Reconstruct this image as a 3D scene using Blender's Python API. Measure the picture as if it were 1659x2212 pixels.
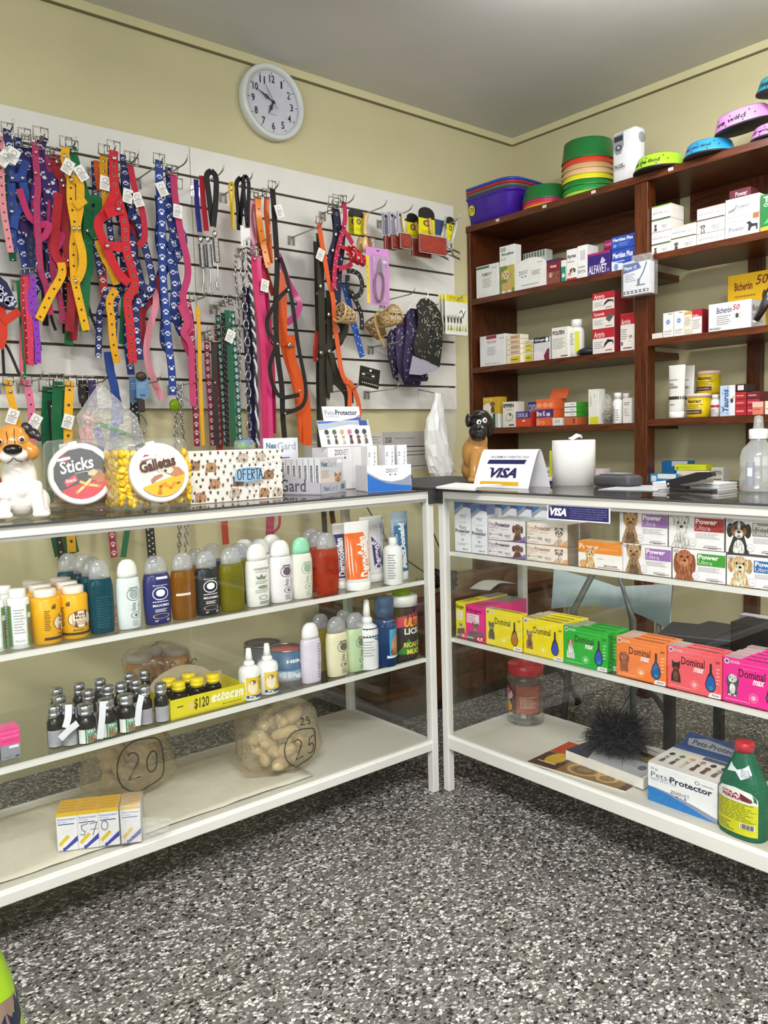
import bpy, bmesh, math, random
import numpy as np
from mathutils import Vector, Matrix, Euler

for _o in list(bpy.data.objects):
    bpy.data.objects.remove(_o, do_unlink=True)
SC = bpy.context.scene
COL = SC.collection
PI = math.pi
rnd = random.Random(7)

# ---------------------------------------------------------------- camera
FPX, CX, CY, HC = 1763.857, 829.5, 1106.0, 1.15
_yaw, _pitch, _roll = 0.695492, -0.0905605, -0.0264281
_f = Vector((math.sin(_yaw)*math.cos(_pitch), math.cos(_yaw)*math.cos(_pitch), math.sin(_pitch)))
_r0 = Vector((math.cos(_yaw), -math.sin(_yaw), 0)); _u0 = _r0.cross(_f)
_r = math.cos(_roll)*_r0 + math.sin(_roll)*_u0
_u = -math.sin(_roll)*_r0 + math.cos(_roll)*_u0
cd = bpy.data.cameras.new('camera'); cam = bpy.data.objects.new('camera', cd); COL.objects.link(cam)
cam.matrix_world=Matrix(((_r.x,_u.x,-_f.x,0),(_r.y,_u.y,-_f.y,0),(_r.z,_u.z,-_f.z,HC),(0,0,0,1)))
cd.sensor_fit = 'VERTICAL'; cd.sensor_height = 36.0; cd.lens = FPX/2212*36; cd.clip_start = 0.02
SC.camera = cam

# ---------------------------------------------------------------- light, exposure
SC.view_settings.view_transform = 'Standard'; SC.view_settings.look = 'None'
SC.view_settings.gamma = 1.0; SC.view_settings.use_curve_mapping = False
SC.view_settings.exposure = 0.24
W = bpy.data.worlds.new('world'); SC.world = W; W.use_nodes = True
W.node_tree.nodes['Background'].inputs[0].default_value = (0.80, 0.90, 1.0, 1)
W.node_tree.nodes['Background'].inputs[1].default_value = 1.0
BAT = math.radians(-50)
def area(name, loc, rot, sx, sy, power, col):
    l = bpy.data.lights.new(name, 'AREA'); l.shape = 'RECTANGLE'; l.size = sx; l.size_y = sy
    l.energy = power; l.color = col
    o = bpy.data.objects.new(name, l); COL.objects.link(o); o.location = loc; o.rotation_euler = rot
    return o
# daylight through the two shop windows, behind and left of the viewer
area('daylight_front', (0.3, -3.2, 1.8), (PI/2, 0, 0), 3.2, 1.4, 26, (0.92, 0.96, 1.0))
area('daylight_left', (-2.3, -0.7, 1.8), (PI/2, 0, -PI/2), 3.2, 1.4, 56, (0.92, 0.96, 1.0))
# fluorescent battens fixed to the ceiling
area('batten_light', (2.42, 1.36, 2.525), (0, 0, BAT), 1.2, 0.08, 15, (1.0, 0.97, 0.91))
area('batten_light', (0.1, -0.2, 2.525), (0, 0, BAT), 1.2, 0.08, 98, (1.0, 0.97, 0.91))
cy = SC.cycles
cy.use_denoising = True; cy.max_bounces = 10; cy.diffuse_bounces = 4; cy.glossy_bounces = 5
cy.transmission_bounces=6;cy.transparent_max_bounces=32;cy.caustics_reflective=False;cy.caustics_refractive=False
cy.sample_clamp_indirect = 4.0

# ---------------------------------------------------------------- from a pixel to a place on a known plane
def ray(x, y): return (x-CX)/FPX*_r - (y-CY)/FPX*_u + _f
O = Vector((0, 0, HC))
def onX(x, y, X): d = ray(x, y); return O + d*(X/d.x)
def onY(x, y, Y): d = ray(x, y); return O + d*(Y/d.y)
def onZ(x, y, Z): d = ray(x, y); return O + d*((Z-HC)/d.z)

# ---------------------------------------------------------------- materials
def lin(c): return c/12.92 if c <= 0.04045 else ((c+0.055)/1.055)**2.4
def rgb(h):
    h = h.lstrip('#'); return tuple(lin(int(h[i:i+2], 16)/255) for i in (0, 2, 4))
_mats = {}
def nodes(name):
    m = bpy.data.materials.new(name); m.use_nodes = True; t = m.node_tree
    return m, t, t.nodes['Principled BSDF'], t.nodes['Material Output']
def noise_color(t, c, amt, scale, coord='Object'):
    tc=t.nodes.new('ShaderNodeTexCoord');n=t.nodes.new('ShaderNodeTexNoise');n.inputs['Scale'].default_value=scale
    n.inputs['Detail'].default_value = 4
    t.links.new(tc.outputs[coord], n.inputs['Vector'])
    r = t.nodes.new('ShaderNodeValToRGB')
    r.color_ramp.elements[0].position = .3; r.color_ramp.elements[1].position = .7
    r.color_ramp.elements[0].color=(*[x*(1-amt) for x in c],1);r.color_ramp.elements[1].color=(*[min(1,x*(1+amt*.6)) for x in c],1)
    t.links.new(n.outputs['Fac'], r.inputs[0]); return r.outputs[0], n
def bump(t, src, bs, st, dist=.002):
    b=t.nodes.new('ShaderNodeBump');b.inputs['Strength'].default_value=st;b.inputs['Distance'].default_value=dist
    t.links.new(src, b.inputs['Height']); t.links.new(b.outputs[0], bs.inputs['Normal'])
def mat(h, kind='p'):
    k = (h, kind)
    if k in _mats: return _mats[k]
    m, t, b, out = nodes(kind+'_'+h); c = rgb(h)
    if kind in ('p', 'pl', 'fab', 'cer', 'met', 'rub', 'paint', 'glit'):
        amt,sc={'p':(.05,30),'pl':(.04,25),'fab':(.16,260),'cer':(.05,30),'met':(.1,60),'rub':(.1,60),'paint':(.04,9),'glit':(.5,420)}[kind]
        s, n = noise_color(t, c, amt, sc); t.links.new(s, b.inputs['Base Color'])
        b.inputs['Roughness'].default_value={'p':.45,'pl':.28,'fab':.8,'cer':.22,'met':.28,'rub':.55,'paint':.38,'glit':.25}[kind]
        if kind == 'met': b.inputs['Metallic'].default_value = 1
        if kind == 'fab': bump(t, n.outputs['Fac'], b, .4, .001)
    elif kind in ('clr', 'bag', 'glass', 'cap'):       # thin clear sheet: see-through with a surface gloss
        tr = t.nodes.new('ShaderNodeBsdfTransparent'); gl = t.nodes.new('ShaderNodeBsdfGlossy')
        tr.inputs[0].default_value=(*[x**.3 for x in c],1);gl.inputs['Roughness'].default_value={'clr':.08,'bag':.16,'glass':.0,'cap':.12}[kind]
        lw = t.nodes.new('ShaderNodeLayerWeight'); lw.inputs[0].default_value = .5
        pw=t.nodes.new('ShaderNodeMath');pw.operation='POWER';pw.inputs[1].default_value=5;t.links.new(lw.outputs['Facing'],pw.inputs[0])
        fr=t.nodes.new('ShaderNodeMath');fr.operation='MULTIPLY_ADD';fr.inputs[1].default_value=.96;fr.inputs[2].default_value={'glass':.034,'cap':.10}.get(kind,.05)
        t.links.new(pw.outputs[0], fr.inputs[0])
        mx = t.nodes.new('ShaderNodeMixShader'); t.links.new(fr.outputs[0], mx.inputs[0])
        t.links.new(tr.outputs[0], mx.inputs[1]); t.links.new(gl.outputs[0], mx.inputs[2]); last = mx
        if kind != 'glass':                      # a little milky body so that film and plastic show
            df = t.nodes.new('ShaderNodeBsdfDiffuse'); df.inputs[0].default_value = (*c, 1)
            m2 = t.nodes.new('ShaderNodeMixShader')
            tc=t.nodes.new('ShaderNodeTexCoord');n=t.nodes.new('ShaderNodeTexNoise');n.inputs['Scale'].default_value=90
            t.links.new(tc.outputs['Object'], n.inputs['Vector'])
            mr=t.nodes.new('ShaderNodeMapRange');mr.inputs[3].default_value,mr.inputs[4].default_value={'clr':(.05,.13),'bag':(.08,.30),'cap':(.24,.26)}[kind]
            t.links.new(n.outputs['Fac'], mr.inputs[0]); t.links.new(mr.outputs[0], m2.inputs[0])
            t.links.new(mx.outputs[0], m2.inputs[1]); t.links.new(df.outputs[0], m2.inputs[2]); last = m2
            if kind == 'bag': 
                bp=t.nodes.new('ShaderNodeBump');bp.inputs['Strength'].default_value=.7;bp.inputs['Distance'].default_value=.01
                t.links.new(n.outputs['Fac'],bp.inputs['Height']);t.links.new(bp.outputs[0],gl.inputs['Normal']);t.links.new(bp.outputs[0],df.inputs['Normal'])
        t.links.new(last.outputs[0], out.inputs[0])
    elif kind == 'liq':                          # coloured translucent plastic or liquid
        s, n = noise_color(t, c, .12, 18); t.links.new(s, b.inputs['Base Color'])
        b.inputs['Roughness'].default_value = .12
        tr = t.nodes.new('ShaderNodeBsdfTransparent'); tr.inputs[0].default_value = (*[x**.6 for x in c], 1)
        mx = t.nodes.new('ShaderNodeMixShader'); mx.inputs[0].default_value = .34
        tl=t.nodes.new('ShaderNodeBsdfTranslucent');t.links.new(s,tl.inputs[0]);m2=t.nodes.new('ShaderNodeMixShader');m2.inputs[0].default_value=.45
        t.links.new(b.outputs[0],m2.inputs[1]);t.links.new(tl.outputs[0],m2.inputs[2]);t.links.new(m2.outputs[0],mx.inputs[1]);t.links.new(tr.outputs[0],mx.inputs[2]);t.links.new(mx.outputs[0],out.inputs[0])
    elif kind == 'fur':
        tc=t.nodes.new('ShaderNodeTexCoord');n=t.nodes.new('ShaderNodeTexNoise');n.inputs['Scale'].default_value=240;n.inputs['Detail'].default_value=6
        mp = t.nodes.new('ShaderNodeMapping'); mp.inputs['Scale'].default_value = (1, 1, .35)
        t.links.new(tc.outputs['Object'], mp.inputs[0]); t.links.new(mp.outputs[0], n.inputs['Vector'])
        r=t.nodes.new('ShaderNodeValToRGB');r.color_ramp.elements[0].position=.35;r.color_ramp.elements[1].position=.66
        r.color_ramp.elements[0].color=(*[x*.45 for x in c],1);r.color_ramp.elements[1].color=(*[min(1,x*1.35+.02) for x in c],1)
        t.links.new(n.outputs['Fac'],r.inputs[0]);t.links.new(r.outputs[0],b.inputs['Base Color']);b.inputs['Roughness'].default_value=.6
    elif kind == 'wood':
        tc=t.nodes.new('ShaderNodeTexCoord');mp=t.nodes.new('ShaderNodeMapping');mp.inputs['Scale'].default_value=(14,1.6,14)
        n=t.nodes.new('ShaderNodeTexNoise');n.inputs['Scale'].default_value=5;n.inputs['Detail'].default_value=8;n.inputs['Distortion'].default_value=1.2
        t.links.new(tc.outputs['Object'], mp.inputs[0]); t.links.new(mp.outputs[0], n.inputs['Vector'])
        r=t.nodes.new('ShaderNodeValToRGB');r.color_ramp.elements[0].position=.32;r.color_ramp.elements[1].position=.72
        r.color_ramp.elements[0].color=(*[x*.45 for x in c],1);r.color_ramp.elements[1].color=(*[x*1.45 for x in c],1)
        t.links.new(n.outputs['Fac'],r.inputs[0]);t.links.new(r.outputs[0],b.inputs['Base Color']);b.inputs['Roughness'].default_value=.33
        bump(t, n.outputs['Fac'], b, .15)
    elif kind == 'woodv':
        m2=mat(h,'wood').copy();m2.node_tree.nodes['Mapping'].inputs['Scale'].default_value=(14,14,1.6);bpy.data.materials.remove(m);m=m2
    elif kind == 'lamp':
        b.inputs['Emission Color'].default_value = (*c, 1); b.inputs['Emission Strength'].default_value = 65
    _mats[k] = m
    return m

# ---------------------------------------------------------------- mesh builder
_txt = {}
def text_mesh(s, bold=0.0, shear=0.0, res=2):
    k = (s, bold, shear)
    if k in _txt: return _txt[k]
    cu=bpy.data.curves.new('t','FONT');cu.body=s;cu.resolution_u=res;cu.offset=bold;cu.shear=shear;cu.fill_mode='FRONT';cu.dimensions='2D'
    o = bpy.data.objects.new('t', cu); me = bpy.data.meshes.new_from_object(o)
    vs = [(v.co.x, v.co.y) for v in me.vertices]; fs = [tuple(p.vertices) for p in me.polygons]
    bpy.data.objects.remove(o); bpy.data.curves.remove(cu); bpy.data.meshes.remove(me)
    if not vs: _txt[k] = ([], []); return _txt[k]
    x0=min(v[0] for v in vs);x1=max(v[0] for v in vs);y0=min(v[1] for v in vs);y1=max(v[1] for v in vs)
    vs = [((x-x0)/max(1e-6, x1-x0), (y-y0)/max(1e-6, y1-y0)) for x, y in vs]
    _txt[k] = (vs, fs); return _txt[k]

class MB:
    def __init__(s): s.v = []; s.f = []; s.mi = []; s.sm = []; s.mats = []; s.T = None
    def mid(s, m):
        if isinstance(m, tuple): m = mat(*m)
        elif isinstance(m, str): m = mat(m)
        if m not in s.mats: s.mats.append(m)
        return s.mats.index(m)
    def add(s, vs, fs, m, smooth=False):
        b = len(s.v); i = s.mid(m)
        if s.T is not None: vs = [s.T @ Vector(v) for v in vs]
        s.v.extend(tuple(v) for v in vs)
        for f in fs: s.f.append(tuple(b+k for k in f)); s.mi.append(i); s.sm.append(smooth)
        return s
    def box(s, x0, y0, z0, x1, y1, z1, m, bev=0.0):
        if bev <= 0:
            vs = [(x, y, z) for z in (z0, z1) for y in (y0, y1) for x in (x0, x1)]
            return s.add(vs,[(0,2,3,1),(4,5,7,6),(0,1,5,4),(2,6,7,3),(0,4,6,2),(1,3,7,5)],m)
        bm = bmesh.new(); bmesh.ops.create_cube(bm, size=1)
        for v in bm.verts:v.co=Vector(((x0+x1)/2+v.co.x*(x1-x0),(y0+y1)/2+v.co.y*(y1-y0),(z0+z1)/2+v.co.z*(z1-z0)))
        bmesh.ops.bevel(bm,geom=bm.edges[:],offset=bev,segments=2 if bev>.003 else 1,profile=.5,affect='EDGES')
        bm.verts.index_update()
        s.add([v.co.copy() for v in bm.verts],[[v.index for v in f.verts] for f in bm.faces],m,bev>.003);bm.free();return s
    def lathe(s, prof, m, seg=20, sx=1., sy=1., c=(0, 0), pw=2.0, smooth=True):
        """prof: (radius, z) or (rx, ry, z); pw > 2 squares the section off"""
        vs, fs, rings = [], [], []
        for p in prof:
            rx, ry, z = (p[0]*sx, p[0]*sy, p[1]) if len(p) == 2 else p
            if rx < 1e-6 and ry < 1e-6: rings.append([len(vs)]); vs.append((c[0], c[1], z)); continue
            rg = []
            for k in range(seg):
                a = 2*PI*k/seg; ca, sa = math.cos(a), math.sin(a)
                if pw != 2: ca = math.copysign(abs(ca)**(2/pw), ca); sa = math.copysign(abs(sa)**(2/pw), sa)
                rg.append(len(vs)); vs.append((c[0]+rx*ca, c[1]+ry*sa, z))
            rings.append(rg)
        for a, b in zip(rings, rings[1:]):
            if len(a) == 1 and len(b) == 1: continue
            for k in range(seg):
                j = (k+1) % seg
                if len(a) == 1: fs.append((a[0], b[j], b[k]))
                elif len(b) == 1: fs.append((a[k], a[j], b[0]))
                else: fs.append((a[k], a[j], b[j], b[k]))
        return s.add(vs, fs, m, smooth)
    def tube(s, pts, r, m, seg=6, closed=False, caps=True):
        pts = [Vector(p) for p in pts]; n = len(pts); vs, fs = [], []; up = Vector((.13, .21, .97))
        for i, p in enumerate(pts):
            a = pts[i-1] if (i > 0 or closed) else p; b = pts[(i+1) % n] if (i < n-1 or closed) else p
            t = (b-a).normalized() if (b-a).length > 1e-9 else Vector((0, 0, 1))
            x = t.cross(up)
            if x.length < .05: x = t.cross(Vector((1, 0, 0)))
            x.normalize(); y = t.cross(x); rr = r[i] if isinstance(r, (list, tuple)) else r
            for k in range(seg): q = 2*PI*k/seg; vs.append(p+x*math.cos(q)*rr+y*math.sin(q)*rr)
        for i in range(n if closed else n-1):
            for k in range(seg):
                j = (k+1) % seg; i2 = (i+1) % n
                fs.append((i*seg+k, i*seg+j, i2*seg+j, i2*seg+k))
        if not closed and caps:fs.append(tuple(range(seg-1,-1,-1)));fs.append(tuple((n-1)*seg+k for k in range(seg)))
        return s.add(vs, fs, m, True)
    def ribbon(s, pts, w, m, th=.002, nrm=(0, -1, 0)):
        pts = [Vector(p) for p in pts]; n = len(pts); N = Vector(nrm); vs, fs = [], []
        for i, p in enumerate(pts):
            t = (pts[min(i+1, n-1)]-pts[max(i-1, 0)]).normalized(); x = t.cross(N)
            if x.length < .05: x = Vector((1, 0, 0))
            x.normalize(); y = x.cross(t).normalized(); ww = w[i] if isinstance(w, (list, tuple)) else w
            for sx, sy in ((-1, -1), (1, -1), (1, 1), (-1, 1)): vs.append(p+x*sx*ww/2+y*sy*th/2)
        for i in range(n-1):
            for k in range(4): j = (k+1) % 4; fs.append((i*4+k, i*4+j, i*4+4+j, i*4+4+k))
        fs.append((3, 2, 1, 0)); e = (n-1)*4; fs.append((e, e+1, e+2, e+3))
        return s.add(vs, fs, m)
    def ell(s, c, r, m, seg=14, rot=None, rings=9):
        vs, fs = [], []; c = Vector(c); R = Euler(rot).to_matrix() if rot else None
        r = (r, r, r) if isinstance(r, (int, float)) else r
        def P(a, b):
            q = Vector((r[0]*math.sin(b)*math.cos(a), r[1]*math.sin(b)*math.sin(a), r[2]*math.cos(b)))
            return c+(R @ q if R else q)
        vs.append(P(0, 0))
        for i in range(1, rings):
            for k in range(seg): vs.append(P(2*PI*k/seg, PI*i/rings))
        vs.append(P(0, PI)); L = len(vs)-1
        for k in range(seg):
            j = (k+1) % seg; fs.append((0, 1+k, 1+j)); fs.append((L, L-seg+j, L-seg+k))
            for i in range(rings-2): a = 1+i*seg; fs.append((a+k, a+seg+k, a+seg+j, a+j))
        return s.add(vs, fs, m, True)
    # ---- printing: shapes in (u, v) laid on a face by a map fm(u, v, layer)
    def lay_on(s, fm, uv, fs, m, lay, nsub):
        if nsub <= 1: return s.add([fm(u, v, lay) for u, v in uv], fs, m)
        bm = bmesh.new(); bv = [bm.verts.new((u, v, 0)) for u, v in uv]
        for f in fs:
            try: bm.faces.new([bv[i] for i in f])
            except ValueError: pass
        bmesh.ops.triangulate(bm, faces=bm.faces[:])
        for _ in range(3):
            ed=[e for e in bm.edges if abs(e.verts[0].co.x-e.verts[1].co.x)>1.3/nsub or abs(e.verts[0].co.y-e.verts[1].co.y)>.03]
            if not ed: break
            bmesh.ops.subdivide_edges(bm,edges=ed,cuts=1);bmesh.ops.triangulate(bm,faces=[f for f in bm.faces if len(f.verts)>3])
        bm.verts.index_update()
        s.add([fm(v.co.x,v.co.y,lay) for v in bm.verts],[[v.index for v in f.verts] for f in bm.faces],m);bm.free()
        return s
    def prt(s, fm, decals, aspect=1.0, nsub=1):
        for L, d in enumerate(decals):
            k = d[0]; lay = L+1
            if k == 'r':
                _, a, b, c, e, m = d; n = max(1, int(abs(c-a)*nsub+.5)); vs, fs = [], []
                for i in range(n+1): u = a+(c-a)*i/n; vs += [fm(u, b, lay), fm(u, e, lay)]
                for i in range(n): fs.append((2*i, 2*i+2, 2*i+3, 2*i+1))
                s.add(vs, fs, m)
            elif k == 't':
                _,tx,a,b,c,e,m=d[:7];bold=d[7] if len(d)>7 else 0;sh=d[8] if len(d)>8 else 0;rot=d[9] if len(d)>9 else 0
                tv, tf = text_mesh(tx, bold, sh)
                if rot: vs = [fm(a+(c-a)*(1-y), b+(e-b)*x, lay) for x, y in tv]
                else: vs = [fm(a+(c-a)*x, b+(e-b)*y, lay) for x, y in tv]
                s.add(vs,tf,m) if nsub<=1 or abs(c-a)<.34 and not rot or rot and abs(c-a)<.2 else s.lay_on(fm,[(a+(c-a)*(1-y),b+(e-b)*x) if rot else (a+(c-a)*x,b+(e-b)*y) for x,y in tv],tf,m,lay,nsub)
            elif k == 'e':
                _, u, v, ru, rv, m = d[:6]; n = 14
                s.lay_on(fm,[(u+ru*math.cos(2*PI*i/n),v+rv*math.sin(2*PI*i/n)) for i in range(n)],[tuple(range(n))],m,lay,nsub if ru>.12 else 1)
            elif k == 'p':
                _, ps, m = d; s.lay_on(fm, ps, [tuple(range(len(ps)))], m, lay, nsub)
            elif k == 'l':      # lines of tiny print
                _, a, b, c, e, n, m = d; hh = (e-b)/n
                for i in range(n):
                    x1 = a+(c-a)*(.75+.25*((i*7+3) % 5)/4)
                    x = a
                    while x < x1-1e-4:
                        w = (c-a)*(.05+.11*rnd.random()); xe = min(x1, x+w)
                        y = b+(n-1-i)*hh+hh*.25
                        s.add([fm(x,y,lay),fm(xe,y,lay),fm(xe,y+hh*.42,lay),fm(x,y+hh*.42,lay)],[(0,1,2,3)],m);x=xe+(c-a)*.02
            elif k == 'o':      # ring
                _, u, v, ru, rv, wd, m = d; n = 16; vs = []
                for i in range(n):
                    q=2*PI*i/n;vs+=[fm(u+ru*math.cos(q),v+rv*math.sin(q),lay),fm(u+ru*(1-wd)*math.cos(q),v+rv*(1-wd)*math.sin(q),lay)]
                s.add(vs, [(2*i, 2*((i+1) % n), 2*((i+1) % n)+1, 2*i+1) for i in range(n)], m)
            elif k == 'ln':     # pen stroke through points
                _, ps, wd, m = d
                for (a, b), (c, e) in zip(ps, ps[1:]):
                    dx,dy=c-a,(e-b)/aspect;q=math.hypot(dx,dy) or 1;nx,ny=-dy/q*wd/2,dx/q*wd/2*aspect
                    ex, ey = dx/q*wd*.3, dy/q*wd*.3*aspect
                    s.add([fm(a-nx-ex,b-ny-ey,lay),fm(a+nx-ex,b+ny-ey,lay),fm(c+nx+ex,e+ny+ey,lay),fm(c-nx+ex,e-ny+ey,lay)],[(0,1,2,3)],m)
        return s
    def build(s, name, parent=None, label=None):
        me = bpy.data.meshes.new(name); me.from_pydata(s.v, [], s.f)
        for m in s.mats: me.materials.append(m)
        me.polygons.foreach_set('material_index', s.mi); me.polygons.foreach_set('use_smooth', s.sm)
        me.update()
        o = bpy.data.objects.new(name, me); COL.objects.link(o)
        if parent is not None: o.parent = parent
        if label: o['label'] = label
        return o

def tag(o, label, cat, group=None):
    o['label'] = label; o['category'] = cat
    if group: o['group'] = group
    return o
def thing(name, label, cat, loc=(0, 0, 0), rz=0.0, group=None):
    o = bpy.data.objects.new(name, None); COL.objects.link(o); o.empty_display_size = .05
    o.location = loc; o.rotation_euler = (0, 0, rz); return tag(o, label, cat, group)
def whole(name, mb, label, cat, loc=(0, 0, 0), rz=0.0, group=None):
    o = mb.build(name); o.location = loc; o.rotation_euler = (0, 0, rz); return tag(o, label, cat, group)
def struct(name, mb):
    o = mb.build(name); o['kind'] = 'structure'; return o
def dup(o, loc, rz=None, label=None, group=None):
    c = o.copy(); COL.objects.link(c); c.location = loc
    if rz is not None: c.rotation_euler = (0, 0, rz)
    if label: c['label'] = label
    if group: c['group'] = group
    for ch in list(o.children):
        d = ch.copy(); COL.objects.link(d); d.parent = c
        for g in list(ch.children): e = g.copy(); COL.objects.link(e); e.parent = d
    return c
def smooth_path(ps, n=6):
    """Catmull-Rom through the points"""
    ps = [Vector(p) for p in ps]; out = []
    if len(ps) < 3: return [ps[0].lerp(ps[-1], i/n) for i in range(n+1)]
    for i in range(len(ps)-1):
        a, b, c, d = ps[max(0, i-1)], ps[i], ps[i+1], ps[min(len(ps)-1, i+2)]
        for k in range(n):
            t = k/n; out.append(.5*((2*b)+(c-a)*t+(2*a-5*b+4*c-d)*t*t+(3*b-a-3*c+d)*t**3))
    out.append(ps[-1]); return out
# ================================================================ the room
WX, WY, ZC = 3.405, 2.95, 2.69
XL, YF = -2.4, -3.3
def wallpaint(name, c, sc=3.0):
    m,t,b,out=nodes(name);s,n=noise_color(t,rgb(c),.05,sc);t.links.new(s,b.inputs['Base Color']);b.inputs['Roughness'].default_value=.6
    n2=t.nodes.new('ShaderNodeTexNoise');n2.inputs['Scale'].default_value=60;bump(t,n2.outputs['Fac'],b,.12);return m
M_wall = wallpaint('yellow_wall_paint', 'cdc59c'); M_ceil = wallpaint('ceiling_paint', 'd2d2d0')
def terrazzo():
    m, t, b, out = nodes('terrazzo')
    tc = t.nodes.new('ShaderNodeTexCoord'); N, Lk = t.nodes.new, t.links.new
    wn=N('ShaderNodeTexNoise');wn.inputs['Scale'].default_value=60;Lk(tc.outputs['Object'],wn.inputs['Vector'])
    mxv=N('ShaderNodeMixRGB');mxv.inputs[0].default_value=.012;Lk(tc.outputs['Object'],mxv.inputs[1]);Lk(wn.outputs['Color'],mxv.inputs[2])
    def layer(scale, seed):
        v=N('ShaderNodeTexVoronoi');v.inputs['Scale'].default_value=scale;v.inputs['Randomness'].default_value=1
        mp=N('ShaderNodeMapping');mp.inputs['Location'].default_value=(seed,seed*.7,0);mp.inputs['Scale'].default_value=(1,1.35,1);mp.inputs['Rotation'].default_value=(0,0,seed)
        Lk(mxv.outputs[0], mp.inputs[0]); Lk(mp.outputs[0], v.inputs['Vector'])
        e=N('ShaderNodeTexVoronoi');e.feature='DISTANCE_TO_EDGE';e.inputs['Scale'].default_value=scale;Lk(mp.outputs[0],e.inputs['Vector'])
        sp = N('ShaderNodeSeparateColor'); Lk(v.outputs['Color'], sp.inputs[0])
        return sp, e
    sp, e = layer(108, 1.3)
    r = N('ShaderNodeValToRGB'); r.color_ramp.interpolation = 'CONSTANT'; el = r.color_ramp.elements
    cols=[(0,'#17171a'),(.25,'#5c5a58'),(.34,'#8d8a88'),(.5,'#b9b6b4'),(.6,'#4a4744'),(.66,'#d9d6d2'),(.92,'#7d6f5e'),(.96,'#c9c6c2')]
    el[0].color = (*rgb(cols[0][1]), 1); el[1].position = cols[1][0]; el[1].color = (*rgb(cols[1][1]), 1)
    for p, c in cols[2:]: q = el.new(p); q.color = (*rgb(c), 1)
    Lk(sp.outputs[0], r.inputs[0])
    th=N('ShaderNodeMapRange');th.inputs[1].default_value=.07;th.inputs[2].default_value=.13;Lk(e.outputs['Distance'],th.inputs[0])
    # a finer chip layer fills the cement between
    sp2, e2 = layer(190, 4.1)
    r2 = N('ShaderNodeValToRGB'); r2.color_ramp.interpolation = 'CONSTANT'; el = r2.color_ramp.elements
    el[0].color = (*rgb('#3a3836'), 1); el[1].position = .12; el[1].color = (*rgb('#6b6865'), 1)
    q = el.new(.5); q.color = (*rgb('#5f5d5b'), 1); q = el.new(.9); q.color = (*rgb('#a8a6a3'), 1)
    Lk(sp2.outputs[1], r2.inputs[0])
    big=N('ShaderNodeMath');big.operation='GREATER_THAN';big.inputs[1].default_value=.42;Lk(sp.outputs[1],big.inputs[0])
    mul=N('ShaderNodeMath');mul.operation='MULTIPLY';Lk(th.outputs[0],mul.inputs[0]);Lk(big.outputs[0],mul.inputs[1])
    mx=N('ShaderNodeMixRGB');Lk(mul.outputs[0],mx.inputs[0]);Lk(r2.outputs[0],mx.inputs[1]);Lk(r.outputs[0],mx.inputs[2])
    Lk(mx.outputs[0], b.inputs['Base Color']); b.inputs['Roughness'].default_value = .36
    return m
M_floor = terrazzo()
struct('floor', MB().box(XL-.1, YF-.1, -.1, WX+.1, WY+.1, 0, M_floor))
struct('ceiling', MB().box(XL-.1, YF-.1, ZC, WX+.1, WY+.1, ZC+.1, M_ceil))
struct('wall_back', MB().box(XL-.1, WY, 0, WX+.1, WY+.1, ZC, M_wall))
struct('wall_right', MB().box(WX, YF, 0, WX+.1, WY, ZC, M_wall))
def opening(name, wn, f):
    w = MB()
    for a,b,z0,z1 in ((0,.9,0,ZC),(4.3,6.25,0,ZC),(.9,4.3,0,1.0),(.9,4.3,2.6,ZC)):w.box(*f(a,-.1,z0,b,0,z1),M_wall)
    struct(name, w); w = MB(); fr = ('c8c8c8', 'paint')
    for a, b in ((.9, .95), (2.55, 2.65), (4.25, 4.3)): w.box(*f(a, -.08, 1.0, b, -.03, 2.6), fr)
    for z0 in (1.0, 2.55): w.box(*f(.9, -.08, z0, 4.3, -.03, z0+.05), fr)
    w.box(*f(.95, -.06, 1.05, 4.25, -.054, 2.55), ('ffffff', 'glass')); struct(wn, w)
opening('wall_left', 'window_2', lambda a, y0, z0, b, y1, z1: (XL+y0, YF+a, z0, XL+y1, YF+b, z1))
opening('wall_front','window_1',lambda a,y0,z0,b,y1,z1:(XL+a-.1 if a==0 else XL+a,YF+y0,z0,WX if b>6 else XL+b,YF+y1,z1))
# thin painted batten where walls meet the ceiling
tm = wallpaint('trim_paint', 'd2cba0')
struct('trim_1',MB().box(XL,WY-.016,ZC-.032,WX-.016,WY,ZC,tm).box(XL,WY-.012,ZC-.036,WX-.012,WY,ZC-.032,('6e6748','paint')))
struct('trim_2',MB().box(WX-.016,YF,ZC-.032,WX,WY,ZC,tm).box(WX-.012,YF,ZC-.036,WX,WY-.012,ZC-.032,('6e6748','paint')))
# ceiling lamps
def batten(loc, label):
    t = thing('ceiling_light', label, 'light', loc, BAT, 'fluorescent battens on the ceiling')
    MB().box(-.63, -.025, -.115, .63, .025, -.08, ('e8e8e4', 'paint'), .004).build('housing', t)
    for sx in (-.4, .4): MB().tube([(sx, 0, -.082), (sx, 0, 0)], .006, ('c8c8c8', 'met'), 8).build('stem', t)
    MB().lathe([(.0, -.6), (.013, -.6), (.013, .6), (0, .6)], ('ffffff', 'lamp'), 10).build('tube', t)
    tb=[c for c in t.children if c.name.startswith('tube')][0];tb.rotation_euler=(0,PI/2,0);tb.location=(0,0,-.134)
    for sx in (-1,1):MB().box(sx*.615-.012,-.018,-.15,sx*.615+.012,.018,-.115,('dededa','pl')).build('lamp_holder',t)
    return t
batten((2.42, 1.36, ZC), 'white fluorescent batten on the ceiling above the right glass counter')
batten((.1, -.2, ZC), 'white fluorescent batten on the ceiling nearer the shop window')

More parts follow.
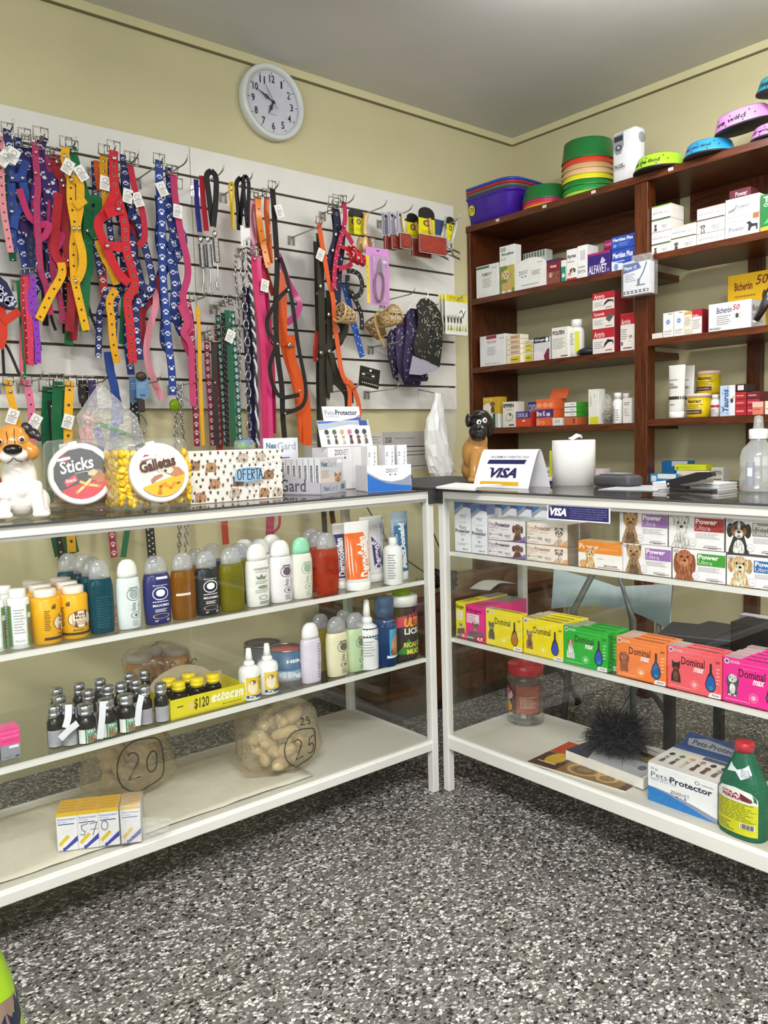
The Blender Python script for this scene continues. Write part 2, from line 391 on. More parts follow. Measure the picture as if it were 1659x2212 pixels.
# ---------------------------------------------------------------- slat wall panels
PZ0, PZ1, PY = 1.283, 2.274, WY-.022
xs = onY(409, 322, PY).x; xr = onY(979, 452, PY).x
def slatwall(x0, x1, label):
    m = MB(); n = 9; h = (PZ1-PZ0)/n; wm = mat('e3e1dc', 'paint')
    m.box(x0, PY+.012, PZ0, x1, WY-.001, PZ1, ('4a3f36', 'p'))
    for i in range(n):
        z0 = PZ0+i*h+(.005 if i else 0); z1 = PZ0+(i+1)*h-(.005 if i < n-1 else 0)
        m.box(x0, PY, z0, x1, PY+.012, z1, wm)
    return whole('slatwall_panel', m, label, 'display panel', group='slatted display panels on the back wall')
slatwall(XL+.3, xs-.0015, 'white slatted display panel hung with harnesses, left of the vertical joint')
slatwall(xs+.0015, xr, 'white slatted display panel holding chains, brushes and bandanas below the clock')

# ---------------------------------------------------------------- wall clock
cc = onY(590, 221, WY-.03); Rk = .148
t=thing('wall_clock','round white wall clock with black numerals showing ten to seven','clock',(cc.x,WY-.001,cc.z))
def toY(mb): mb.T = Matrix.Rotation(PI/2, 4, 'X'); return mb       # lathe axis z -> -y (towards the room)
toY(MB()).lathe([(0,0),(Rk-.004,0),(Rk,.008),(Rk,.036),(Rk-.006,.043),(Rk-.018,.042),(Rk-.024,.03),(Rk-.024,.026)],('d9dedc','pl'),56).build('rim',t)
d = MB(); toY(d).lathe([(Rk-.022, .024), (0, .024)], ('cfd0dc', 'p'), 48); d.T = None
fm = lambda u, v, L: (u, -.0245-.0002*L, v); ds = []; nm = mat('15161c')
for k in range(60):
    a=PI/2-2*PI*k/60;r0,r1=Rk-.03,Rk-(.037 if k%5==0 else .033);wd=.0016 if k%5==0 else .0006
    c_,s_=math.cos(a),math.sin(a);ds.append(('p',[(c_*r0-s_*wd,s_*r0+c_*wd),(c_*r1-s_*wd,s_*r1+c_*wd),(c_*r1+s_*wd,s_*r1-c_*wd),(c_*r0+s_*wd,s_*r0-c_*wd)],nm))
d.prt(fm, ds[:30]); d.prt(fm, ds[30:])
ds = []
for k in range(1, 13):
    a = PI/2-2*PI*k/12; u, v = .092*math.cos(a), .092*math.sin(a); w_ = .0075*(1.0 if k < 10 else 1.65)
    if k == 1: w_ = .004
    ds.append(('t', str(k), u-w_, v-.0145, u+w_, v+.0145, nm, .012))
ds.append(('t', 'QUARTZ', -.014, -.05, .014, -.045, mat('555560')))
d.prt(fm, ds); d.build('dial', t)
def hand(mins, ln, back, w, nme, y, mt):
    m = MB(); a = PI/2-2*PI*mins/60
    m.T = Matrix.Translation((0, y, 0)) @ Matrix.Rotation(-a, 4, 'Y')
    m.add([(-back,0,-w*.6),(-back,0,w*.6),(ln*.55,0,w),(ln,0,0),(ln*.55,0,-w),(-back,-.001,-w*.6),(-back,-.001,w*.6),(ln*.55,-.001,w),(ln,-.001,0),(ln*.55,-.001,-w)],
          [(0,1,2,3,4),(5,9,8,7,6),(0,5,6,1),(1,6,7,2),(2,7,8,3),(3,8,9,4),(4,9,5,0)],mt)
    if w>.002:m.tube([(ln*.4+.008*math.cos(q),-.0005,.008*math.sin(q)) for q in np.linspace(0,2*PI,10)[:-1]],.0013,mt,4,True)
    return m.build(nme, t)
hand(34.2,.06,.008,.0034,'hour_hand',-.030,nm);hand(49.3,.088,.01,.003,'minute_hand',-.032,nm);hand(54.6,.085,.03,.0011,'second_hand',-.034,mat('3a3a44'))
toY(MB()).lathe([(0, .036), (.005, .036), (.005, .028)], ('222228', 'pl'), 12).build('hub', t)

# ---------------------------------------------------------------- glass showcases
AL,ALD,GL,GLS=mat('dcdbd6','paint'),mat('3b3b3e','rub'),mat('f9fcfa','glass'),mat('f2f8f4','glass')
TOP = .985
LZ1, LZ2, BZ, BZR = .695, .4425, .172, .186       # left showcase: glass shelves, floor of the case
RZ1, RZ2 = .785, .506                 # right showcase
def showcase(name, label, L, D, z1, z2, loc, rz, kick, BZ):
    """local: x 0..L along the front, y 0 front .. D back"""
    t = thing(name, label, 'display counter', loc, rz); p = .026
    for x,y in ((0,0),(L-p,0),(0,D-p),(L-p,D-p)):MB().box(x,y,0,x+p,y+p,TOP-.0065,AL,.002).build('post',t)
    m = MB()
    for y in (0, D-p): m.box(p, y, TOP-.030, L-p, y+p, TOP-.0065, AL, .002)
    for x in (0, L-p): m.box(x, p, TOP-.032, x+p, D-p, TOP-.0065, AL, .002)
    m.box(p, .004, TOP-.038, L-p, .02, TOP-.030, ('9b9a97', 'paint')); m.build('top_rail', t)
    m = MB()
    for y in (0, D-p): m.box(p, y, BZ-kick, L-p, y+p, BZ-.003, AL, .002)
    for x in (0, L-p): m.box(x, p, BZ-.028, x+p, D-p, BZ-.003, AL, .002)
    m.box(p, .003, BZ-.003, L-p, .009, BZ+.004, ('f1f0ec', 'paint'))
    m.build('bottom_rail', t)
    MB().box(p, p, BZ-.012, L-p, D-p, BZ, ('d6d2c8', 'paint')).build('base_panel', t)
    g=MB().box(-.004,-.006,TOP-.006,L+.004,D+.004,TOP,GL).build('glass_top',t,'glass top sheet with a dark edge')
    m=MB();m.box(-.005,-.009,TOP-.006,L+.005,-.006,TOP-.0005,ALD);m.box(-.008,-.009,TOP-.006,-.004,D,TOP-.0005,ALD);m.box(L+.004,-.009,TOP-.006,L+.008,D,TOP-.0005,ALD)
    m.build('edge_strip', t, 'black edge strip of the glass top')
    MB().box(p, .010, BZ+.001, L-p, .016, TOP-.037, GL).build('front_pane', t)
    for x in (.004, L-.0075): MB().box(x, p, BZ+.001, x+.005, D-p, TOP-.037, GL).build('side_pane', t)
    for z in (z1, z2):
        s = MB().box(p*.55, .035, z-.006, L-p*.55, D-.03, z, GLS).build('glass_shelf', t)
        MB().box(p,.024,z-.0125,L-p,.036,z-.0005,('e4e3df','paint')).build('shelf_edge',s,'white edging of the glass shelf')
    MB().box(-.004,-.0095,TOP-.045,.024,-.001,TOP-.006,ALD).build('corner_cap',t,'black plastic corner cap')
    MB().box(L-.024,-.0095,TOP-.045,L+.004,-.001,TOP-.006,ALD).build('corner_cap',t,'black plastic corner cap')
    return t
LY0, LX1, LD = 1.87, 1.765, .46
showcase('glass_showcase','white framed glass counter full of shampoo bottles below the slatted wall',2.6,LD,LZ1,LZ2,(LX1-2.6,LY0,0),0,.03,BZ)
RX0, RY1, RD = 1.782, 1.868, .40
showcase('glass_showcase','white framed glass counter full of flea treatment boxes in front of the wooden shelves',1.75,RD,RZ1,RZ2,(RX0,RY1,0),-PI/2,.042,BZR)

# ---------------------------------------------------------------- dark wooden shelf unit on the right wall
WD, WDV = mat('5a2c14', 'wood'), mat('54280f', 'woodv')
SX, SXB = 3.05, 3.40                  # front and back
SY1, SYP0, SYP1, SYE = 2.946, 1.984, 1.924, .75
ZT = 2.194
t=thing('wooden_shelf_unit','dark stained wooden shelf unit stacked with medicine boxes on the right wall','shelf unit')
MB().box(SX, SY1-.02, .0, SXB, SY1, ZT-.028, WDV, .001).build('side_panel', t)
MB().box(SX, SYP1, .0, SX+.06, SYP0, ZT-.03, WDV, .001).build('post', t)
MB().box(SXB-.03, 1.60, .0, SXB, 1.66, ZT-.03, WDV, .001).build('rear_upright', t)
MB().box(SX-.005, SYE, ZT-.03, SXB, SY1+.003, ZT, WD, .001).build('top_board', t)
MB().box(SXB-.02, SYP0, ZT-.14, SXB, SY1-.02, ZT-.03, WD).build('back_rail', t)
MB().box(SXB-.02, SYE, ZT-.14, SXB, SYP1, ZT-.03, WD).build('back_rail', t)
SA1, SA2, SB1, SB2, SC1, SC2 = 1.832, 1.868, 1.492, 1.527, 1.184, 1.198
for z in (SA1, SB1, SC1): MB().box(SX, SYP0+.0005, z-.028, SXB, SY1-.02, z, WD, .001).build('shelf', t)
for z in (SA2, SB2, SC2): MB().box(SX+.003, SYE, z-.028, SXB-.031, SYP1-.0005, z, WD, .001).build('shelf', t)
# ================================================================ kits for goods
def ctxY(z, f): return dict(ax='Y', z=z, f=f)
def ctxX(z, f): return dict(ax='X', z=z, f=f)
def span(c, x0, x1, yb, yt, f=None, z=None):
    """pixel extents of something standing at depth plane f -> (base point, width, height, plane)"""
    z = c['z'] if z is None else z; xm = (x0+x1)/2
    if f is None: f = c['f']
    f += c.get('df', 0)
    if c['ax'] == 'Y':
        a,b,t=onY(x0,yb,f).x,onY(x1,yb,f).x,onY(xm,yt,f).z;return Vector(((a+b)/2,f,z)),b-a,t-z
    a, b, t = onX(x0, yb, f).y, onX(x1, yb, f).y, onX(xm, yt, f).z; return Vector((f, (a+b)/2, z)), a-b, t-z
def rz_of(c): return 0.0 if c['ax'] == 'Y' else -PI/2
LAYER = .00005
def fmap(w, h, d, face, y0=0.0):
    if face=='F':return lambda u,v,L:(-w/2+min(.996,max(.004,u))*w,y0-LAYER*L,min(.996,max(.004,v))*h)
    if face == 'T': return lambda u, v, L: (-w/2+u*w, y0+v*d, h+LAYER*L)
    if face == 'R': return lambda u, v, L: (w/2+LAYER*L, y0+u*d, v*h)
    if face == 'L': return lambda u, v, L: (-w/2-LAYER*L, y0+d-u*d, v*h)
def carton_mesh(w, h, d, col, dec, z0=0.0, m=None):
    m=m or MB();b=m.box(-w/2,0,0,w/2,d,h,(col,'p') if isinstance(col,str) else col,min(.0012,w*.03))
    for f, ds in (dec or {}).items(): m.prt(fmap(w, h, d, f), ds, aspect=(w/h if f == 'F' else 1))
    return m
def carton(c,name,label,cat,x0,x1,yb,yt,d,col,dec=None,f=None,group=None,rot=0.0,z=None,dz=0.0):
    p, w, h = span(c, x0, x1, yb, yt, f, z)
    dd = dec(w, h) if callable(dec) else dec
    p.z += dz+.0004
    o=whole(name,carton_mesh(w,h,d,col,dd),label,cat,p,rz_of(c)+rot,group);o['_w']=w;o['_h']=h
    return o
def stacked(o, n_or_labels, dz, jit=.003):
    out = []
    for i,lb in enumerate(n_or_labels):out.append(dup(o,o.location+Vector((rnd.uniform(-jit,jit),rnd.uniform(-jit,jit),dz*(i+1))),None,lb))
    return out
T = lambda s, a, b, c, e, col='222233', bold=0.0, sh=0.0, rot=0: ('t', s, a, b, c, e, mat(col), bold, sh, rot)
R = lambda a, b, c, e, col: ('r', a, b, c, e, mat(col))
E_ = lambda u, v, a, b, col: ('e', u, v, a, b, mat(col))
P_ = lambda ps, col: ('p', ps, mat(col))
Ln = lambda a, b, c, e, n, col='8a8a90': ('l', a, b, c, e, n, mat(col))
Ri = lambda u, v, a, b, w, col: ('o', u, v, a, b, w, mat(col))
# ---- little printed animals: head and chest in flat shapes
BREED = {
 'yorkie': dict(b='a88763', h='c29a6c', e='8a6a48', es='up', m='8d6b4a', x='6a4c34'),
 'westie': dict(b='dcd9d6', h='ece9e6', e='d2cbc8', es='up', m='f4f2f0', x='c9c4c0'),
 'bernese': dict(b='1e1c1e', h='222022', e='161416', es='down', m='efeae4', x='f2efea', c='9a5f34'),
 'spaniel': dict(b='a85f3c', h='b8683f', e='8e4a2c', es='long', m='c98258', x='9a5433'),
 'golden': dict(b='d8b88a', h='dcbd90', e='c09a68', es='down', m='ecdcc0', x='e6d3b2'),
 'bulldog': dict(b='e6d8cc', h='eee2d8', e='6a5448', es='fold', m='d8c4b6', x='cdb4a4', c='8a6a58'),
 'lab': dict(b='6e4a3a', h='7a5442', e='583828', es='down', m='8a6450', x='5c3c2e'),
 'jack': dict(b='f0ece6', h='c68a50', e='a86c38', es='fold', m='f4f0ea', x='efe8df'),
 'doberman': dict(b='2a2020', h='2c2222', e='1e1616', es='up', m='8a5030', x='7a4428'),
 'bobtail': dict(b='50505a', h='f0eeec', e='4a4a54', es='long', m='f6f4f2', x='f2f0ee'),
 'persian': dict(b='d8a468', h='e0b078', e='c48e54', es='up', m='ecd0a4', x='e6c090'),
 'tabby': dict(b='6b5a48', h='7a6852', e='54463a', es='up', m='a89880', x='4a3c30'),
 'greycat': dict(b='77726e', h='8a8480', e='5e5a58', es='up', m='d8d2cc', x='5a5452'),
}
def animal(kind, u, v, su, sv, body=True):
    """u, v = chin; su, sv = size of one head-width across and up"""
    q=BREED[kind];E=lambda x,y,a,b,c:('e',u+x*su,v+y*sv,a*su,b*sv,mat(c,'fur') if c in (q['b'],q['h'],q['e'],q['x'],q['m']) else mat(c))
    P = lambda ps, c: ('p', [(u+x*su, v+y*sv) for x, y in ps], mat(c, 'fur'))
    D = []
    if body:
        D+=[P([(-.62,-1.55),(-.58,-.7),(-.3,.1),(.3,.1),(.55,-.7),(.62,-1.55)],q['b']),E(0,-.75,.34,.62,q['x']),
              E(-.3, -1.5, .17, .12, q['x']), E(.3, -1.5, .17, .12, q['x'])]
    if q['es']=='up':D+=[P([(-.5,.55),(-.52,1.16),(-.12,.85)],q['e']),P([(.5,.55),(.12,.85),(.52,1.16)],q['e'])]
    if q['es'] == 'down': D += [E(-.52, .38, .2, .42, q['e']), E(.52, .38, .2, .42, q['e'])]
    if q['es'] == 'long': D += [E(-.5, .1, .2, .62, q['e']), E(.5, .1, .2, .62, q['e'])]
    D += [E(0, .45, .5, .5, q['h'])]
    if q['es']=='fold':D+=[P([(-.55,.55),(-.42,.98),(-.1,.85)],q['e']),P([(.55,.55),(.1,.85),(.42,.98)],q['e'])]
    if 'c' in q: D += [E(-.28, .36, .18, .22, q['c']), E(.28, .36, .18, .22, q['c'])]
    if kind in ('bernese', 'jack', 'bulldog'): D += [E(0, .62, .09, .36, q['m'])]
    D+=[E(0,.2,.27,.25,q['m']),E(-.2,.52,.065,.075,'141012'),E(.2,.52,.065,.075,'141012'),E(0,.3,.1,.075,'181214')]
    if kind == 'yorkie': D += [P([(-.14, .95), (0, 1.15), (.14, .95)], 'd8b080'), E(0, -.02, .22, .3, q['m'])]
    if kind in ('golden', 'bulldog', 'bernese'): D += [('e', u, v+.06*sv, .1*su, .07*sv, mat('b06068'))]
    return D
def zoovet(a, b, c, e, col='555a66'):
    w = c-a; h = e-b
    return [T('ZOO',a,b+.4*h,a+.55*w,e,col,.02),T('VET',a+.56*w,b+.4*h,c,e,col,-.005),E_(a+.35*w,b+.12*h,.07*w,.12*h,'3b4050'),E_(a+.56*w,b+.12*h,.07*w,.12*h,'b9bcc4'),E_(a+.77*w,b+.12*h,.07*w,.12*h,'3b4050')]
def swoosh(v0, v1, v2, lo, hi, n=8, flip=False):
    """curved coloured foot of a packet: lower shape lo, band hi"""
    cur=[(i/n,v0+(v1-v0)*(1-math.cos(i/n*PI/2)) if not flip else v0+(v1-v0)*math.sin(i/n*PI/2)) for i in range(n+1)]
    return [('p',[(0,0)]+[(1,0)]+cur[::-1],mat(hi)),('p',[(0,0)]+[(1-.0,0)]+[(u,max(0,v-v2*(u*.9+.1))) for u,v in cur[::-1]],mat(lo))]

# ---- round and oval containers
def surf_map(prof, seg=1.0, arc=.9, pw=2.0, rot=0.0):
    """front of a lathed body: u over the arc facing -y, v over the height"""
    zs = [p[-1] for p in prof]
    def f(u, v, L):
        z = v
        for p, q in zip(prof, prof[1:]):
            if p[-1] <= z <= q[-1] and q[-1] > p[-1]:
                k = (z-p[-1])/(q[-1]-p[-1]); break
        else: p = q = prof[-1] if z > zs[-1] else prof[0]; k = 0
        rx = (p[0]+(q[0]-p[0])*k); ry = rx if len(p) == 2 else p[1]+(q[1]-p[1])*k
        a = -PI/2+(u-.5)*PI*arc+rot; g = .0004+2*LAYER*L; ca, sa = math.cos(a), math.sin(a)
        if pw != 2: ca = math.copysign(abs(ca)**(2/pw), ca); sa = math.copysign(abs(sa)**(2/pw), sa)
        return ((rx+g)*ca, (ry+g)*sa, z)
    return f
def scaled(ds, h):
    """decals with v in 0..1 -> metres of height"""
    out = []
    for d in ds:
        k = d[0]
        if k in ('r',): out.append(('r', d[1], d[2]*h, d[3], d[4]*h, d[5]))
        elif k == 't': out.append(('t', d[1], d[2], d[3]*h, d[4], d[5]*h)+tuple(d[6:]))
        elif k == 'e': out.append(('e', d[1], d[2]*h, d[3], d[4]*h, d[5]))
        elif k == 'o': out.append(('o', d[1], d[2]*h, d[3], d[4]*h, d[5], d[6]))
        elif k == 'p': out.append(('p', [(u, v*h) for u, v in d[1]], d[2]))
        elif k == 'l': out.append(('l', d[1], d[2]*h, d[3], d[4]*h, d[5], d[6]))
        else: out.append(d)
    return out
class Flask:
    """a kind of bottle: parts = [(part name, profile fn(w,h), material, pw)], printed label on the body; built once per look, then copied"""
    def __init__(s): s.cache = {}
FL = {}
def flask(c,kind,key,name,label,cat,x0,x1,yb,yt,f,mats,dec=None,group=None,rot=0.0,oval=.62,face=0.0,tilt=None):
    """stand a bottle whose outline spans x0..x1, top yt, in depth plane f (its axis)"""
    p, w, h = span(c, x0, x1, yb, yt, f)
    k = (kind, key)
    p.z += .0005
    if key is not None and k in FL: return dup(FL[k], p, rz_of(c)+rot, label, group)
    t = thing(name, label, cat, p, rz_of(c)+rot, group); r = w/2
    body, cap, extra = PROF[kind](r, h, oval)
    for i, (pn, prof, pw_) in enumerate(body+cap+extra):
        m = MB(); m.lathe(prof, mats[min(i, len(mats)-1)], 24, pw=pw_)
        if i==0 and dec:m.prt(surf_map(prof,pw=pw_,rot=face),scaled(dec,max(q[-1] for q in prof)),nsub=10)
        m.build(pn, t)
    if key is not None: FL[k] = t
    return t
def _shampoo(r, h, o):
    b = h*.735; e = .985
    body=[(0,0,0),(r*.86,r*.86*o,0),(r*.92,r*.92*o,b*.02),(r*.97,r*.97*o,b*.3),(r,r*o,b*.6),(r*.98,r*.98*o,b*.85),(r*.9,r*.9*o,b*.965),(r*.84,r*.84*o,b),(0,0,b)]
    cap=[(r*.84,r*.84*o,b+.0005),(r*.84,r*.84*o,b+h*.06),(r*.78,r*.80*o,b+h*.15),(r*.62,r*.68*o,b+h*.215),(r*.36,r*.44*o,b+h*.255),(0,0,h)]
    return [('bottle', body, 2.3)], [('cap', [(0, 0, b+.0005)]+cap, 2.0)], []
def _talc(r, h, o):
    b = h*.855
    return [('bottle',[(0,0),(r*.93,0),(r,r*.06),(r,b*.95),(r*.93,b*.985),(r*.78,b),(0,b)],2.0)],[('cap',[(0,b+.0004),(r*.74,b+.0004),(r*.76,b+h*.02),(r*.76,h*.985),(r*.70,h),(0,h)],2.0)],[]
def _vial(r, h, o):
    b = h*.72
    return [('bottle',[(0,0),(r*.9,0),(r,r*.1),(r,b*.78),(r*.95,b*.86),(r*.7,b*.97),(r*.62,b),(0,b)],2.0)],[('cap',[(0,b*.98),(r*.80,b*.98),(r*.80,b*1.05),(r*.84,b*1.06),(r*.84,b*1.12),(r*.80,b*1.13),(r*.82,b*1.2),(r*.82,h*.975),(r*.74,h),(0,h)],2.0)],[]
def _nozzle(r, h, o):
    b = h*.66
    return [('bottle',[(0,0),(r*.95,0),(r,r*.1),(r,b*.82),(r*.9,b*.93),(r*.5,b),(0,b)],2.0)],[('collar',[(0,b),(r*.52,b),(r*.5,b+h*.06),(r*.34,b+h*.1),(0,b+h*.1)],2.0)],[('nozzle',[(0,b+h*.1),(r*.36,b+h*.1),(r*.30,b+h*.2),(r*.24,h*.985),(r*.18,h),(0,h)],2.0)]
def _pump(r, h, o):
    b = h*.62
    return [('bottle',[(0,0),(r*.95,0),(r,r*.1),(r,b*.86),(r*.86,b*.95),(r*.45,b),(0,b)],2.0)],[('collar',[(0,b),(r*.42,b),(r*.42,b+h*.08),(r*.3,b+h*.12),(0,b+h*.12)],2.0)],[('nozzle',[(0,b+h*.12),(r*.22,b+h*.12),(r*.2,h),(0,h)],2.0)]
def _can(r, h, o):
    return [('can',[(0,0),(r*.97,0),(r,.002),(r,h-.004),(r*.97,h-.004),(0,h-.004)],2.0)],[('rim',[(r*.95,h-.0035),(r*1.02,h-.0035),(r*1.02,h),(r*.96,h),(r*.95,h-.0032)],2.0)],[('lid',[(0,h-.0032),(r*.94,h-.0032),(r*.94,h-.002),(0,h-.002)],2.0)]
def _tub(r, h, o):
    b = h*.84
    return [('tub',[(0,0),(r*.9,0),(r*.96,.004),(r*.96,b),(0,b)],2.0)],[('lid',[(0,b+.0004),(r,b+.0004),(r,h-.003),(r*.95,h),(0,h)],2.0)],[]
def _flat(r, h, o):      # medicine bottle with a wide screw cap
    b = h*.8
    return [('bottle',[(0,0),(r*.95,0),(r,r*.08),(r,b*.86),(r*.8,b*.96),(r*.62,b),(0,b)],2.0)],[('cap',[(0,b),(r*.72,b),(r*.72,h*.98),(r*.66,h),(0,h)],2.0)],[]
PROF=dict(shampoo=_shampoo,talc=_talc,vial=_vial,nozzle=_nozzle,pump=_pump,can=_can,tub=_tub,flat=_flat)
def tube_pack(c, name, label, cat, x0, x1, yb, yt, f, body, capm, dec, group=None, rot=0.0, lean=0.0):
    """squeeze tube standing on its cap, crimped flat at the top"""
    p,w,h=span(c,x0,x1,yb,yt,f);t=thing(name,label,cat,p+Vector((0,0,.0005)),rz_of(c)+rot,group);r=w/2;cb=h*.13
    prof=[(0,0,cb),(r*.86,r*.62,cb),(r*.9,r*.62,cb+.002),(r,r*.05,h*.975),(r,r*.04,h),(0,0,h)]
    m=MB().lathe(prof,body,24);m.prt(surf_map(prof[1:],arc=.98),scaled(dec,h),nsub=10);m.build('tube',t)
    MB().lathe([(0,0,0),(r*.84,r*.6,0),(r*.87,r*.63,.002),(r*.87,r*.63,cb-.0005),(0,0,cb-.0005)],capm,24).build('cap',t)
    t.rotation_euler = (lean, 0, rz_of(c)+rot)
    return t
# ================================================================ left showcase: upper glass shelf
YO = .025
S1 = ctxY(LZ1, 1.915); S1['df'] = YO
SH=[Ri(.5,.62,.2,.13,.12,'ffffff'),E_(.5,.63,.1,.07,'ffffff'),T('Shampoo',.32,.76,.68,.80,'ffffff'),Ln(.3,.44,.72,.48,1,'ffffff'),T('MAXIMO',.3,.36,.72,.41,'ffffff',.02),Ln(.36,.25,.66,.32,3,'ffffff'),Ri(.5,.17,.22,.05,.15,'c8a878'),Ln(.34,.06,.44,.1,2,'ffffff'),Ri(.68,.08,.05,.025,.3,'ffffff')]
def recol(ds, c): return [tuple(mat(c) if isinstance(x, bpy.types.Material) else x for x in d) for d in ds]
WSH=[Ri(.58,.68,.2,.13,.1,'707a80'),E_(.58,.68,.12,.09,'a8b0b4'),Ln(.45,.74,.72,.84,2,'8a9498'),T('Hierbas',.48,.36,.60,.52,'6a7478',0,0,1),T('Andina',.66,.34,.74,.54,'6a7478',0,0,1),Ri(.6,.27,.13,.07,.15,'7a8488'),E_(.6,.27,.05,.03,'6a7478'),Ln(.5,.06,.7,.18,4,'9aa2a6')]
OSP=[T('OSSPRET',.3,.80,.82,.85,'7a7060',.02),Ln(.34,.75,.74,.78,1,'9a9488'),P_([(.4,.6),(.35,.68),(.45,.65),(.5,.72),(.55,.65),(.65,.68),(.6,.6)],'7d8a74'),Ln(.34,.5,.72,.58,2,'8d968c'),E_(.55,.43,.14,.04,'8d968c'),Ln(.32,.3,.74,.38,2,'9aa29a'),Ri(.55,.2,.12,.05,.2,'7d8a74'),R(.45,.06,.74,.12,'8fa090')]
PL = lambda c: (c, 'pl'); LQ = lambda c: (c, 'liq'); CAPc = ('dfe0e6', 'cap')
WL=[R(.2,.1,.62,.86,'f2f2f2'),Ln(.24,.3,.6,.8,9,'9aa0a0'),T('POLVO',.26,.14,.56,.18,'444444'),R(.68,.05,.98,.86,'5f8a4e'),E_(.82,.38,.12,.14,'8a3a4a'),R(.7,.6,.95,.7,'dfe8dc'),R(0,.05,.16,.86,'5f8a4e')]
for i,(x0,x1,yb,yt,f,lb) in enumerate(((-33,16,1423,1277,1.925,'white powder bottle with a green edged label, cut by the photo edge'),
        (19,73,1418,1272,1.92,'white powder bottle with a green edged label beside the yellow powder bottles'),(-9,38,1410,1266,1.99,'white powder bottle standing behind the other two white powder bottles'))):
    flask(S1,'talc','w','powder_bottle',lb,'powder bottle',x0,x1,yb,yt,f,[PL('eceeee'),PL('f2f2f0')],WL,'white powder bottles')
YT=[E_(.56,.45,.34,.2,'6e4a20'),E_(.56,.45,.32,.188,'f1dcc4'),T('Talco',.42,.53,.70,.58,'3c2c1c',.03),T('M-L-S',.40,.455,.72,.515,'3c2c1c',.03),Ln(.34,.32,.78,.43,4,'8a7050'),R(0,.1,1,.155,'3d2a18'),T('BIOART',.35,.19,.62,.225,'3d2a18',.02),P_([(.2,.76),(.2,.83),(.26,.83),(.23,.86),(.3,.86),(.3,.76)],'6a5010'),Ln(.02,.3,.16,.75,10,'6a5010')]
YB2 = 'yellow talc bottles'
for x0,x1,yb,yt,f,key,face,lb in ((134,194,1398,1264,1.93,'y',0,'yellow talc bottle with its round Talco label facing out, front of its row'),
        (124,180,1392,1256,2.0,'y',0,'yellow talc bottle directly behind the one showing its round Talco label'),
        (112,166,1386,1250,2.07,'y',0,'yellow talc bottle at the back of the row beside the teal shampoo'),
        (72,136,1408,1271,1.925,'y2',.95,'yellow talc bottle turned sideways next to the white powder bottles'),
        (64, 124, 1400, 1263, 1.995, 'y2', .95, 'yellow talc bottle behind the sideways turned front one'),
        (52,110,1392,1256,2.065,'y2',.95,'yellow talc bottle last in the row behind the sideways turned one')):
    flask(S1,'talc',key,'talc_bottle',lb,'powder bottle',x0,x1,yb,yt,f,[PL('eeb011'),PL('f3e6dc')],YT,YB2,face=face)
TEAL = recol([Ln(.3, .1, .7, .7, 12, '0d5a66')], '0e5566')
for i,(x0,x1,yb,yt,f,lb) in enumerate(((196,250,1388,1207,1.925,'first in the row, nearest the white shampoo'),(181,233,1380,1205,1.985,'second in its row'),(164,214,1372,1203,2.045,'third in its row'),(131,180,1362,1197,2.105,'last in its row, half hidden by yellow talc'))):
    flask(S1,'shampoo','teal','shampoo_bottle','teal shampoo bottle with clear dome cap, '+lb,'shampoo bottle',x0,x1,yb,yt,f,[LQ('0e6c80'),CAPc],TEAL,'teal shampoo bottles')
flask(S1,'shampoo',None,'shampoo_bottle','silvery white shampoo bottle with white dome cap between teal and navy bottles','shampoo bottle',256,308,1378,1207,1.92,[PL('dfe8e8'),PL('eeeeea')],WSH)
flask(S1,'shampoo',None,'shampoo_bottle','navy blue shampoo bottle with clear cap and a white price sticker at its neck','shampoo bottle',314,372,1366,1199,1.92,[PL('25296b'),CAPc],SH+[R(.42,.9,.72,.95,'e8e8ee')])
flask(S1,'shampoo',None,'shampoo_bottle','translucent amber shampoo bottle with clear cap between navy and black bottles','shampoo bottle',373,426,1355,1193,1.925,[LQ('b87a1e'),CAPc],recol(SH,'7a4a10')+[R(.2,.5,.58,.55,'e8d8c8')])
flask(S1,'shampoo',None,'shampoo_bottle','amber shampoo bottle standing behind, its clear cap seen between amber and black','shampoo bottle',404,452,1350,1184,2.0,[LQ('b87a1e'),CAPc])
flask(S1,'shampoo',None,'shampoo_bottle','black shampoo bottle with clear cap and white lettering','shampoo bottle',425,476,1345,1189,1.92,[PL('1d1f2b'),CAPc],SH)
flask(S1,'shampoo',None,'shampoo_bottle','black shampoo bottle at the rear, only its clear cap showing above the front one','shampoo bottle',440,488,1335,1173,2.01,[PL('1d1f2b'),CAPc])
for x0,x1,yb,yt,f,lb in ((478,529,1338,1181,1.92,'yellow green shampoo bottle beside the black shampoo'),(497,545,1330,1178,1.98,'yellow green shampoo bottle half behind its twin')):
    flask(S1,'shampoo','yg','shampoo_bottle',lb+' on the upper glass shelf','shampoo bottle',x0,x1,yb,yt,f,[LQ('a8a018'),CAPc],recol(SH[:3],'5c5a10'),'yellow green shampoo bottles')
flask(S1,'shampoo',None,'shampoo_bottle','white shampoo bottle printed with a green leaf, right of the yellow green ones','shampoo bottle',534,583,1325,1174,1.92,[PL('eceae8'),PL('f2f0ee')],OSP)
flask(S1,'shampoo','wv','shampoo_bottle','white shampoo bottle with a round violet grey dog print','shampoo bottle',585,632,1314,1166,1.92,[PL('eceaec'),PL('f4f2f2')],recol(WSH,'5a5468'))
for x0,x1,yt,f,lb in ((512,553,1163,2.02,'furthest left of the three in the back row'),(546,586,1161,1.99,'middle of the three in the back row'),(572,612,1163,2.06,'behind the violet printed one')):
    flask(S1,'shampoo','wv','shampoo_bottle','white capped shampoo bottle, '+lb,'shampoo bottle',x0,x1,1315,yt,f,None,None,'white shampoo bottles at the back')
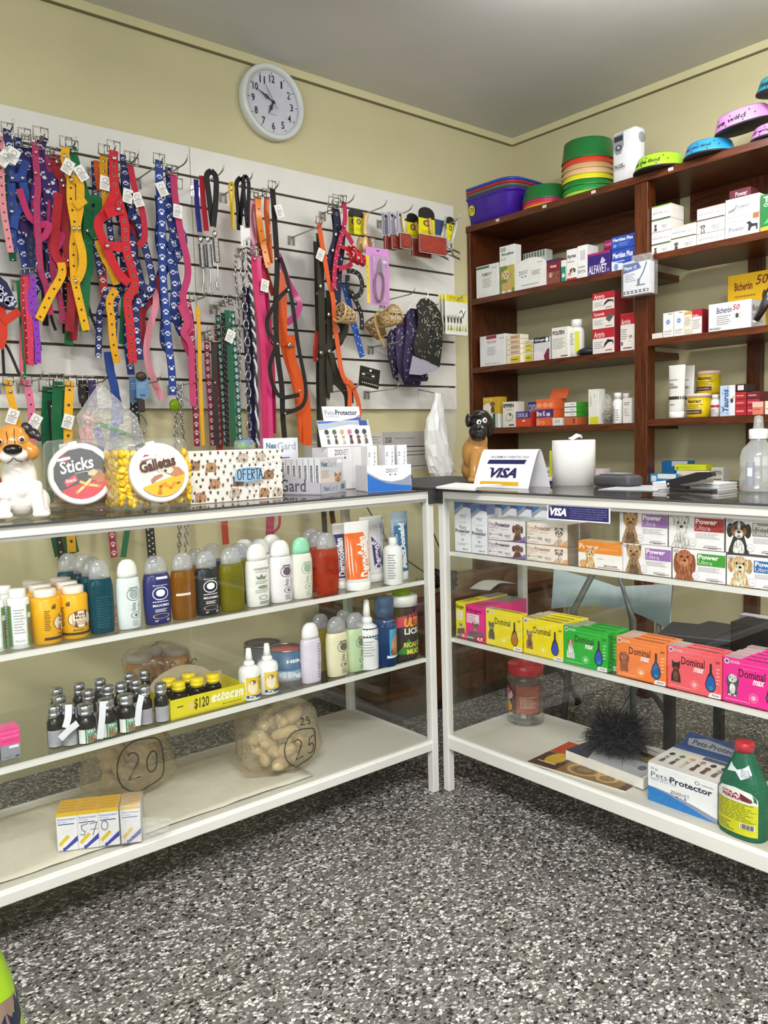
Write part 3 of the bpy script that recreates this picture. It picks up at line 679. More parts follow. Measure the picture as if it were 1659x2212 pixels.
flask(S1,'shampoo',None,'shampoo_bottle','white shampoo bottle with a mint green dome cap','shampoo bottle',632,675,1304,1160,1.92,[PL('e6e6dc'),PL('8fd8b4')],recol(WSH,'9ab09c'))
for x0,x1,yb,yt,f,lb in ((685,731,1290,1150,1.92,'orange red shampoo bottle against the purple tube, front of three'),(667,713,1287,1149,1.975,'orange red shampoo bottle nearest the mint capped bottle'),(655,697,1280,1148,2.05,'orange red shampoo bottle hidden at the rear of its trio')):
    flask(S1,'shampoo','or','shampoo_bottle',lb,'shampoo bottle',x0,x1,yb,yt,f,[LQ('d9482a'),CAPc],recol(SH[:3],'9a2c14'),'orange red shampoo bottles')
def dermo(c1, tx='DermoSedan', extra=()):
    return [R(.0,.17,.62,.84,c1),P_([(.62,.2),(.95,.34),(.98,.5),(.62,.84)],c1),T(tx,.42,.2,.74,.78,'f4f2f0',.05,0,1)]+list(extra)
tube_pack(S1,'cream_tube','white tube with a purple panel, left of the orange tube','shampoo tube',722,764,1278,1130,1.96,PL('f0eeec'),PL('efefee'),[R(0,.17,.5,.84,'33246e'),P_([(.5,.17),(.8,.3),(.84,.5),(.5,.84)],'33246e'),T('DermoSedan',.2,.2,.46,.78,'f4f2f0',.05,0,1)])
tube_pack(S1,'cream_tube','white tube with an orange panel lettered in white','shampoo tube',747,801,1274,1126,1.905,PL('f2f0ee'),PL('f0f0ef'),dermo('ee6a1e',extra=[T('Champu',.8,.58,.88,.8,'d8622a',0,0,1)]))
tube_pack(S1,'cream_tube','white tube with a purple swoosh standing behind the orange tube','shampoo tube',780,830,1268,1115,1.985,PL('f0eeec'),PL('efefee'),[P_([(.42,.2),(.7,.24),(.8,.4),(.62,.6),(.42,.7)],'33246e'),T('DermoSedan',.42,.2,.66,.86,'e8e4f0',.05,0,1),T('Champu',.72,.62,.82,.88,'33246e',.02,0,1),T('Antiseborreico',.86,.5,.94,.88,'33246e',0,0,1)])
flask(S1,'pump',None,'spray_bottle','frosted clear spray bottle behind the white pump bottle','spray bottle',812,843,1250,1122,2.03,[('d8d8d4','cap'),PL('eeeeea'),PL('e8e8e4')],[Ln(.2,.3,.6,.6,6,'888888')])
flask(S1,'pump',None,'spray_bottle','white pump bottle with a slim nozzle beside the blue tube','spray bottle',834,866,1255,1125,1.895,[PL('eeeeee'),PL('f2f2f2'),('dcdce0','cap')],[Ln(.05,.15,.35,.8,10,'7a8088')])
tube_pack(S1,'cream_tube','blue shampoo gel tube with a white cap at the corner post','shampoo tube',846,882,1247,1105,1.94,PL('1f6a9e'),PL('efefef'),[R(0,.86,1,1,'bcd4e2'),R(0,.8,1,.86,'8fb6d0'),T('MacDonald',.42,.17,.66,.84,'f4f6f8',.06,.2,1),T('Gel Champu',.76,.45,.88,.84,'16324a',0,0,1),T('Fórmula',.26,.4,.36,.68,'e8eef4',0,.2,1)])

# ================================================================ left showcase: lower glass shelf
S2 = ctxY(LZ2, 1.915); S2['df'] = YO
carton(S2,'medicine_box','pink and grey medicine box alone at the end of the lower glass shelf','medicine box',5,49,1671,1573,.045,'8d8d97',{'F':[R(0,.48,1,1,'e83a86'),R(.05,.86,.95,.9,'f06aa6'),R(.05,.72,.95,.76,'f06aa6'),R(.05,.6,.95,.63,'c82a6e'),R(.42,.36,.9,.44,'e8e6ee'),T('mirrapel',.08,.06,.5,.12,'55555f'),R(.7,.05,.92,.1,'3a3a44')],'T':[R(0,0,1,1,'f0559a')]},f=1.915)
carton(S2,'medicine_box','violet grey medicine box cut by the photo edge beside the pink one','medicine box',-42,2,1674,1580,.045,'6a5a80',{'F':[R(0,.5,1,.96,'9a3a78')]},f=1.915)
VL=[R(.1,.06,.92,.56,'e3e6e4'),R(.34,.06,.92,.56,'3f7a52'),T('TEA',.4,.42,.78,.53,'dfeee2',.03),E_(.6,.2,.2,.12,'8a6a48'),E_(.72,.26,.1,.08,'efe8de'),R(.36,.34,.9,.4,'6aa08a')]
VL2 = [R(.05, .05, .95, .6, 'a9a9b0'), Ln(.1, .12, .9, .55, 9, '8a8a92')]
AMB = ('17130f', 'pl'); SIL = ('b9bbc2', 'met')
vv=[(104,138,1613,1523,1.925,1,'brown'),(137,170,1618,1521,1.91,1,''),(168,210,1624,1520,1.9,0,''),(214,254,1611,1516,1.905,0,''),(256,295,1601,1508,1.905,0,''),(301,332,1586,1497,1.92,1,''),(333,370,1577,1489,1.91,1,''),
      (118,150,1600,1510,1.99,1,''),(180,212,1590,1505,1.99,1,''),(222,254,1580,1498,1.99,1,''),(250,282,1572,1494,1.99,1,''),(282,314,1565,1489,1.99,1,''),
      (112,144,1585,1500,2.06,1,''),(160,192,1575,1494,2.06,1,''),(205,237,1565,1486,2.06,1,''),(268,300,1553,1478,2.06,1,''),(300,332,1545,1474,2.06,1,'')]
vlab=['front row, first from the pink box, label turned away','front row, second from the pink box, under a slanting strip','front row, green dog label out, nearest the shelf edge','front row, paper strip over its green label','front row, clear green label, fifth from the pink box','front row, grey label, second from the yellow display','front row, grey label, touching the yellow display',
        'first of the middle row','second of the middle row','third of the middle row','fourth of the middle row','last of the middle row','first of the back row','second of the back row','third of the back row','fourth of the back row','last of the back row']
for (x0, x1, yb, yt, f, k, _), lb in zip(vv, vlab):
    o=flask(S2,'vial','v%d'%k,'dropper_vial','dark vial, silver cap, '+lb,'medicine bottle',x0,x1,yb,yt,f,[AMB,SIL],VL2 if k else VL,'dark vials with silver caps',rot=rnd.uniform(-.3,.3) if k else 0)
def strip_tag(px, label):
    m=MB();ps=[onY(x,y,f+YO) for x,y,f in px];m.ribbon(smooth_path(ps,4),.016,('e6e8f0','p'),.0006);return whole('paper_strip',m,label,'paper tag')
strip_tag(((148,1522,1.88),(147,1550,1.874),(141,1572,1.87)),'white paper strip over the second small dark bottle')
strip_tag(((168,1562,1.872),(148,1578,1.87),(130,1596,1.868)),'white paper strip slanting in front of the second small bottle')
strip_tag(((222,1515,1.87),(221,1545,1.866),(216,1596,1.866)),'white paper strip hanging over the fourth small dark bottle')
strip_tag(((306,1502,1.895),(300,1530,1.886),(297,1568,1.886)),'white paper strip beside the sixth small dark bottle')
# yellow counter display with amber bottles
p0 = onY(371, 1576, 1.92); p1 = onY(531, 1535, 1.92); bw = p1.x-p0.x; bh = .052
t=thing('display_box','yellow open display box lettered ectocan holding yellow capped bottles','display box',((p0.x+p1.x)/2,1.92,LZ2+.0005))
m=MB();yk=('d9cc1c','p');m.box(-bw/2,0,0,bw/2,.002,bh,yk);m.box(-bw/2,.002,0,-bw/2+.002,.13,bh,yk);m.box(bw/2-.002,.002,0,bw/2,.13,bh,yk);m.box(-bw/2,.002,0,bw/2,.13,.002,yk)
m.prt(fmap(bw,bh,.13,'F'),[R(.0,.0,1,.1,'c4b414'),T('$120',.30,.22,.5,.82,'3a3420',.02,.1),T('ectocan',.53,.38,.98,.9,'f3efc4',.06,.25),Ln(.68,.14,.96,.26,1,'6a6420'),R(.08,.56,.16,.62,'4a4420'),E_(.26,.5,.025,.16,'e8b898')])
m.build('tray', t)
m = MB(); n = 14; vs = []
for i in range(n+1):
    u = i/n; x = -bw/2+bw*u; z = bh+.006+.042*math.sin(PI*min(1, u*1.15+.0))**.7 if u < .87 else bh+.01
    vs += [(x, .128, .002), (x, .13, max(bh, z)), (x, .131, max(bh, z)), (x, .1315, .002)]
m.add(vs,[f for i in range(n) for f in ((4*i,4*i+4,4*i+5,4*i+1),(4*i+1,4*i+5,4*i+6,4*i+2),(4*i+2,4*i+6,4*i+7,4*i+3))],('b9ad92','p'));m.build('back_flap',t,'bare cardboard back flap')
for i,(cx,yt,f,lb) in enumerate(((388,1475,1.945,'front left'),(368,1463,1.995,'rear left'),(428,1462,1.945,'front middle'),(411,1452,1.995,'rear middle'),(463,1451,1.945,'front right'))):
    flask(S2,'vial','ecto','dropper_vial','amber bottle with yellow cap, %s of the yellow display box'%lb,'medicine bottle',cx-17,cx+17,1540,yt,f,[('2a1c0c','liq'),PL('e8cf12')],[R(0,.1,1,.5,'c8b82a')],'yellow capped bottles in the display box')
    FL[('vial', 'ecto')].location.z = LZ2+.003
for o in [o for o in bpy.data.objects if o.get('group')=='yellow capped bottles in the display box']:o.location.z=LZ2+.004
NZ=[R(.2,.08,.98,.7,'e6c43a'),R(.66,.62,.98,.7,'2c4a8a'),E_(.42,.4,.18,.2,'efe2c0'),E_(.42,.55,.1,.07,'6a4a2a'),Ln(.64,.3,.95,.58,6,'a0521a'),R(.2,.08,.98,.16,'2c4a8a'),T('Pe',.3,.09,.5,.15,'f0f0f0',.03)]
for x0, x1, yb, yt, f, lb in ((521, 562, 1530, 1399, 1.915, 'left'), (559, 602, 1519, 1391, 1.925, 'right')):
    flask(S2,'nozzle','glue','nozzle_bottle','white nozzle bottle with a yellow dog label, %s one of the pair'%lb,'medicine bottle',x0,x1,yb,yt,f,[PL('f0f0ee'),PL('f4f4f2'),PL('f4f4f2')],NZ,'white nozzle bottles')
CAN=[R(0,0,1,.14,'b0784a'),R(0,.14,1,.42,'8fa8bc'),T('HERA',.3,.66,.72,.76,'e8eef4',.04),E_(.3,.3,.2,.1,'c8d4dc'),E_(.65,.24,.18,.09,'d8e0e4')]
flask(S2,'can',None,'metal_can','blue printed tin can with a reddish lid behind the right nozzle bottle','tin can',590,653,1506,1397,1.985,[('4a6a8c','p'),('b8b8ba','met'),('b05a5a','p')],CAN)
flask(S2,'can',None,'metal_can','dark grey tin can at the back behind the blue can','tin can',536,604,1490,1387,2.09,[('4c4e58','p'),('8a8a8c','met'),('3a3a40','p')],[T('TRAER',.2,.55,.6,.64,'a8aab4',.02)])
flask(S2,'shampoo',None,'shampoo_bottle','slim lilac white bottle with white dome cap beside the blue can','shampoo bottle',653,694,1490,1344,1.92,[PL('dcd2e2'),PL('f2f0f2')],recol([Ln(.6,.1,.8,.9,14,'9a90a4'),Ri(.7,.35,.1,.05,.2,'9a90a4')],'8a8094'))
flask(S2,'shampoo',None,'shampoo_bottle','clear yellow bottle behind the lilac white one','shampoo bottle',676,716,1478,1325,2.0,[LQ('c2b23c'),CAPc])
flask(S2,'shampoo','cream','shampoo_bottle','cream coloured shampoo bottle with clear cap and dark dog print','shampoo bottle',708,752,1474,1331,1.92,[PL('e6dfbc'),CAPc],recol(WSH,'6a6450'))
flask(S2,'shampoo','green','shampoo_bottle','pale green shampoo bottle with clear cap next to the cream one','shampoo bottle',750,790,1461,1322,1.92,[PL('bcd2a8'),CAPc],recol(WSH,'6a7a60'))
flask(S2,'shampoo','cream2','shampoo_bottle','yellowish shampoo bottle at the back between cream and green ones','shampoo bottle',727,765,1455,1316,2.01,[LQ('b8ae50'),CAPc])
flask(S2,'nozzle',None,'nozzle_bottle','white nozzle bottle with black and blue label beside the blue shampoo','medicine bottle',776,814,1449,1295,1.915,[PL('f0f0f2'),PL('f2f2f2'),PL('f2f2f2')],[R(.06,.72,.96,.92,'1c1e24'),T('TRITOMEXOL',.12,.83,.9,.89,'eeeeee',.02),T('fungicida',.3,.75,.8,.79,'c8c8c8'),P_([(.45,.7),(.7,.62),(.85,.4),(.9,.1),(.96,.1),(.96,.7)],'3a86c0'),Ln(.12,.3,.5,.66,6,'a8acb4'),R(.74,.08,.94,.17,'2a3244')])
flask(S2,'vial',None,'shampoo_bottle','blue shampoo bottle with an uncapped neck and dog label','shampoo bottle',812,852,1438,1288,1.905,[LQ('2c5a9a'),LQ('5a80b0')],[R(.32,.18,.98,.92,'e6ecf0'),T('SHAM',.36,.8,.94,.9,'2c4a80',.04),R(.4,.22,.94,.76,'4aa0d0'),E_(.66,.42,.2,.2,'c89868'),E_(.7,.58,.12,.12,'a8744a'),E_(.66,.3,.24,.08,'8a5a34')])
TUB=[R(.02,.02,.98,.98,'2a2024'),P_([(.1,.8),(.95,.95),(.95,.75),(.1,.6)],'c83a5a'),T('ULTRA',.3,.62,.9,.8,'f0a42a',.05,.15),T('LICKS',.3,.48,.8,.6,'e8e8d8',.04),P_([(.1,.1),(.4,.4),(.55,.2),(.7,.45),(.95,.12)],'3a7a2a'),T('RICAS EN',.28,.24,.8,.33,'e8d84a',.03),T('MUCUS',.35,.1,.85,.2,'e8d84a',.04)]
t=flask(S2,'tub',None,'plastic_tub','black plastic tub with white lid and a bright red and green label','tub',843,896,1421,1284,1.94,[PL('17161a'),PL('e6e6e4')],TUB)
MB().lathe([(0,0),(.03,0),(.03,.012),(.024,.02),(0,.022)],('a8d02a','liq'),16).build('toy_insert',t,'lime green top');bpy.data.objects['toy_insert'].location=(0,0,max(v[2] for c in t.children if c.name !='toy_insert' for v in c.bound_box)+.0003)
# bag of amber bottles
def blob_bag(name, label, cat, base, rx, ry, h, m, seed, lean=0.0, squash=1.5):
    r_=random.Random(seed);ph=[r_.uniform(0,6.28) for _ in range(8)];mb=MB();vs,fs=[],[];nr,ns=15,36
    for i in range(nr+1):
        v = i/nr
        prof=math.sin(min(1,v*3.2+.12)*PI/2)**.6*(1-.18*v)*(1 if v<.72 else max(.0,math.cos((v-.72)/.28*PI/2))**.55)
        for k in range(ns):
            a=2*PI*k/ns;wv=1+.09*math.sin(3*a+ph[0]+2*v)*v+.06*math.sin(5*a+ph[1]-4*v)+.04*math.sin(11*a+ph[2]+5*v)+.03*math.sin(17*a+ph[3])*v
            vs.append((rx*prof*wv*math.cos(a)+lean*v*h,ry*prof*wv*math.sin(a),h*v*(1+.04*math.sin(4*a+ph[4])*v)))
    for i in range(nr):
        for k in range(ns): j = (k+1) % ns; fs.append((i*ns+k, i*ns+j, i*ns+ns+j, i*ns+ns+k))
    fs.append(tuple(range(ns-1, -1, -1)))
    mb.add(vs, fs, m, True); return mb, vs, ns
ob=onY(345,1476,2.19);t=thing('bottle_pack','clear printed bag of ochre capped jars behind the small silver capped bottles','bag of jars',(ob.x,2.19,LZ2+.001))
for i, (dx, dy) in enumerate(((-.058, 0), (.055, .0), (0, .05))):
    MB().lathe([(0,.001),(.036,.001),(.038,.006),(.038,.085),(.03,.095),(0,.095)],('c08428','pl'),20,c=(dx,dy)).lathe([(0,.096),(.035,.096),(.035,.112),(.028,.116),(0,.116)],('c2bcae','pl'),20,c=(dx,dy)).build('jar',t)
mb,vs,ns=blob_bag('','','',None,.108,.1,.138,('f4ece0','clr'),5);mb.build('plastic_bag',t,'clear plastic bag')
m = MB(); ps = [Vector(v) for v in vs]
for k in range(16):
    q = (4+2*rnd.randrange(4))*ns+rnd.randrange(ns//2, ns); c_ = ps[q]*1.012; c_.z = ps[q].z
    m.tube([c_+Vector((.009*math.cos(a),-.001,.009*math.sin(a))) for a in np.linspace(0,4.6+rnd.random(),8)],.0014,('5a4630','p'),4)
m.build('printed_pattern', t, 'brown scribble print on the bag')

# ================================================================ left showcase: floor of the case
def sheet():
    m = MB(); nx, ny = 40, 12; x0, x1 = -.35, 1.30; vs = []
    r_ = random.Random(4); ph = [r_.uniform(0, 6) for _ in range(6)]
    for i in range(nx+1):
        for j in range(ny+1):
            x = x0+(x1-x0)*i/nx; y = 1.91+.345*j/ny; e = .02*math.sin(x*9+ph[3]) if i in (nx,) else 0
            z=.0035+.0035*abs(math.sin(x*13+y*9+ph[0]))*abs(math.sin(y*23-x*5+ph[1]))+.002*abs(math.sin(x*31+ph[2]+y*17));vs.append((x+e,y,BZ+z))
    m.add(vs,[(i*(ny+1)+j,(i+1)*(ny+1)+j,(i+1)*(ny+1)+j+1,i*(ny+1)+j+1) for i in range(nx) for j in range(ny)],('dad4c4','p'),True)
    o=whole('paper_sheet',m,'creased white sheet lining the floor of the left glass counter','sheet');md=o.modifiers.new('thick','SOLIDIFY');md.thickness=.0006
sheet()
SZ = BZ+.0095
def chip_bag(name, label, cx, yb, f, w, h, num, seed, circ):
    f += YO; p = onY(cx, yb, f); t = thing(name, label, 'bag of treats', (p.x, f, SZ))
    mb,vs,ns=blob_bag('','','',None,w/2,w*.36,h,('e2d3b4','bag'),seed);mb.build('plastic_bag',t,'thin clear plastic bag')
    r_ = random.Random(seed); m = MB(); rings = []
    for k in range(26):
        q = r_.uniform(0, 6.28); zz = r_.uniform(.03, h*.72); rr = w*.36*(1-.45*zz/h)*r_.uniform(.35, .92)
        m.ell((rr*math.cos(q),rr*.72*math.sin(q),zz),(r_.uniform(.03,.045),.02,.018),('cdb992','p'),10,(r_.uniform(0,3),r_.uniform(-.6,.6),r_.uniform(0,3)),6)
    m.build('dog_chews', t)['kind'] = 'stuff'
    m = MB(); pts = lambda u, v: surf_pt(vs, ns, u, v)
    def surf_pt(vs, ns, u, v):
        a=(-PI/2+u)%(2*PI);k=a/(2*PI)*ns;i=min(14.99,max(0,v*15));i0=int(i);k0=int(k)%ns;fi,fk=i-i0,k-int(k)
        g = lambda ii, kk: Vector(vs[ii*ns+kk % ns])
        q=g(i0,k0).lerp(g(i0,k0+1),fk).lerp(g(i0+1,k0).lerp(g(i0+1,k0+1),fk),fi);return q+Vector((q.x,q.y,0)).normalized()*.0022
    for st in num: m.tube([surf_pt(vs, ns, u, v) for u, v in st], .0017, ('2c2622', 'p'), 5)
    m.build('handwritten_price', t, 'black felt pen number')
    return t
def arc(cx,cy,rx,ry,a0,a1,n=14):return [(cx+rx*math.cos(a),cy+ry*math.sin(a)) for a in np.linspace(a0,a1,n)]
def digits(kind, cx, cy, s, k=1.0):
    two = arc(cx-.5*s, cy+.35*s*k, .3*s, .3*s*k, 2.6, -.6, 8)+[(cx-.78*s, cy-.55*s*k), (cx-.2*s, cy-.5*s*k)]
    five=[(cx+.75*s,cy+.62*s*k),(cx+.3*s,cy+.6*s*k),(cx+.25*s,cy+.1*s*k)]+arc(cx+.45*s,cy-.15*s*k,.3*s,.35*s*k,1.6,-2.4,9)
    zero = arc(cx+.5*s, cy, .3*s, .5*s*k, 1.5, 1.5+6.28, 16)
    return [two, five if kind == '25' else zero]
chip_bag('treat_bag','clear bag of pale dog chews marked 25, in the middle of the case floor',604,1678,2.0,.285,.215,digits('25',.22,.36,.34,.62)+[arc(.22,.36,.5,.27,0,6.28,24)]+[[(u*.5+.28,v*.5+.42) for u,v in q] for q in digits('25',.0,.62,.26,.6)],11,True)
chip_bag('treat_bag','clear bag of dog chews marked 20 behind the yellow topped boxes',280,1722,2.15,.27,.205,digits('20',.05,.5,.42,.7)+[arc(.08,.48,.62,.36,0,6.28,24)],17,True)
YW={'F':[R(0,.9,1,1,'e2b81e'),T('Ketoconazol',.08,.8,.92,.86,'4a5aa0',.01),T('Drops',.08,.73,.5,.78,'4a5aa0'),R(.08,.685,.86,.71,'3a4a90'),P_([(.06,.2),(.5,.42),(.62,.36),(.16,.13)],'e2c020'),P_([(.28,.06),(1,.38),(1,.24),(.36,.0)],'3b40a2'),E_(.33,.05,.07,.05,'3b40a2'),Ln(.08,.01,.3,.04,1,'777788')],'T':[R(0,0,1,1,'d9a93c')]+[Ln(.1,.08+.22*i,.9,.16+.22*i,1,'b07f22') for i in range(4)]}
SF = ctxY(SZ, 1.91); SF['df'] = YO; yg = 'yellow topped medicine boxes on the case floor'
p0,p1=onZ(141,1851,SZ),onZ(318,1829,SZ);ryb=math.atan2(p1.y-p0.y,p1.x-p0.x);W1=(p1-p0).length/3.95;H1=onY(141,1766,p0.y).z-SZ;dirv=(p1-p0).normalized();ybd=.075
for i,lb in enumerate(('white medicine box with yellow top, furthest left of the row on the case floor','white yellow topped medicine box with a handwritten 57, second of the row','white yellow topped medicine box with a handwritten 0, third of the row','white yellow topped medicine box inside a clear plastic bag at the row end')):
    c1=whole('medicine_box',carton_mesh(W1,H1,ybd,'eceaf0',YW),lb,'medicine box',p0+dirv*W1*(.5+1.01*i+(.06 if i==3 else 0))+Vector((-.006,.034,.0008)),ryb,yg)
pen = mat('4a4a50')
# the price is written across the second and third box
for i,ds in ((1,[('ln',[(.5,.66),(.18,.62),(.22,.5),(.36,.46),(.3,.36),(.12,.4)],.03,pen),('ln',[(.6,.64),(.95,.68),(.72,.34)],.03,pen),('ln',[(.62,.5),(.94,.5)],.025,pen)]),(2,[('ln',arc(.3,.56,.16,.12,0,6.3),.03,pen)])):
    o = [q for q in bpy.data.objects if q.get('group') == yg][i]
    mm=carton_mesh(W1,H1,ybd,'eceaf0',YW);mm.prt(lambda u,v,L:(-W1/2+u*W1,-.0012-LAYER*L,v*H1),ds,aspect=W1/H1);d2=mm.build('tmp');o.data=d2.data;bpy.data.objects.remove(d2)
mb = MB(); mb.box(-.002, -.003, -.0006, W1+.003, ybd+.004, H1+.003, ('f2f2f0', 'bag'), .004)
mb.add([(W1+.003,.0,.0),(W1+.004,.0,.06),(W1+.075,-.004,.052),(W1+.06,.0,.02),(W1+.003,.004,.0),(W1+.004,.004,.06),(W1+.075,.0,.052),(W1+.06,.004,.02)],[(0,1,2,3),(7,6,5,4),(0,4,5,1),(1,5,6,2),(2,6,7,3),(3,7,4,0)],('f2f2f0','bag'))
whole('plastic_bag',mb,'clear plastic bag around the last yellow topped box on the case floor','bag',c1.location-dirv*W1/2,ryb)
# ================================================================ right showcase: upper glass shelf
Q1 = ctxX(RZ1, RX0+.04)
def spray_dec(w, h):
    return {'F':[P_([(0,.70),(0,1),(1,1),(1,.9),(.55,.86)],'9aa0b4'),P_([(0,.8),(0,1),(1,1),(1,.94),(.5,.93)],'3f6fb4'),P_([(.55,1),(1,1),(1,.86),(.52,.89)],'2c4a94')]+zoovet(.36,.66,.74,.73)+
        [Ln(.3,.57,.8,.585,1),T('Pets',.32,.44,.72,.52,'4a5068'),T('Protector',.06,.375,.94,.445,'23283c',.03),T('SPRAY',.36,.325,.7,.355,'6a6e80'),Ri(.5,.24,.07,.02,.35,'333a4c'),Ln(.2,.13,.82,.18,2,'9a9ca8'),T('250 ml',.48,.045,.8,.075,'444a5a',.02)],
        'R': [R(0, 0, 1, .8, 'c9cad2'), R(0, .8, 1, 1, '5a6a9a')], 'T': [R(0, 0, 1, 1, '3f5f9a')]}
s1=carton(Q1,'spray_box','tall white and blue flea spray box at the corner post','medicine box',983,1018,1197,1082,.036,'eeeef4',spray_dec,f=1.8245)
s2=carton(Q1,'spray_box','slightly lower white and blue flea spray box, second from the corner post','medicine box',1019,1053,1204,1090,.036,'eeeef4',spray_dec,f=1.8245)
for i, lb in enumerate(('directly behind the flat boxes, first', 'second', 'third', 'fourth')):
    dup(s2,Vector((1.823+.115,onX(1068+33*i,1150,1.938).y,RZ1+.0004)),None,'blue topped spray box in the rear row, %s from the corner post'%(lb if i else 'first'),'spray boxes in the rear row')
def pp_dec(breed, c1, tcol):
    def f(w, h):
        return {'F':[('p',[(.35,0),(1,0),(1,.32),(.85,.16),(.6,.05)],mat(c1[0])),('p',[(.72,0),(1,0),(1,.2)],mat(c1[1]))]+animal(breed,.8,.42,.2,.45)+[('p',[(.66,0),(1,0),(1,.2),(.86,.1)],mat(c1[0])),('p',[(.82,0),(1,0),(1,.13)],mat(c1[1])),
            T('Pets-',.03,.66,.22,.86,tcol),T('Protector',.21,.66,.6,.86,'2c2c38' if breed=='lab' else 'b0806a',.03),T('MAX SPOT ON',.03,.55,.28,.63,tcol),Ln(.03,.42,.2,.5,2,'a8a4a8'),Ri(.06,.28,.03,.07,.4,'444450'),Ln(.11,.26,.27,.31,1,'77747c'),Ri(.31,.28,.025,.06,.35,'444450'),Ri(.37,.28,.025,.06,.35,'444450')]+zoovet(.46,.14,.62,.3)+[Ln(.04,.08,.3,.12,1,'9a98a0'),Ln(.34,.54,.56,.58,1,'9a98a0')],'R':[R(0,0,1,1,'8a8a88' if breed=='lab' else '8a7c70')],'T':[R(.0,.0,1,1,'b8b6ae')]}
    return f
for br,x0,x1,y,c1,tc,nm in (('lab',1055,1135,((1212,1170),(1165,1124)),('8a7ab0','6a4aa0'),'5a5668','purple footed packet showing a brown dog'),('bulldog',1138,1226,((1226,1179),(1178,1131)),('e0a888','ee9a4a'),'c09a84','orange footed packet showing a bulldog')):
    for k, (yb, yt) in enumerate(y):
        o=carton(Q1,'spot_on_box','%s, %s in its front stack of two'%(nm,('lower','upper')[k]),'medicine box',x0,x1,yb,yt,.05,'ece8ee' if br=='lab' else 'f2e4da',pp_dec(br,c1,tc),f=1.8245,z=RZ1 if k==0 else hp);hp=o.location.z+o['_h']+.0008
        for j in (1,):
            dup(o,o.location+Vector((.053*j,-.002*j,0)),None,'%s, %s one standing behind the front stack'%(nm,('lower','upper')[k]))
def power(col, breed, ultra='Ultra', wide=False):
    def f(w, h):
        su = .34; sv = su*w/h
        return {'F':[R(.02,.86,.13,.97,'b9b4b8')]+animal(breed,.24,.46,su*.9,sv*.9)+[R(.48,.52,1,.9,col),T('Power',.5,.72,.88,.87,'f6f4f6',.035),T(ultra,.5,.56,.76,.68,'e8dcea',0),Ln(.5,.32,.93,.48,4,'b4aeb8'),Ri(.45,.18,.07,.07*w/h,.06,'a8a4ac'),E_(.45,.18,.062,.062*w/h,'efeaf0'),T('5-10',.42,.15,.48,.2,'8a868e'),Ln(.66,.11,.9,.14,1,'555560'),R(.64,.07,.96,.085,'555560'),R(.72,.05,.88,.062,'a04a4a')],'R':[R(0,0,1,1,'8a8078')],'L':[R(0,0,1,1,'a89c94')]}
    return f
def pspec(w, h):
    return {'F':[R(0,.56,1,1,'ea8a2c'),T('Power',.03,.70,.48,.90,'f8f0e4',.02),T('Spectral',.5,.68,.9,.8,'f2b87a')]+animal('persian',.27,.4,.22,.2*w/h)+[Ln(.45,.36,.6,.4,1,'9a8a80'),T('BROUWER',.6,.1,.9,.17,'8a3030',.02),R(.45,.06,.95,.075,'7a2a2a'),Ri(.12,.16,.09,.13,.1,'d89a50'),E_(.12,.16,.075,.11,'e0aa6a')],'T':[R(0,0,1,1,'c89a60')]}
carton(Q1,'power_box','orange topped flea packet with a ginger cat standing alone in its row','medicine box',1249,1344,1232,1172,.05,'f2eeee',pspec,f=1.8245)
LH = 0
lows=[('yorkie','9a6ab4',1345,1451,1250,1178),('spaniel','3a9a2e',1452,1568,1265,1189),('golden','2a6aae',1569,1696,1284,1205)]
ups=[('yorkie','9a6ab4',1338,1443,1174,1103),('westie','b4202c',1444,1565,1186,1111),('bernese','9a9690',1567,1692,1204,1122)]
cn={'yorkie':'violet panel packet with a yorkshire terrier','spaniel':'green panel packet with a red spaniel','golden':'blue panel packet with a golden retriever','westie':'red panel packet with a white terrier','bernese':'grey panel packet with a black and white mountain dog'}
for br, c, x0, x1, yb, yt in lows:
    o=carton(Q1,'power_box',cn[br]+', lower row of the upper shelf','medicine box',x0,x1-1,yb,yt,.07,'f0ecf0',power(c,br),f=1.8245);LH=LH or o['_h']
for br, c, x0, x1, yb, yt in ups:
    carton(Q1,'power_box',cn[br]+', upper row of the upper shelf','medicine box',x0,x1-1,yb,yt,.07,'f0ecf0',power(c,br),f=1.8245,z=RZ1+.0012+LH)
# card payment sticker taped to the glass
p0=onX(1185,1105,RX0+.009);p1=onX(1321,1113,RX0+.009);w=p0.y-p1.y;h=onX(1253,1092,RX0+.009).z-onX(1253,1126,RX0+.009).z
m=MB();m.box(-w/2,0,0,w/2,.0006,h,('f0f0f4','p'));m.prt(fmap(w,h,.001,'F'),[R(.02,.07,.98,.93,'272560'),T('VISA',.05,.26,.32,.78,'f2f2f8',.05,.3),P_([(.05,.78),(.03,.78),(.09,.62)],'f2f2f8')]+[T(s_,.38,.74-.14*i,.95-.06*(i==4),.82-.14*i,'9a9ac8') for i,s_ in enumerate(('De acuerdo a lo establecido en la Ley de','Tarjetas de Credito No 25.065 y','modificatorias, para su seguridad','presente junto con ella, un documento','que acredite su identidad. Gracias'))])
m.box(-w*.62, -.0004, h*.55, -w*.42, .0002, h*1.3, ('f4f4f4', 'clr'))
whole('card_sticker',m,'small blue and white card payment sticker on the front glass of the right counter','sticker',(RX0+.003,(p0.y+p1.y)/2,onX(1253,1126,RX0+.009).z),-PI/2)

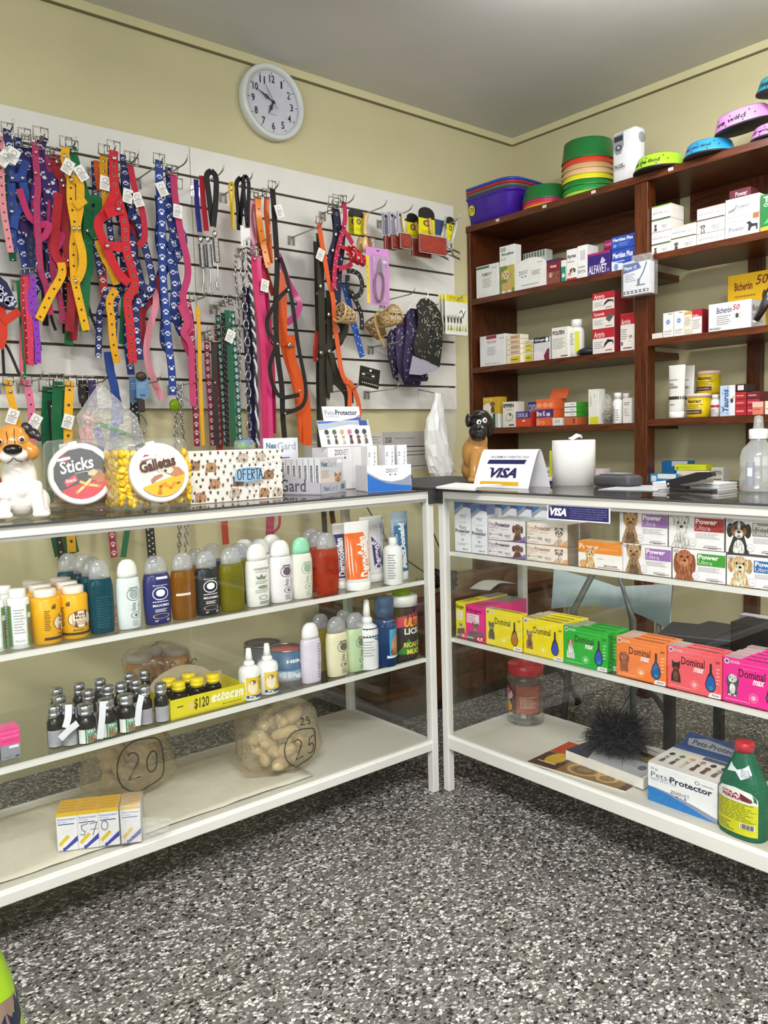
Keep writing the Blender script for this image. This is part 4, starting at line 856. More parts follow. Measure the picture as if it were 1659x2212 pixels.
# ================================================================ right showcase: lower glass shelf
Q2 = ctxX(RZ2, RX0+.04)
def ecto(col, num, kat, dark):
    def f(w,h):return {'F':[R(0,0,1,1,col),R(.06,.5,.72,.76,'f0e4ec'),Ln(.1,.52,.6,.74,4,col)]+animal(kat,.52,.3,.3,.3*w/h,False)+[P_([(.1,.0),(.15,.25),(.9,.3),(1,.0)],'6a625c'),T('Ectogen',.06,.79,.86,.93,dark,.02),R(.55,0,1,.17,'d02848'),T(num,.6,.03,.9,.14,'f8f0f0',.04),Ln(.06,.05,.45,.12,1,'f0e8f0')],'T':[R(0,0,1,1,col),R(0,.55,1,1,'8a7a70'),Ln(.1,.1,.9,.4,3,'6a4a30')],'R':[R(0,0,1,1,col),E_(.86,.3,.1,.3,'5a4a4a')]}
    return f
carton(Q2,'flea_box','long yellow flea box with a grey cat, tight against the corner post','medicine box',986,1006,1384,1301,.2,'e6dc1e',ecto('e6dc1e','14','greycat','201c18'),f=1.8245)
carton(Q2,'flea_box','long magenta flea box with a tabby cat beside the yellow one','medicine box',1007,1047,1390,1310,.2,'ec2a8a',ecto('ec2a8a','4.9','tabby','5a0a3a'),f=1.8245)
def dominal(col, breed, vial, light, mx=True, tc='2c1a20'):
    def f(w, h):
        a = w/h; su = .15; sv = su*a
        return {'F':[R(0,.9,.86,.905,light),E_(.07,.91,.045,.045*a,'e8e4ec'),R(.058,.87,.082,.95,'4a3a70'),R(.035,.897,.105,.923,'4a3a70'),R(.13,.885,.28,.94,light),Ln(.14,.9,.27,.93,1,'8a3a5a'),T('Dominal',.27,.61,.70,.79,tc,.012),Ln(.33,.8,.62,.815,1,light)]+([T('max',.5,.49,.69,.6,'f8eef2',.03,.3)] if mx else [T('gatos',.55,.54,.68,.6,light)])+
          animal(breed,.17,.46,su,sv*.95)+[P_([(.715,.28),(.735,.18),(.79,.12),(.84,.12),(.89,.18),(.91,.28),(.88,.44),(.835,.56),(.832,.76),(.795,.76),(.792,.56),(.745,.44)],'2a1a28'),P_([(.73,.28),(.748,.19),(.79,.14),(.838,.14),(.88,.19),(.896,.28),(.866,.42),(.814,.52),(.76,.42)],vial),P_([(.78,.22),(.80,.17),(.838,.17),(.86,.22),(.82,.26)],'1a9aa0' if mx else vial),
          Ri(.52,.2,.075,.075*a,.12,light),E_(.52,.2,.045,.045*a,light),Ln(.9,.78,.99,.84,2,tc),Ln(.91,.3,.98,.7,5,light),P_([(.77,0),(1,0),(1,.11),(.81,.11)],'f0eaee'),T('König',.84,.025,.97,.085,'5a4a5a',.03),Ln(.06,.06,.5,.1,1,light)],
          'T':[R(.0,.05,.3,.95,'b8b0a8'),Ln(.35,.2,.95,.7,1,'3a2a2a')],'R':[T('Dominal',.2,.1,.8,.9,tc,0,0,1)],'L':[T('Dominal',.2,.1,.8,.9,tc,0,0,1)]}
    return f
dl=[('tabby','f2dc1c','b8741e','f2ee9a',1050,1127,1403,1321,0,'yellow packet with a tabby cat and amber drop'),
      ('yorkie','f2dc14','2f4fb4','f4ee9a',1131,1216,1429,1341,3,'yellow packet with a small terrier and blue drop'),
      ('jack','1fae34','2a58c0','a8e8b0',1218,1312,1453,1359,2,'green packet with a brown and white dog'),
      ('spaniel','f2803a','2360a8','f8c8a0',1331,1438,1481,1384,2,'orange packet with a long eared dog'),
      ('doberman','f0606a','2360b0','f8b0b4',1441,1558,1508,1404,1,'coral packet with a sitting dark dog'),
      ('bobtail','ee2a94','2470b0','f8a8d0',1560,1694,1542,1430,4,'magenta packet with a shaggy dog')]
od = ('second', 'third', 'fourth', 'fifth')
for br, c, v, lt, x0, x1, yb, yt, nb, nm in dl:
    o=carton(Q2,'drop_box',nm+', front of its row','medicine box',x0,x1,yb,yt,.028,c,dominal(c,br,v,lt,br not in ('tabby','yorkie')),f=1.8245)
    for j in range(nb):dup(o,o.location+Vector((.0295*(j+1),rnd.uniform(-.004,.004)-(.012 if br=='jack' else 0),0)),None,'%s, %s in depth'%(nm,od[j]),'packets queued behind the '+nm.split(' with')[0])

# ================================================================ right showcase: floor of the case
BZ2 = BZR+.0006
Q3 = ctxX(BZ2, RX0+.05)
# clear jar with red lid
pj=onZ(1136,1556,BZ2);rj=(onX(1104,1500,pj.x).y-onX(1167,1500,pj.x).y)/2;hj=onX(1136,1431,pj.x).z-BZ2
t=thing('plastic_jar','clear plastic jar with red lid and brown wrapper, near the case floor corner','jar',pj,-PI/2)
jp=[(0,.0005),(rj*.9,.0005),(rj*.96,.006),(rj*.96,.03),(rj*.88,.036),(rj*.88,hj*.68),(rj*.98,hj*.72),(rj*.94,hj*.79),(rj*.8,hj*.83),(rj*.78,hj*.86)]
MB().lathe(jp, ('e8ece8', 'clr'), 24).build('jar', t)
m=MB();wr=[(rj*.9,.034),(rj*.9,hj*.68)];m.lathe([(rj*.885,.034),(rj*.9,.035),(rj*.9,hj*.68),(rj*.885,hj*.69)],('6e3a34','p'),8)
m.prt(surf_map([(rj*.935,.034),(rj*.935,hj*.69)],arc=1),[R(.56,.04,.98,hj*.67,'9a5a4a'),E_(.3,hj*.5,.18,.02,'e8c8cc'),E_(.28,hj*.56,.14,.014,'d84a5a'),P_([(.1,.05),(.05,hj*.42),(.3,hj*.45),(.45,hj*.3),(.4,.06)],'ead8d4'),E_(.36,hj*.3,.1,.018,'e0a020'),E_(.22,hj*.36,.08,.016,'7a3a28'),Ln(.62,.06,.92,hj*.5,6,'d8b8a0')],nsub=8);m.build('wrapper',t)
MB().lathe([(0,hj*.83),(rj*.9,hj*.83),(rj*.93,hj*.85),(rj*.93,hj*.985),(rj*.88,hj),(0,hj)],('c8283c','pl'),28).build('lid',t)
# magazine, boxed book, feather duster
def flat_quad(px, z, th, m, mb=None):
    q=[onZ(x,y,z+th) for x,y in px];mb=mb or MB();mb.add([(p.x,p.y,z) for p in q]+[tuple(p) for p in q],[(0,1,2,3),(7,6,5,4),(0,4,5,1),(1,5,6,2),(2,6,7,3),(3,7,4,0)],m);return mb,q
mb, q = flat_quad(((1138, 1645), (1229, 1602), (1432, 1662), (1351, 1709)), BZ2, .005, ('e4dcd0', 'p'))
bil=lambda q,dz:(lambda u,v,L:((q[0]*(1-u)*(1-v)+q[1]*(1-u)*v+q[2]*u*v+q[3]*u*(1-v)).to_tuple()[0],(q[0]*(1-u)*(1-v)+q[1]*(1-u)*v+q[2]*u*v+q[3]*u*(1-v)).y,q[0].z+dz+LAYER*L))
mb.prt(bil(q,0),[R(0,0,1,1,'8a6a40'),R(0,.55,1,1,'b8482c'),R(0,.0,.3,.5,'54382c'),E_(.16,.35,.09,.22,'d0a83a'),Ri(.5,.25,.16,.2,.2,'c89a5a'),Ri(.5,.25,.1,.12,.3,'6a4a2a'),Ri(.75,.2,.1,.14,.3,'c8a068'),Ln(.05,.12,.25,.2,1,'e8d8a0'),R(.93,0,1,1,'4a3428')])
whole('magazine', mb, 'glossy brown and orange magazine lying under the feather duster', 'magazine')
zb = BZ2+.0056
mb, q = flat_quad(((1222, 1620), (1292, 1592), (1452, 1640), (1390, 1684)), zb, .028, ('f2f0ea', 'p'))
mb.prt(bil(q,0),[R(.03,.03,.97,.97,'b4b4ba'),P_([(.0,.0),(.3,.0),(.12,.9),(0,.9)],'3c3c48'),E_(.86,.35,.05,.1,'6a6a70'),E_(.9,.7,.05,.1,'8a8a90'),Ln(.6,.3,.8,.6,4,'8a8a94')])
whole('book', mb, 'thick white edged grey book lying on the magazine', 'book')
t=thing('feather_duster','black feather duster resting on the grey book','duster',onZ(1335,1628,zb+.029))
d0=Vector((0,0,.032));dirv=Vector((-.05,-.16,.0));m=MB();r_=random.Random(5);fc=[('24232a','p'),('2f2e36','p'),('1a191e','p')]
m.ell((0,.005,.036),(.05,.062,.036),('1f1e24','fur'),16);m.ell((.0,.01,.066),(.03,.036,.026),('1f1e24','fur'),14)
for k in range(3800):
    a=r_.uniform(0,2*PI);b=r_.uniform(-.18,1.25);dv=Vector((math.cos(a)*math.cos(b),math.sin(a)*math.cos(b)*1.15,max(.0,math.sin(b))*1.05+.02));s0=Vector((0,.004,.03))+Vector((dv.x*.036,dv.y*.044,dv.z*.03));ln=r_.uniform(.010,.026)+(.045*r_.random() if b>.8 else 0)
    e=s0+dv*ln+Vector((r_.uniform(-.026,.026),r_.uniform(-.026,.026),r_.uniform(-.02,.014)));mid_=s0.lerp(e,.55)+Vector((r_.uniform(-.006,.006),r_.uniform(-.006,.006),r_.uniform(0,.008)))
    if mid_.z < .004: mid_.z = .004
    if e.z < .002: e.z = .002
    tg=Vector((r_.uniform(-1,1),r_.uniform(-1,1),r_.uniform(-.5,.8)))*.016;mid_=mid_+tg*.6;e=e+tg*1.3
    mid_.z = max(.004, mid_.z); e.z = max(.002, e.z)
    m.ribbon([s0,s0.lerp(mid_,.5)-tg*.2,mid_,e],[.0022,.0026,.0022,.0008],fc[k%3],.0006,(r_.uniform(-1,1),r_.uniform(-1,1),r_.uniform(.2,1)))
m.build('feathers', t)
MB().tube([(.0,-.06,.022),(.0,-.12,.014),(0,-.15,.012)],[.011,.011,.010],('c8a04a','met'),12).build('ferrule',t,'gold coloured ferrule')
MB().tube([(0, -.15, .012), (.03, -.18, .011)], .007, ('c4a070', 'p'), 10).build('handle', t)
# display carton with open lid
p0=onX(1399,1762,1.84);p1=onX(1549,1812,1.84);w=p0.y-p1.y;h=onX(1399,1646,1.84).z-BZ2;d=.15
t=thing('display_carton','white flea treatment display carton with blue swoosh on the floor of the right counter','carton',(1.84,(p0.y+p1.y)/2,BZ2),-PI/2)
PPF=swoosh(.40,.12,.14,'1f7ac8','9498b4')+[Ri(.07,.88,.022,.028,.35,'33384c'),Ri(.13,.87,.022,.028,.35,'33384c'),T('Pets-',.05,.66,.34,.80,'4a5068'),T('Protector',.33,.64,.93,.80,'262a4c',.03),T('MAX SPOT ON',.05,.58,.42,.64,'6a6e84'),Ri(.72,.86,.035,.045,.25,'3a3e50'),R(.77,.83,.95,.87,'d4d4e0'),R(.8,.845,.93,.855,'6a6a78')]+zoovet(.34,.32,.62,.46)
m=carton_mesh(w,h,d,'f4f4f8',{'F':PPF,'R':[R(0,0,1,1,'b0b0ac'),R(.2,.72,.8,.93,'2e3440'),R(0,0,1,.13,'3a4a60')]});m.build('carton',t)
m = MB(); m.T = Matrix.Translation((0, .002, h+.001)) @ Matrix.Rotation(math.radians(3), 4, 'X')
m.box(-w/2,0,0,w/2,d*1.05,.0012,('dcd6d2','p'));fl=lambda u,v,L:(-w/2+u*w,v*d*1.05,.0014+LAYER*L)
ds=[R(0,.76,1,1,'3a5a98'),R(.5,.62,1,.74,'55606e')]+[E_(.12+.15*i,.5,.04,.06,c) for i,c in enumerate(('3a3a40','5a8a5a','c8a070','b07a8a','3a3a40','444450'))]
for i,b in enumerate(('greycat','tabby','bulldog','doberman','lab','greycat')):ds+=animal(b,.12+.15*i,.28,.05,.1)
m.prt(fl, ds); m.build('lid', t, 'folded back lid printed with a row of animals')
m = MB(); m.T = Matrix.Translation((0, d*1.06, h+.002)) @ Matrix.Rotation(math.radians(28), 4, 'X')
m.box(-w*.5,0,0,w*.5,.055,.0012,('3a5a98','p'));m.prt(lambda u,v,L:(-w/2+u*w,v*.055,.0014+LAYER*L),[P_([(.1,.1),(.05,.6),(.3,.8),(.95,.55),(.98,.1)],'b8bcc8'),T('Pets-Protector',.14,.28,.9,.6,'3a4460',.02)]);m.build('header_flap',t)
# green spray bottle
pg=onX(1606,1780,RX0+.062);pg.z=BZ2;rg=(onX(1551,1780,pg.x).y-onX(1655,1780,pg.x).y)/2;hg=onX(1606,1600,pg.x).z-BZ2
t=thing('cleaner_bottle','green plastic bottle with red cap and yellow label on the right counter floor','bottle',pg,-PI/2-.12)
gp=[(0,0,0),(rg*.94,rg*.6,0),(rg,rg*.64,.006),(rg,rg*.64,hg*.45),(rg*.95,rg*.6,hg*.55),(rg*.75,rg*.5,hg*.68),(rg*.48,rg*.4,hg*.8),(rg*.36,rg*.34,hg*.88),(rg*.34,rg*.33,hg*.9),(0,0,hg*.9)]
m = MB().lathe(gp, ('3a9a78', 'liq'), 28, pw=2.4)
m.prt(surf_map(gp[1:],pw=2.4,arc=.92),scaled([R(.12,.06,.85,.4,'d8d81c'),P_([(.12,.4),(.85,.4),(.84,.46),(.72,.52),(.5,.545),(.26,.52),(.13,.46)],'eef0ee'),T('OTRA',.3,.465,.55,.495,'a83248',.04),T('PERRA',.32,.425,.6,.46,'a83248',.05),P_([(.56,.5),(.8,.44),(.7,.42),(.56,.43)],'6a2030'),Ln(.16,.2,.8,.4,9,'8a8a20'),R(.56,.13,.8,.19,'e8e4d8')]+[R(.58+.02*i,.135,.588+.02*i+(.006 if i%3 else 0),.185,'333333') for i in range(10)]+[Ln(.16,.08,.5,.18,4,'8a8a20')],hg),nsub=10)
m.prt(surf_map(gp[1:],pw=2.4,arc=.92),scaled([P_([(.3,.78),(.5,.72),(.78,.79),(.8,.70),(.56,.63),(.48,.7),(.3,.68)],'e8ecf2'),Ln(.56,.66,.76,.74,5,'8a8fa0')],hg),nsub=8)
m.build('bottle', t)
MB().lathe([(0,hg*.9),(rg*.38,hg*.9),(rg*.38,hg*.985),(rg*.33,hg),(0,hg)],('c02836','pl'),20).build('cap',t)
# ================================================================ goods on the left counter top
TZ = TOP+.0006
def fused(mb, name, parent, label=None, vox=.004, it=4):
    o=mb.build(name,parent,label);md=o.modifiers.new('join','REMESH');md.mode='VOXEL';md.voxel_size=vox;md.use_smooth_shade=True
    s = o.modifiers.new('soft', 'SMOOTH'); s.iterations = it; s.factor = .5; return o
def white_dog():
    K=948.;B=onZ(62,1121,TZ);t=thing('dog_figurine','white ceramic dog figurine with tan face and black ears at the counter edge','figurine',(B.x,B.y+.05,TZ),-.28)
    X = lambda p: (p-62)/K
    Z = lambda p: (1126-p)/K
    w = ('e8e2dc', 'cer'); m = MB()
    m.ell((X(62),.012,Z(1040)),(.040,.036,.062),w);m.ell((X(60),.02,Z(1085)),(.046,.05,.044),w);m.ell((X(58),-.002,Z(1010)),(.03,.028,.035),w);m.ell((X(64),-.02,Z(1062)),(.017,.02,.022),w)
    for a,b in ((34,26),(92,98)):m.tube(smooth_path([(X(a),-.006,Z(1050)),(X((a+b)/2),-.026,Z(1082)),(X(b),-.03,Z(1120))],4),[.017]*3+[.0145]*6,w,10)
    for a in (14, 26, 38): m.ell((X(a), -.045, Z(1117)), (.0085, .012, .009), w)
    for a in (90, 101, 112): m.ell((X(a), -.045, Z(1117)), (.0085, .012, .009), w)
    for s_ in (-1,1):m.ell((X(62)+s_*.05,.0,.012),(.014,.03,.012),w);m.ell((X(62)+s_*.056,-.026,.008),(.008,.01,.008),w);m.ell((X(62)+s_*.045,.022,.034),(.02,.03,.032),w)
    fused(m, 'body', t)
    tan = ('c98a3c', 'cer'); m = MB(); hz = Z(962)
    m.ell((X(53),-.012,hz),(.042,.038,.037),tan);m.ell((X(24),-.022,Z(984)),(.02,.02,.02),tan);m.ell((X(88),-.022,Z(980)),(.02,.02,.021),tan);m.ell((X(53),-.01,Z(936)),(.03,.028,.018),tan)
    fused(m, 'head', t, 'tan head', .0035)
    m=MB();m.ell((X(41),-.049,Z(989)),(.018,.018,.0145),w);m.ell((X(66),-.049,Z(986)),(.018,.018,.0145),w);m.ell((X(53),-.044,Z(978)),(.022,.02,.014),w);m.ell((X(53),-.038,Z(1000)),(.015,.012,.008),w);fused(m,'muzzle',t,'white muzzle',.003)
    m=MB();m.ell((X(53),-.066,Z(974)),(.0215,.013,.0125),('0e0c0c','cer'));fused(m,'nose',t,'glossy black nose',.003)
    m=MB();m.tube(smooth_path([(X(40),-.0655,Z(1003)),(X(48),-.067,Z(998)),(X(53),-.067,Z(992)),(X(60),-.067,Z(998)),(X(70),-.0645,Z(1000))],4),.0012,('2a1c18','cer'),5);m.tube([(X(42),-.046,Z(935)),(X(44),-.05,Z(950)),(X(42),-.052,Z(962))],.0009,('4a2c14','cer'),4);m.tube([(X(58),-.042,Z(930)),(X(57),-.05,Z(948)),(X(58),-.052,Z(962))],.0009,('4a2c14','cer'),4);m.build('mouth_line',t,'dark painted line')
    for ex, ey in ((27, 957), (71, 953)):
        e=MB().ell((X(ex),-.0465,Z(ey)),.0075,('d8d2c8','cer')).build('eye',t,'painted brown eye');MB().ell((X(ex)+.0008,-.0512,Z(ey)-.0004),(.0048,.004,.0048),('2a160c','cer')).build('pupil',e)
    k = ('26262a', 'cer')
    m=MB();m.ell((X(14),-.005,Z(936)),(.014,.01,.016),k,rot=(0,.5,0));m.ell((X(5),-.012,Z(948)),(.010,.009,.017),k,rot=(0,.5,0));fused(m,'ear',t,'black folded ear',.003)
    m=MB();m.ell((X(84),-.003,Z(928)),(.012,.01,.016),k,rot=(0,-.7,0));m.ell((X(96),-.012,Z(940)),(.013,.01,.014),k,rot=(0,-.9,0));m.ell((X(106),-.018,Z(948)),(.009,.009,.012),k,rot=(0,-.5,0));fused(m,'ear',t,'black folded ear',.003)
white_dog()
B=onZ(2,1100,TZ);t=thing('red_figurine','shiny red figurine cut by the photo edge behind the white dog','figurine',(B.x-.012,B.y+.03,TZ))
m=MB();rd=('b01420','cer');m.ell((0,0,.03),(.03,.03,.03),rd);m.ell((0,0,.075),(.026,.026,.028),rd);m.ell((.002,0,.115),(.022,.022,.022),rd);fused(m,'body',t)
B=onZ(110,1085,TZ);t=thing('spray_bottle','white plastic bottle half hidden between the white dog and the sticks jar','bottle',(B.x-.02,2.265,TZ))
MB().lathe([(0,0),(.036,0),(.04,.006),(.04,.09),(.03,.125),(.018,.14),(0,.14)],('d9d9dc','pl'),20).build('bottle',t);MB().lathe([(0,.14),(.02,.14),(.02,.17),(0,.172)],('eeeef0','pl'),16).build('cap',t)
def treat_jar(cx, by, yd, W_, H_, lid, label, fill, seed, lidprint, rz):
    t = thing('treat_jar', label, 'jar', (onY(cx, by, yd).x, yd, TZ), rz); r = W_/2; ry = r*.82
    p=[(0,0,.0),(r*.86,ry*.86,0),(r*.97,ry*.97,.008),(r,ry,.02),(r,ry,H_*.86),(r*.97,ry*.97,H_*.94),(r*.86,ry*.86,H_*.985),(r*.5,ry*.5,H_),(0,0,H_)]
    MB().lathe(p, ('f2f4f2', 'clr'), 40, pw=3.6).build('jar', t)
    r_ = random.Random(seed); m = MB()
    if fill == 'sticks':
        for k in range(95):
            z=.008+r_.random()**1.2*H_*.5;a=r_.uniform(-.5,.5);c_=Vector((r_.uniform(-.5,.5)*r,r_.uniform(-.72,.72)*ry,z));d=Vector((math.cos(a),math.sin(a)*.5,r_.uniform(-.12,.12)))*r*.42
            m.tube([c_-d, c_+d], .0042, (('c9a878', 'b8926a', 'd4b48a')[k % 3], 'p'), 6)
    else:
        for k in range(430):
            z=.012+r_.random()*H_*.72;q=Vector((r_.uniform(-.86,.86)*r,r_.uniform(-.86,.86)*ry,z));q.x,q.y=(math.copysign(r*.86,q.x),q.y) if k%2 else (q.x,math.copysign(ry*.84,q.y))
            m.ell(q,(.012,.011,.006),(('e0b81e','d4a414','e8c83a')[k%3],'p'),8,(r_.uniform(0,3),r_.uniform(0,3),r_.uniform(0,3)),5)
    o = m.build('dog_biscuits' if fill != 'sticks' else 'dog_sticks', t); o['kind'] = 'stuff'
    lr=lid;m=MB();m.T=Matrix.Translation((0,-ry-.002,H_*.50)) @ Matrix.Rotation(PI/2-.20,4,'X') @ Matrix.Rotation(.2,4,'Z')
    m.lathe([(0,-.012),(lr*.9,-.012),(lr*.97,-.01),(lr*.97,.004),(lr,.006),(lr,.016),(lr*.965,.021),(lr*.86,.021),(lr*.84,.0185),(0,.0185)],('f0eef0','pl'),48)
    m.box(-.011, lr*.96, .006, .011, lr*1.07, .018, ('f0eef0', 'pl'), .002)
    l = m.build('lid', t, 'round white lid'); pm = MB(); pm.T = m.T
    pm.prt(lambda u,v,L:(u*lr*.83,v*lr*.83,.0188+LAYER*L),lidprint);pm.build('lid_label',l,'round printed label')
circ = lambda r0, a0, a1, n=20: [(r0*math.cos(a), r0*math.sin(a)) for a in np.linspace(a0, a1, n)]
SL=[E_(0,0,1,1,'35383a'),P_(circ(.99,PI*1.17,PI*1.80),'c2283a'),P_([(-.95+.0,-.52),(-.4,-.4),(.1,-.36),(.6,-.42),(.88,-.5),(.8,-.6),(-.8,-.6)],'c2283a'),T('Sticks',-.7,.12,.55,.62,'e4e6e8',.02,.15),Ln(-.2,.02,.3,.08,1,'b8bcc0'),P_([(-.66,.68),(-.45,.82),(-.2,.68),(-.45,.55)],'b83248'),R(-.7,.63,-.22,.74,'e8dada'),P_([(-.68,-.16),(-.2,.02),(-.16,-.22),(-.62,-.4)],'c23a4a'),T('Snack',-.6,-.24,-.22,-.1,'f0dcdc',.02),
      P_([(.2,.02),(.45,.08),(.75,-.02),(.84,-.3),(.9,-.45),(.35,-.35),(.3,-.1)],'9a6a3c'),P_([(.22,.0),(.5,.06),(.62,-.06),(.45,-.2),(.25,-.12)],'cbb48a'),E_(.2,-.04,.06,.05,'1c1814'),P_([(.4,-.28),(.85,-.2),(.8,-.5),(.5,-.5)],'b0623a'),
      ('ln',[(-.1,-.3),(.15,-.48),(.5,-.62)],.1,mat('d9b060')),('ln',[(-.3,-.68),(0,-.5),(.28,-.3)],.1,mat('e4c078')),E_(.52,-.63,.07,.06,'c09048'),E_(-.32,-.68,.06,.07,'c89a50'),E_(.52,-.63,.035,.03,'9a6a30'),E_(-.32,-.68,.03,.035,'9a6a30')]
rl=random.Random(2);GLD=[E_(0,0,1,1,'efe6dc')]+[E_(rl.uniform(-.8,.8),rl.uniform(-.2,.85)*.9,.018,.018,('b8a08c','d8b088','c8b4a4')[k%3]) for k in range(110)]
GLD=[d for d in GLD if d[0] !='e' or d[1]**2+d[2]**2<.93]+[P_(circ(.99,PI*1.14,PI*1.93),'e0a92a'),P_([(-.86,-.44),(-.3,-.36),(.4,-.34),(.92,-.3),(.8,-.55),(-.7,-.6)],'e0a92a'),T('Galletas',-.78,.12,.72,.58,'4a2c20',.04,.1),Ln(-.15,0,.45,.08,1,'a89080'),P_([(-.6,.68),(-.4,.82),(-.14,.7),(-.4,.56)],'9a3a3a'),R(-.66,.62,-.16,.73,'e8d4d0'),P_([(-.5,-.22),(-.3,-.1),(0,-.08),(.06,-.16),(-.25,-.24),(-.46,-.36)],'a0705a'),
      P_([(.2,.06),(.5,.12),(.8,.0),(.92,-.25),(.5,-.3),(.28,-.12)],'a87a58'),P_([(.2,.06),(.46,.1),(.55,-.04),(.36,-.16),(.22,-.08)],'d8c8b0'),E_(.2,.0,.06,.05,'241c18'),P_([(.4,-.2),(.82,-.1),(.9,-.3),(.5,-.34)],'b87058'),
      ('ln',[(-.28,-.78),(-.2,-.56),(.05,-.5)],.12,mat('c47a1c')),('ln',[(.0,-.52),(.2,-.72),(.42,-.54)],.11,mat('cc8420')),E_(.56,-.6,.09,.05,'8a5a1c'),E_(-.3,-.8,.1,.08,'b86e18')]
treat_jar(178,1104,2.16,.176,.182,.079,'clear jar of beige sticks with a dark round Sticks lid label','sticks',3,SL,-.32)
treat_jar(322,1104,1.99,.193,.182,.074,'clear jar of yellow biscuits with a pale round Galletas lid label','biscuits',4,GLD,-.10)
# cellophane toy pack behind the jars
t=thing('toy_pack','crinkled cellophane pack with a green and pink stick behind the treat jars','pack',(onY(235,950,2.28).x,2.28,TZ))
q = lambda x, y: onY(x, y, 2.28)-Vector((onY(235, 950, 2.28).x, 2.28, TZ))
m=MB();cv=[q(215,832),q(168,900),q(185,955),q(250,975),q(306,955),q(290,900)];apx=q(208,828)
rg_=[Vector((p.x,dy,max(p.z,.001))) for p in cv for dy in (-.02,)];rb=[Vector((p.x*.98,.02,max(p.z,.001))) for p in cv]
n=len(cv);m.add(rg_+rb,[tuple(range(n))]+[tuple(range(2*n-1,n-1,-1))]+[(i,i+n,(i+1)%n+n,(i+1)%n) for i in range(n)],('f2f2f2','bag'));m.build('cellophane',t,'crinkled clear cellophane')
m=MB().tube([q(213,915)+Vector((0,-.004,0)),q(300,950)+Vector((0,-.004,0))],.006,('157a3a','pl'),10);m.tube([q(178,898)+Vector((0,-.004,0)),q(212,914)+Vector((0,-.004,0))],[.007,.005],('d8a898','pl'),10);m.build('toy_stick',t,'green stick with a pink end')
# gift paper covered box with the price word
o0=onY(412,1085,2.0);o1=onY(612,1075,2.0);w=o1.x-o0.x;h=onY(510,972,2.0).z-TZ;rp=random.Random(9);ds=[]
ds+=[P_([(x-.06,y-.09),(x-.05,y+.06),(x-.02,y+.1),(x+.04,y+.09),(x+.065,y+.02),(x+.05,y-.09)],c) for x,y,c in ((.22,.68,'b58a66'),(.05,.72,'d8d0c8'),(.76,.84,'8a6648'),(.25,.36,'9a846c'),(.84,.48,'a07650'),(.46,.16,'b08468'),(.78,.13,'9a5a34'),(.5,.38,'d0c6bc'),(.56,.84,'a89a88'),(.1,.12,'c0b0a0'),(.68,.5,'d8c8b4'),(.93,.12,'5a4a44'))]
ds = [('p', d[1], mat({0: 'b58a66', 1: '9a7a5c', 2: 'c8b8a8'}[i % 3], 'fur')) for i, d in enumerate(ds)]
for i in range(13):
    for j in range(8):
        u,v=(i+.3+.4*(j%2))/13,(j+.5)/8;u+=rp.uniform(-.015,.015);v+=rp.uniform(-.02,.02);s_=.0105
        if u<.97:ds+=[E_(u,v,s_,s_*w/h*.9,'2c2624'),E_(u-s_*.9,v+s_*w/h*1.2,s_*.38,s_*.4*w/h,'2c2624'),E_(u,v+s_*w/h*1.5,s_*.38,s_*.4*w/h,'2c2624'),E_(u+s_*.9,v+s_*w/h*1.2,s_*.38,s_*.4*w/h,'2c2624')]
ds += [P_([(.42, .4), (.44, .62), (.56, .66), (.72, .64), (.73, .42), (.55, .37)], '8fb4d2')]
for k, x in enumerate((.475, .53, .58, .625, .668, .705)):
    pen=mat('182230');v0,v1,ww=.42,.62,.02;S=lambda*p:('ln',[(x-ww+2*ww*a,v0+(v1-v0)*b) for a,b in p],.009,pen)
    ds+={0:[S(*[(.5+.5*math.cos(q),.5+.5*math.sin(q)) for q in np.linspace(0,6.3,12)])],1:[S((.1,0),(.1,1),(.9,1)),S((.1,.55),(.7,.55))],2:[S((.9,0),(.1,0),(.1,1),(.9,1)),S((.1,.5),(.8,.5))],3:[S((.1,0),(.1,1),(.7,.95),(.8,.65),(.1,.5),(.8,0))],4:[S((.5,0),(.5,1)),S((0,1),(1,1))],5:[S((0,0),(.5,1),(1,0)),S((.25,.4),(.75,.4))]}[k]
whole('offer_box',carton_mesh(w,h,.13,'ece6e0',{'F':ds,'R':[d for d in ds if d[0]=='e']}),'paw and kitten patterned box with a blue OFERTA label','box',((o0.x+o1.x)/2,2.0,TZ))
p=onY(528,968,2.05);m=MB();m.box(-.028,-.018,0,.028,.018,.026,('dfe8e0','bag'),.006);m.box(-.02,-.012,.003,.015,.012,.02,('5a9a3a','p'),.004);m.box(-.012,-.013,.012,.022,.011,.03,('3a6ab0','p'),.004)
whole('small_packet',m,'small green and blue packet lying on the OFERTA box','packet',(p.x,2.05,TZ+h+.0008),.4)
# flea tablet counter display
def nexfront(w,h):return {'F':[R(0,0,1,1,'c4c4ca'),P_([(0,0),(.7,0),(.55,.5),(0,.7)],'d8c8bc'),T('Nex',.06,.75,.34,.91,'2c5f7a',.04),T('Gard',.34,.73,.7,.91,'8a929c'),R(.74,.84,.96,.95,'f0f0f2'),Ln(.06,.42,.42,.66,5,'8a8a92'),Ri(.14,.22,.045,.05,.3,'d0905a'),Ri(.26,.22,.045,.05,.3,'d0905a'),Ri(.4,.22,.045,.055,.3,'2a2a2c'),R(.08,.08,.46,.16,'e8a468')]+animal('yorkie',.76,.2,.26,.26*w/h,False)+[P_([(.6,.0),(.58,.3),(.7,.2),(.8,.2),(.94,.3),(.92,0)],'9a7450')],'L':[R(.3,.08,.7,.8,'3c4048'),T('NexGard',.36,.3,.62,.76,'e0e0e4',0,0,1)]}
rt = .42; A = onZ(694, 1069, TZ); cr, sr = math.cos(rt), math.sin(rt)
t=thing('tablet_display','grey counter tray of flea tablet boxes with a yorkshire terrier on the first','display',A,rt);TW,TD=.155,.19;th_=.05
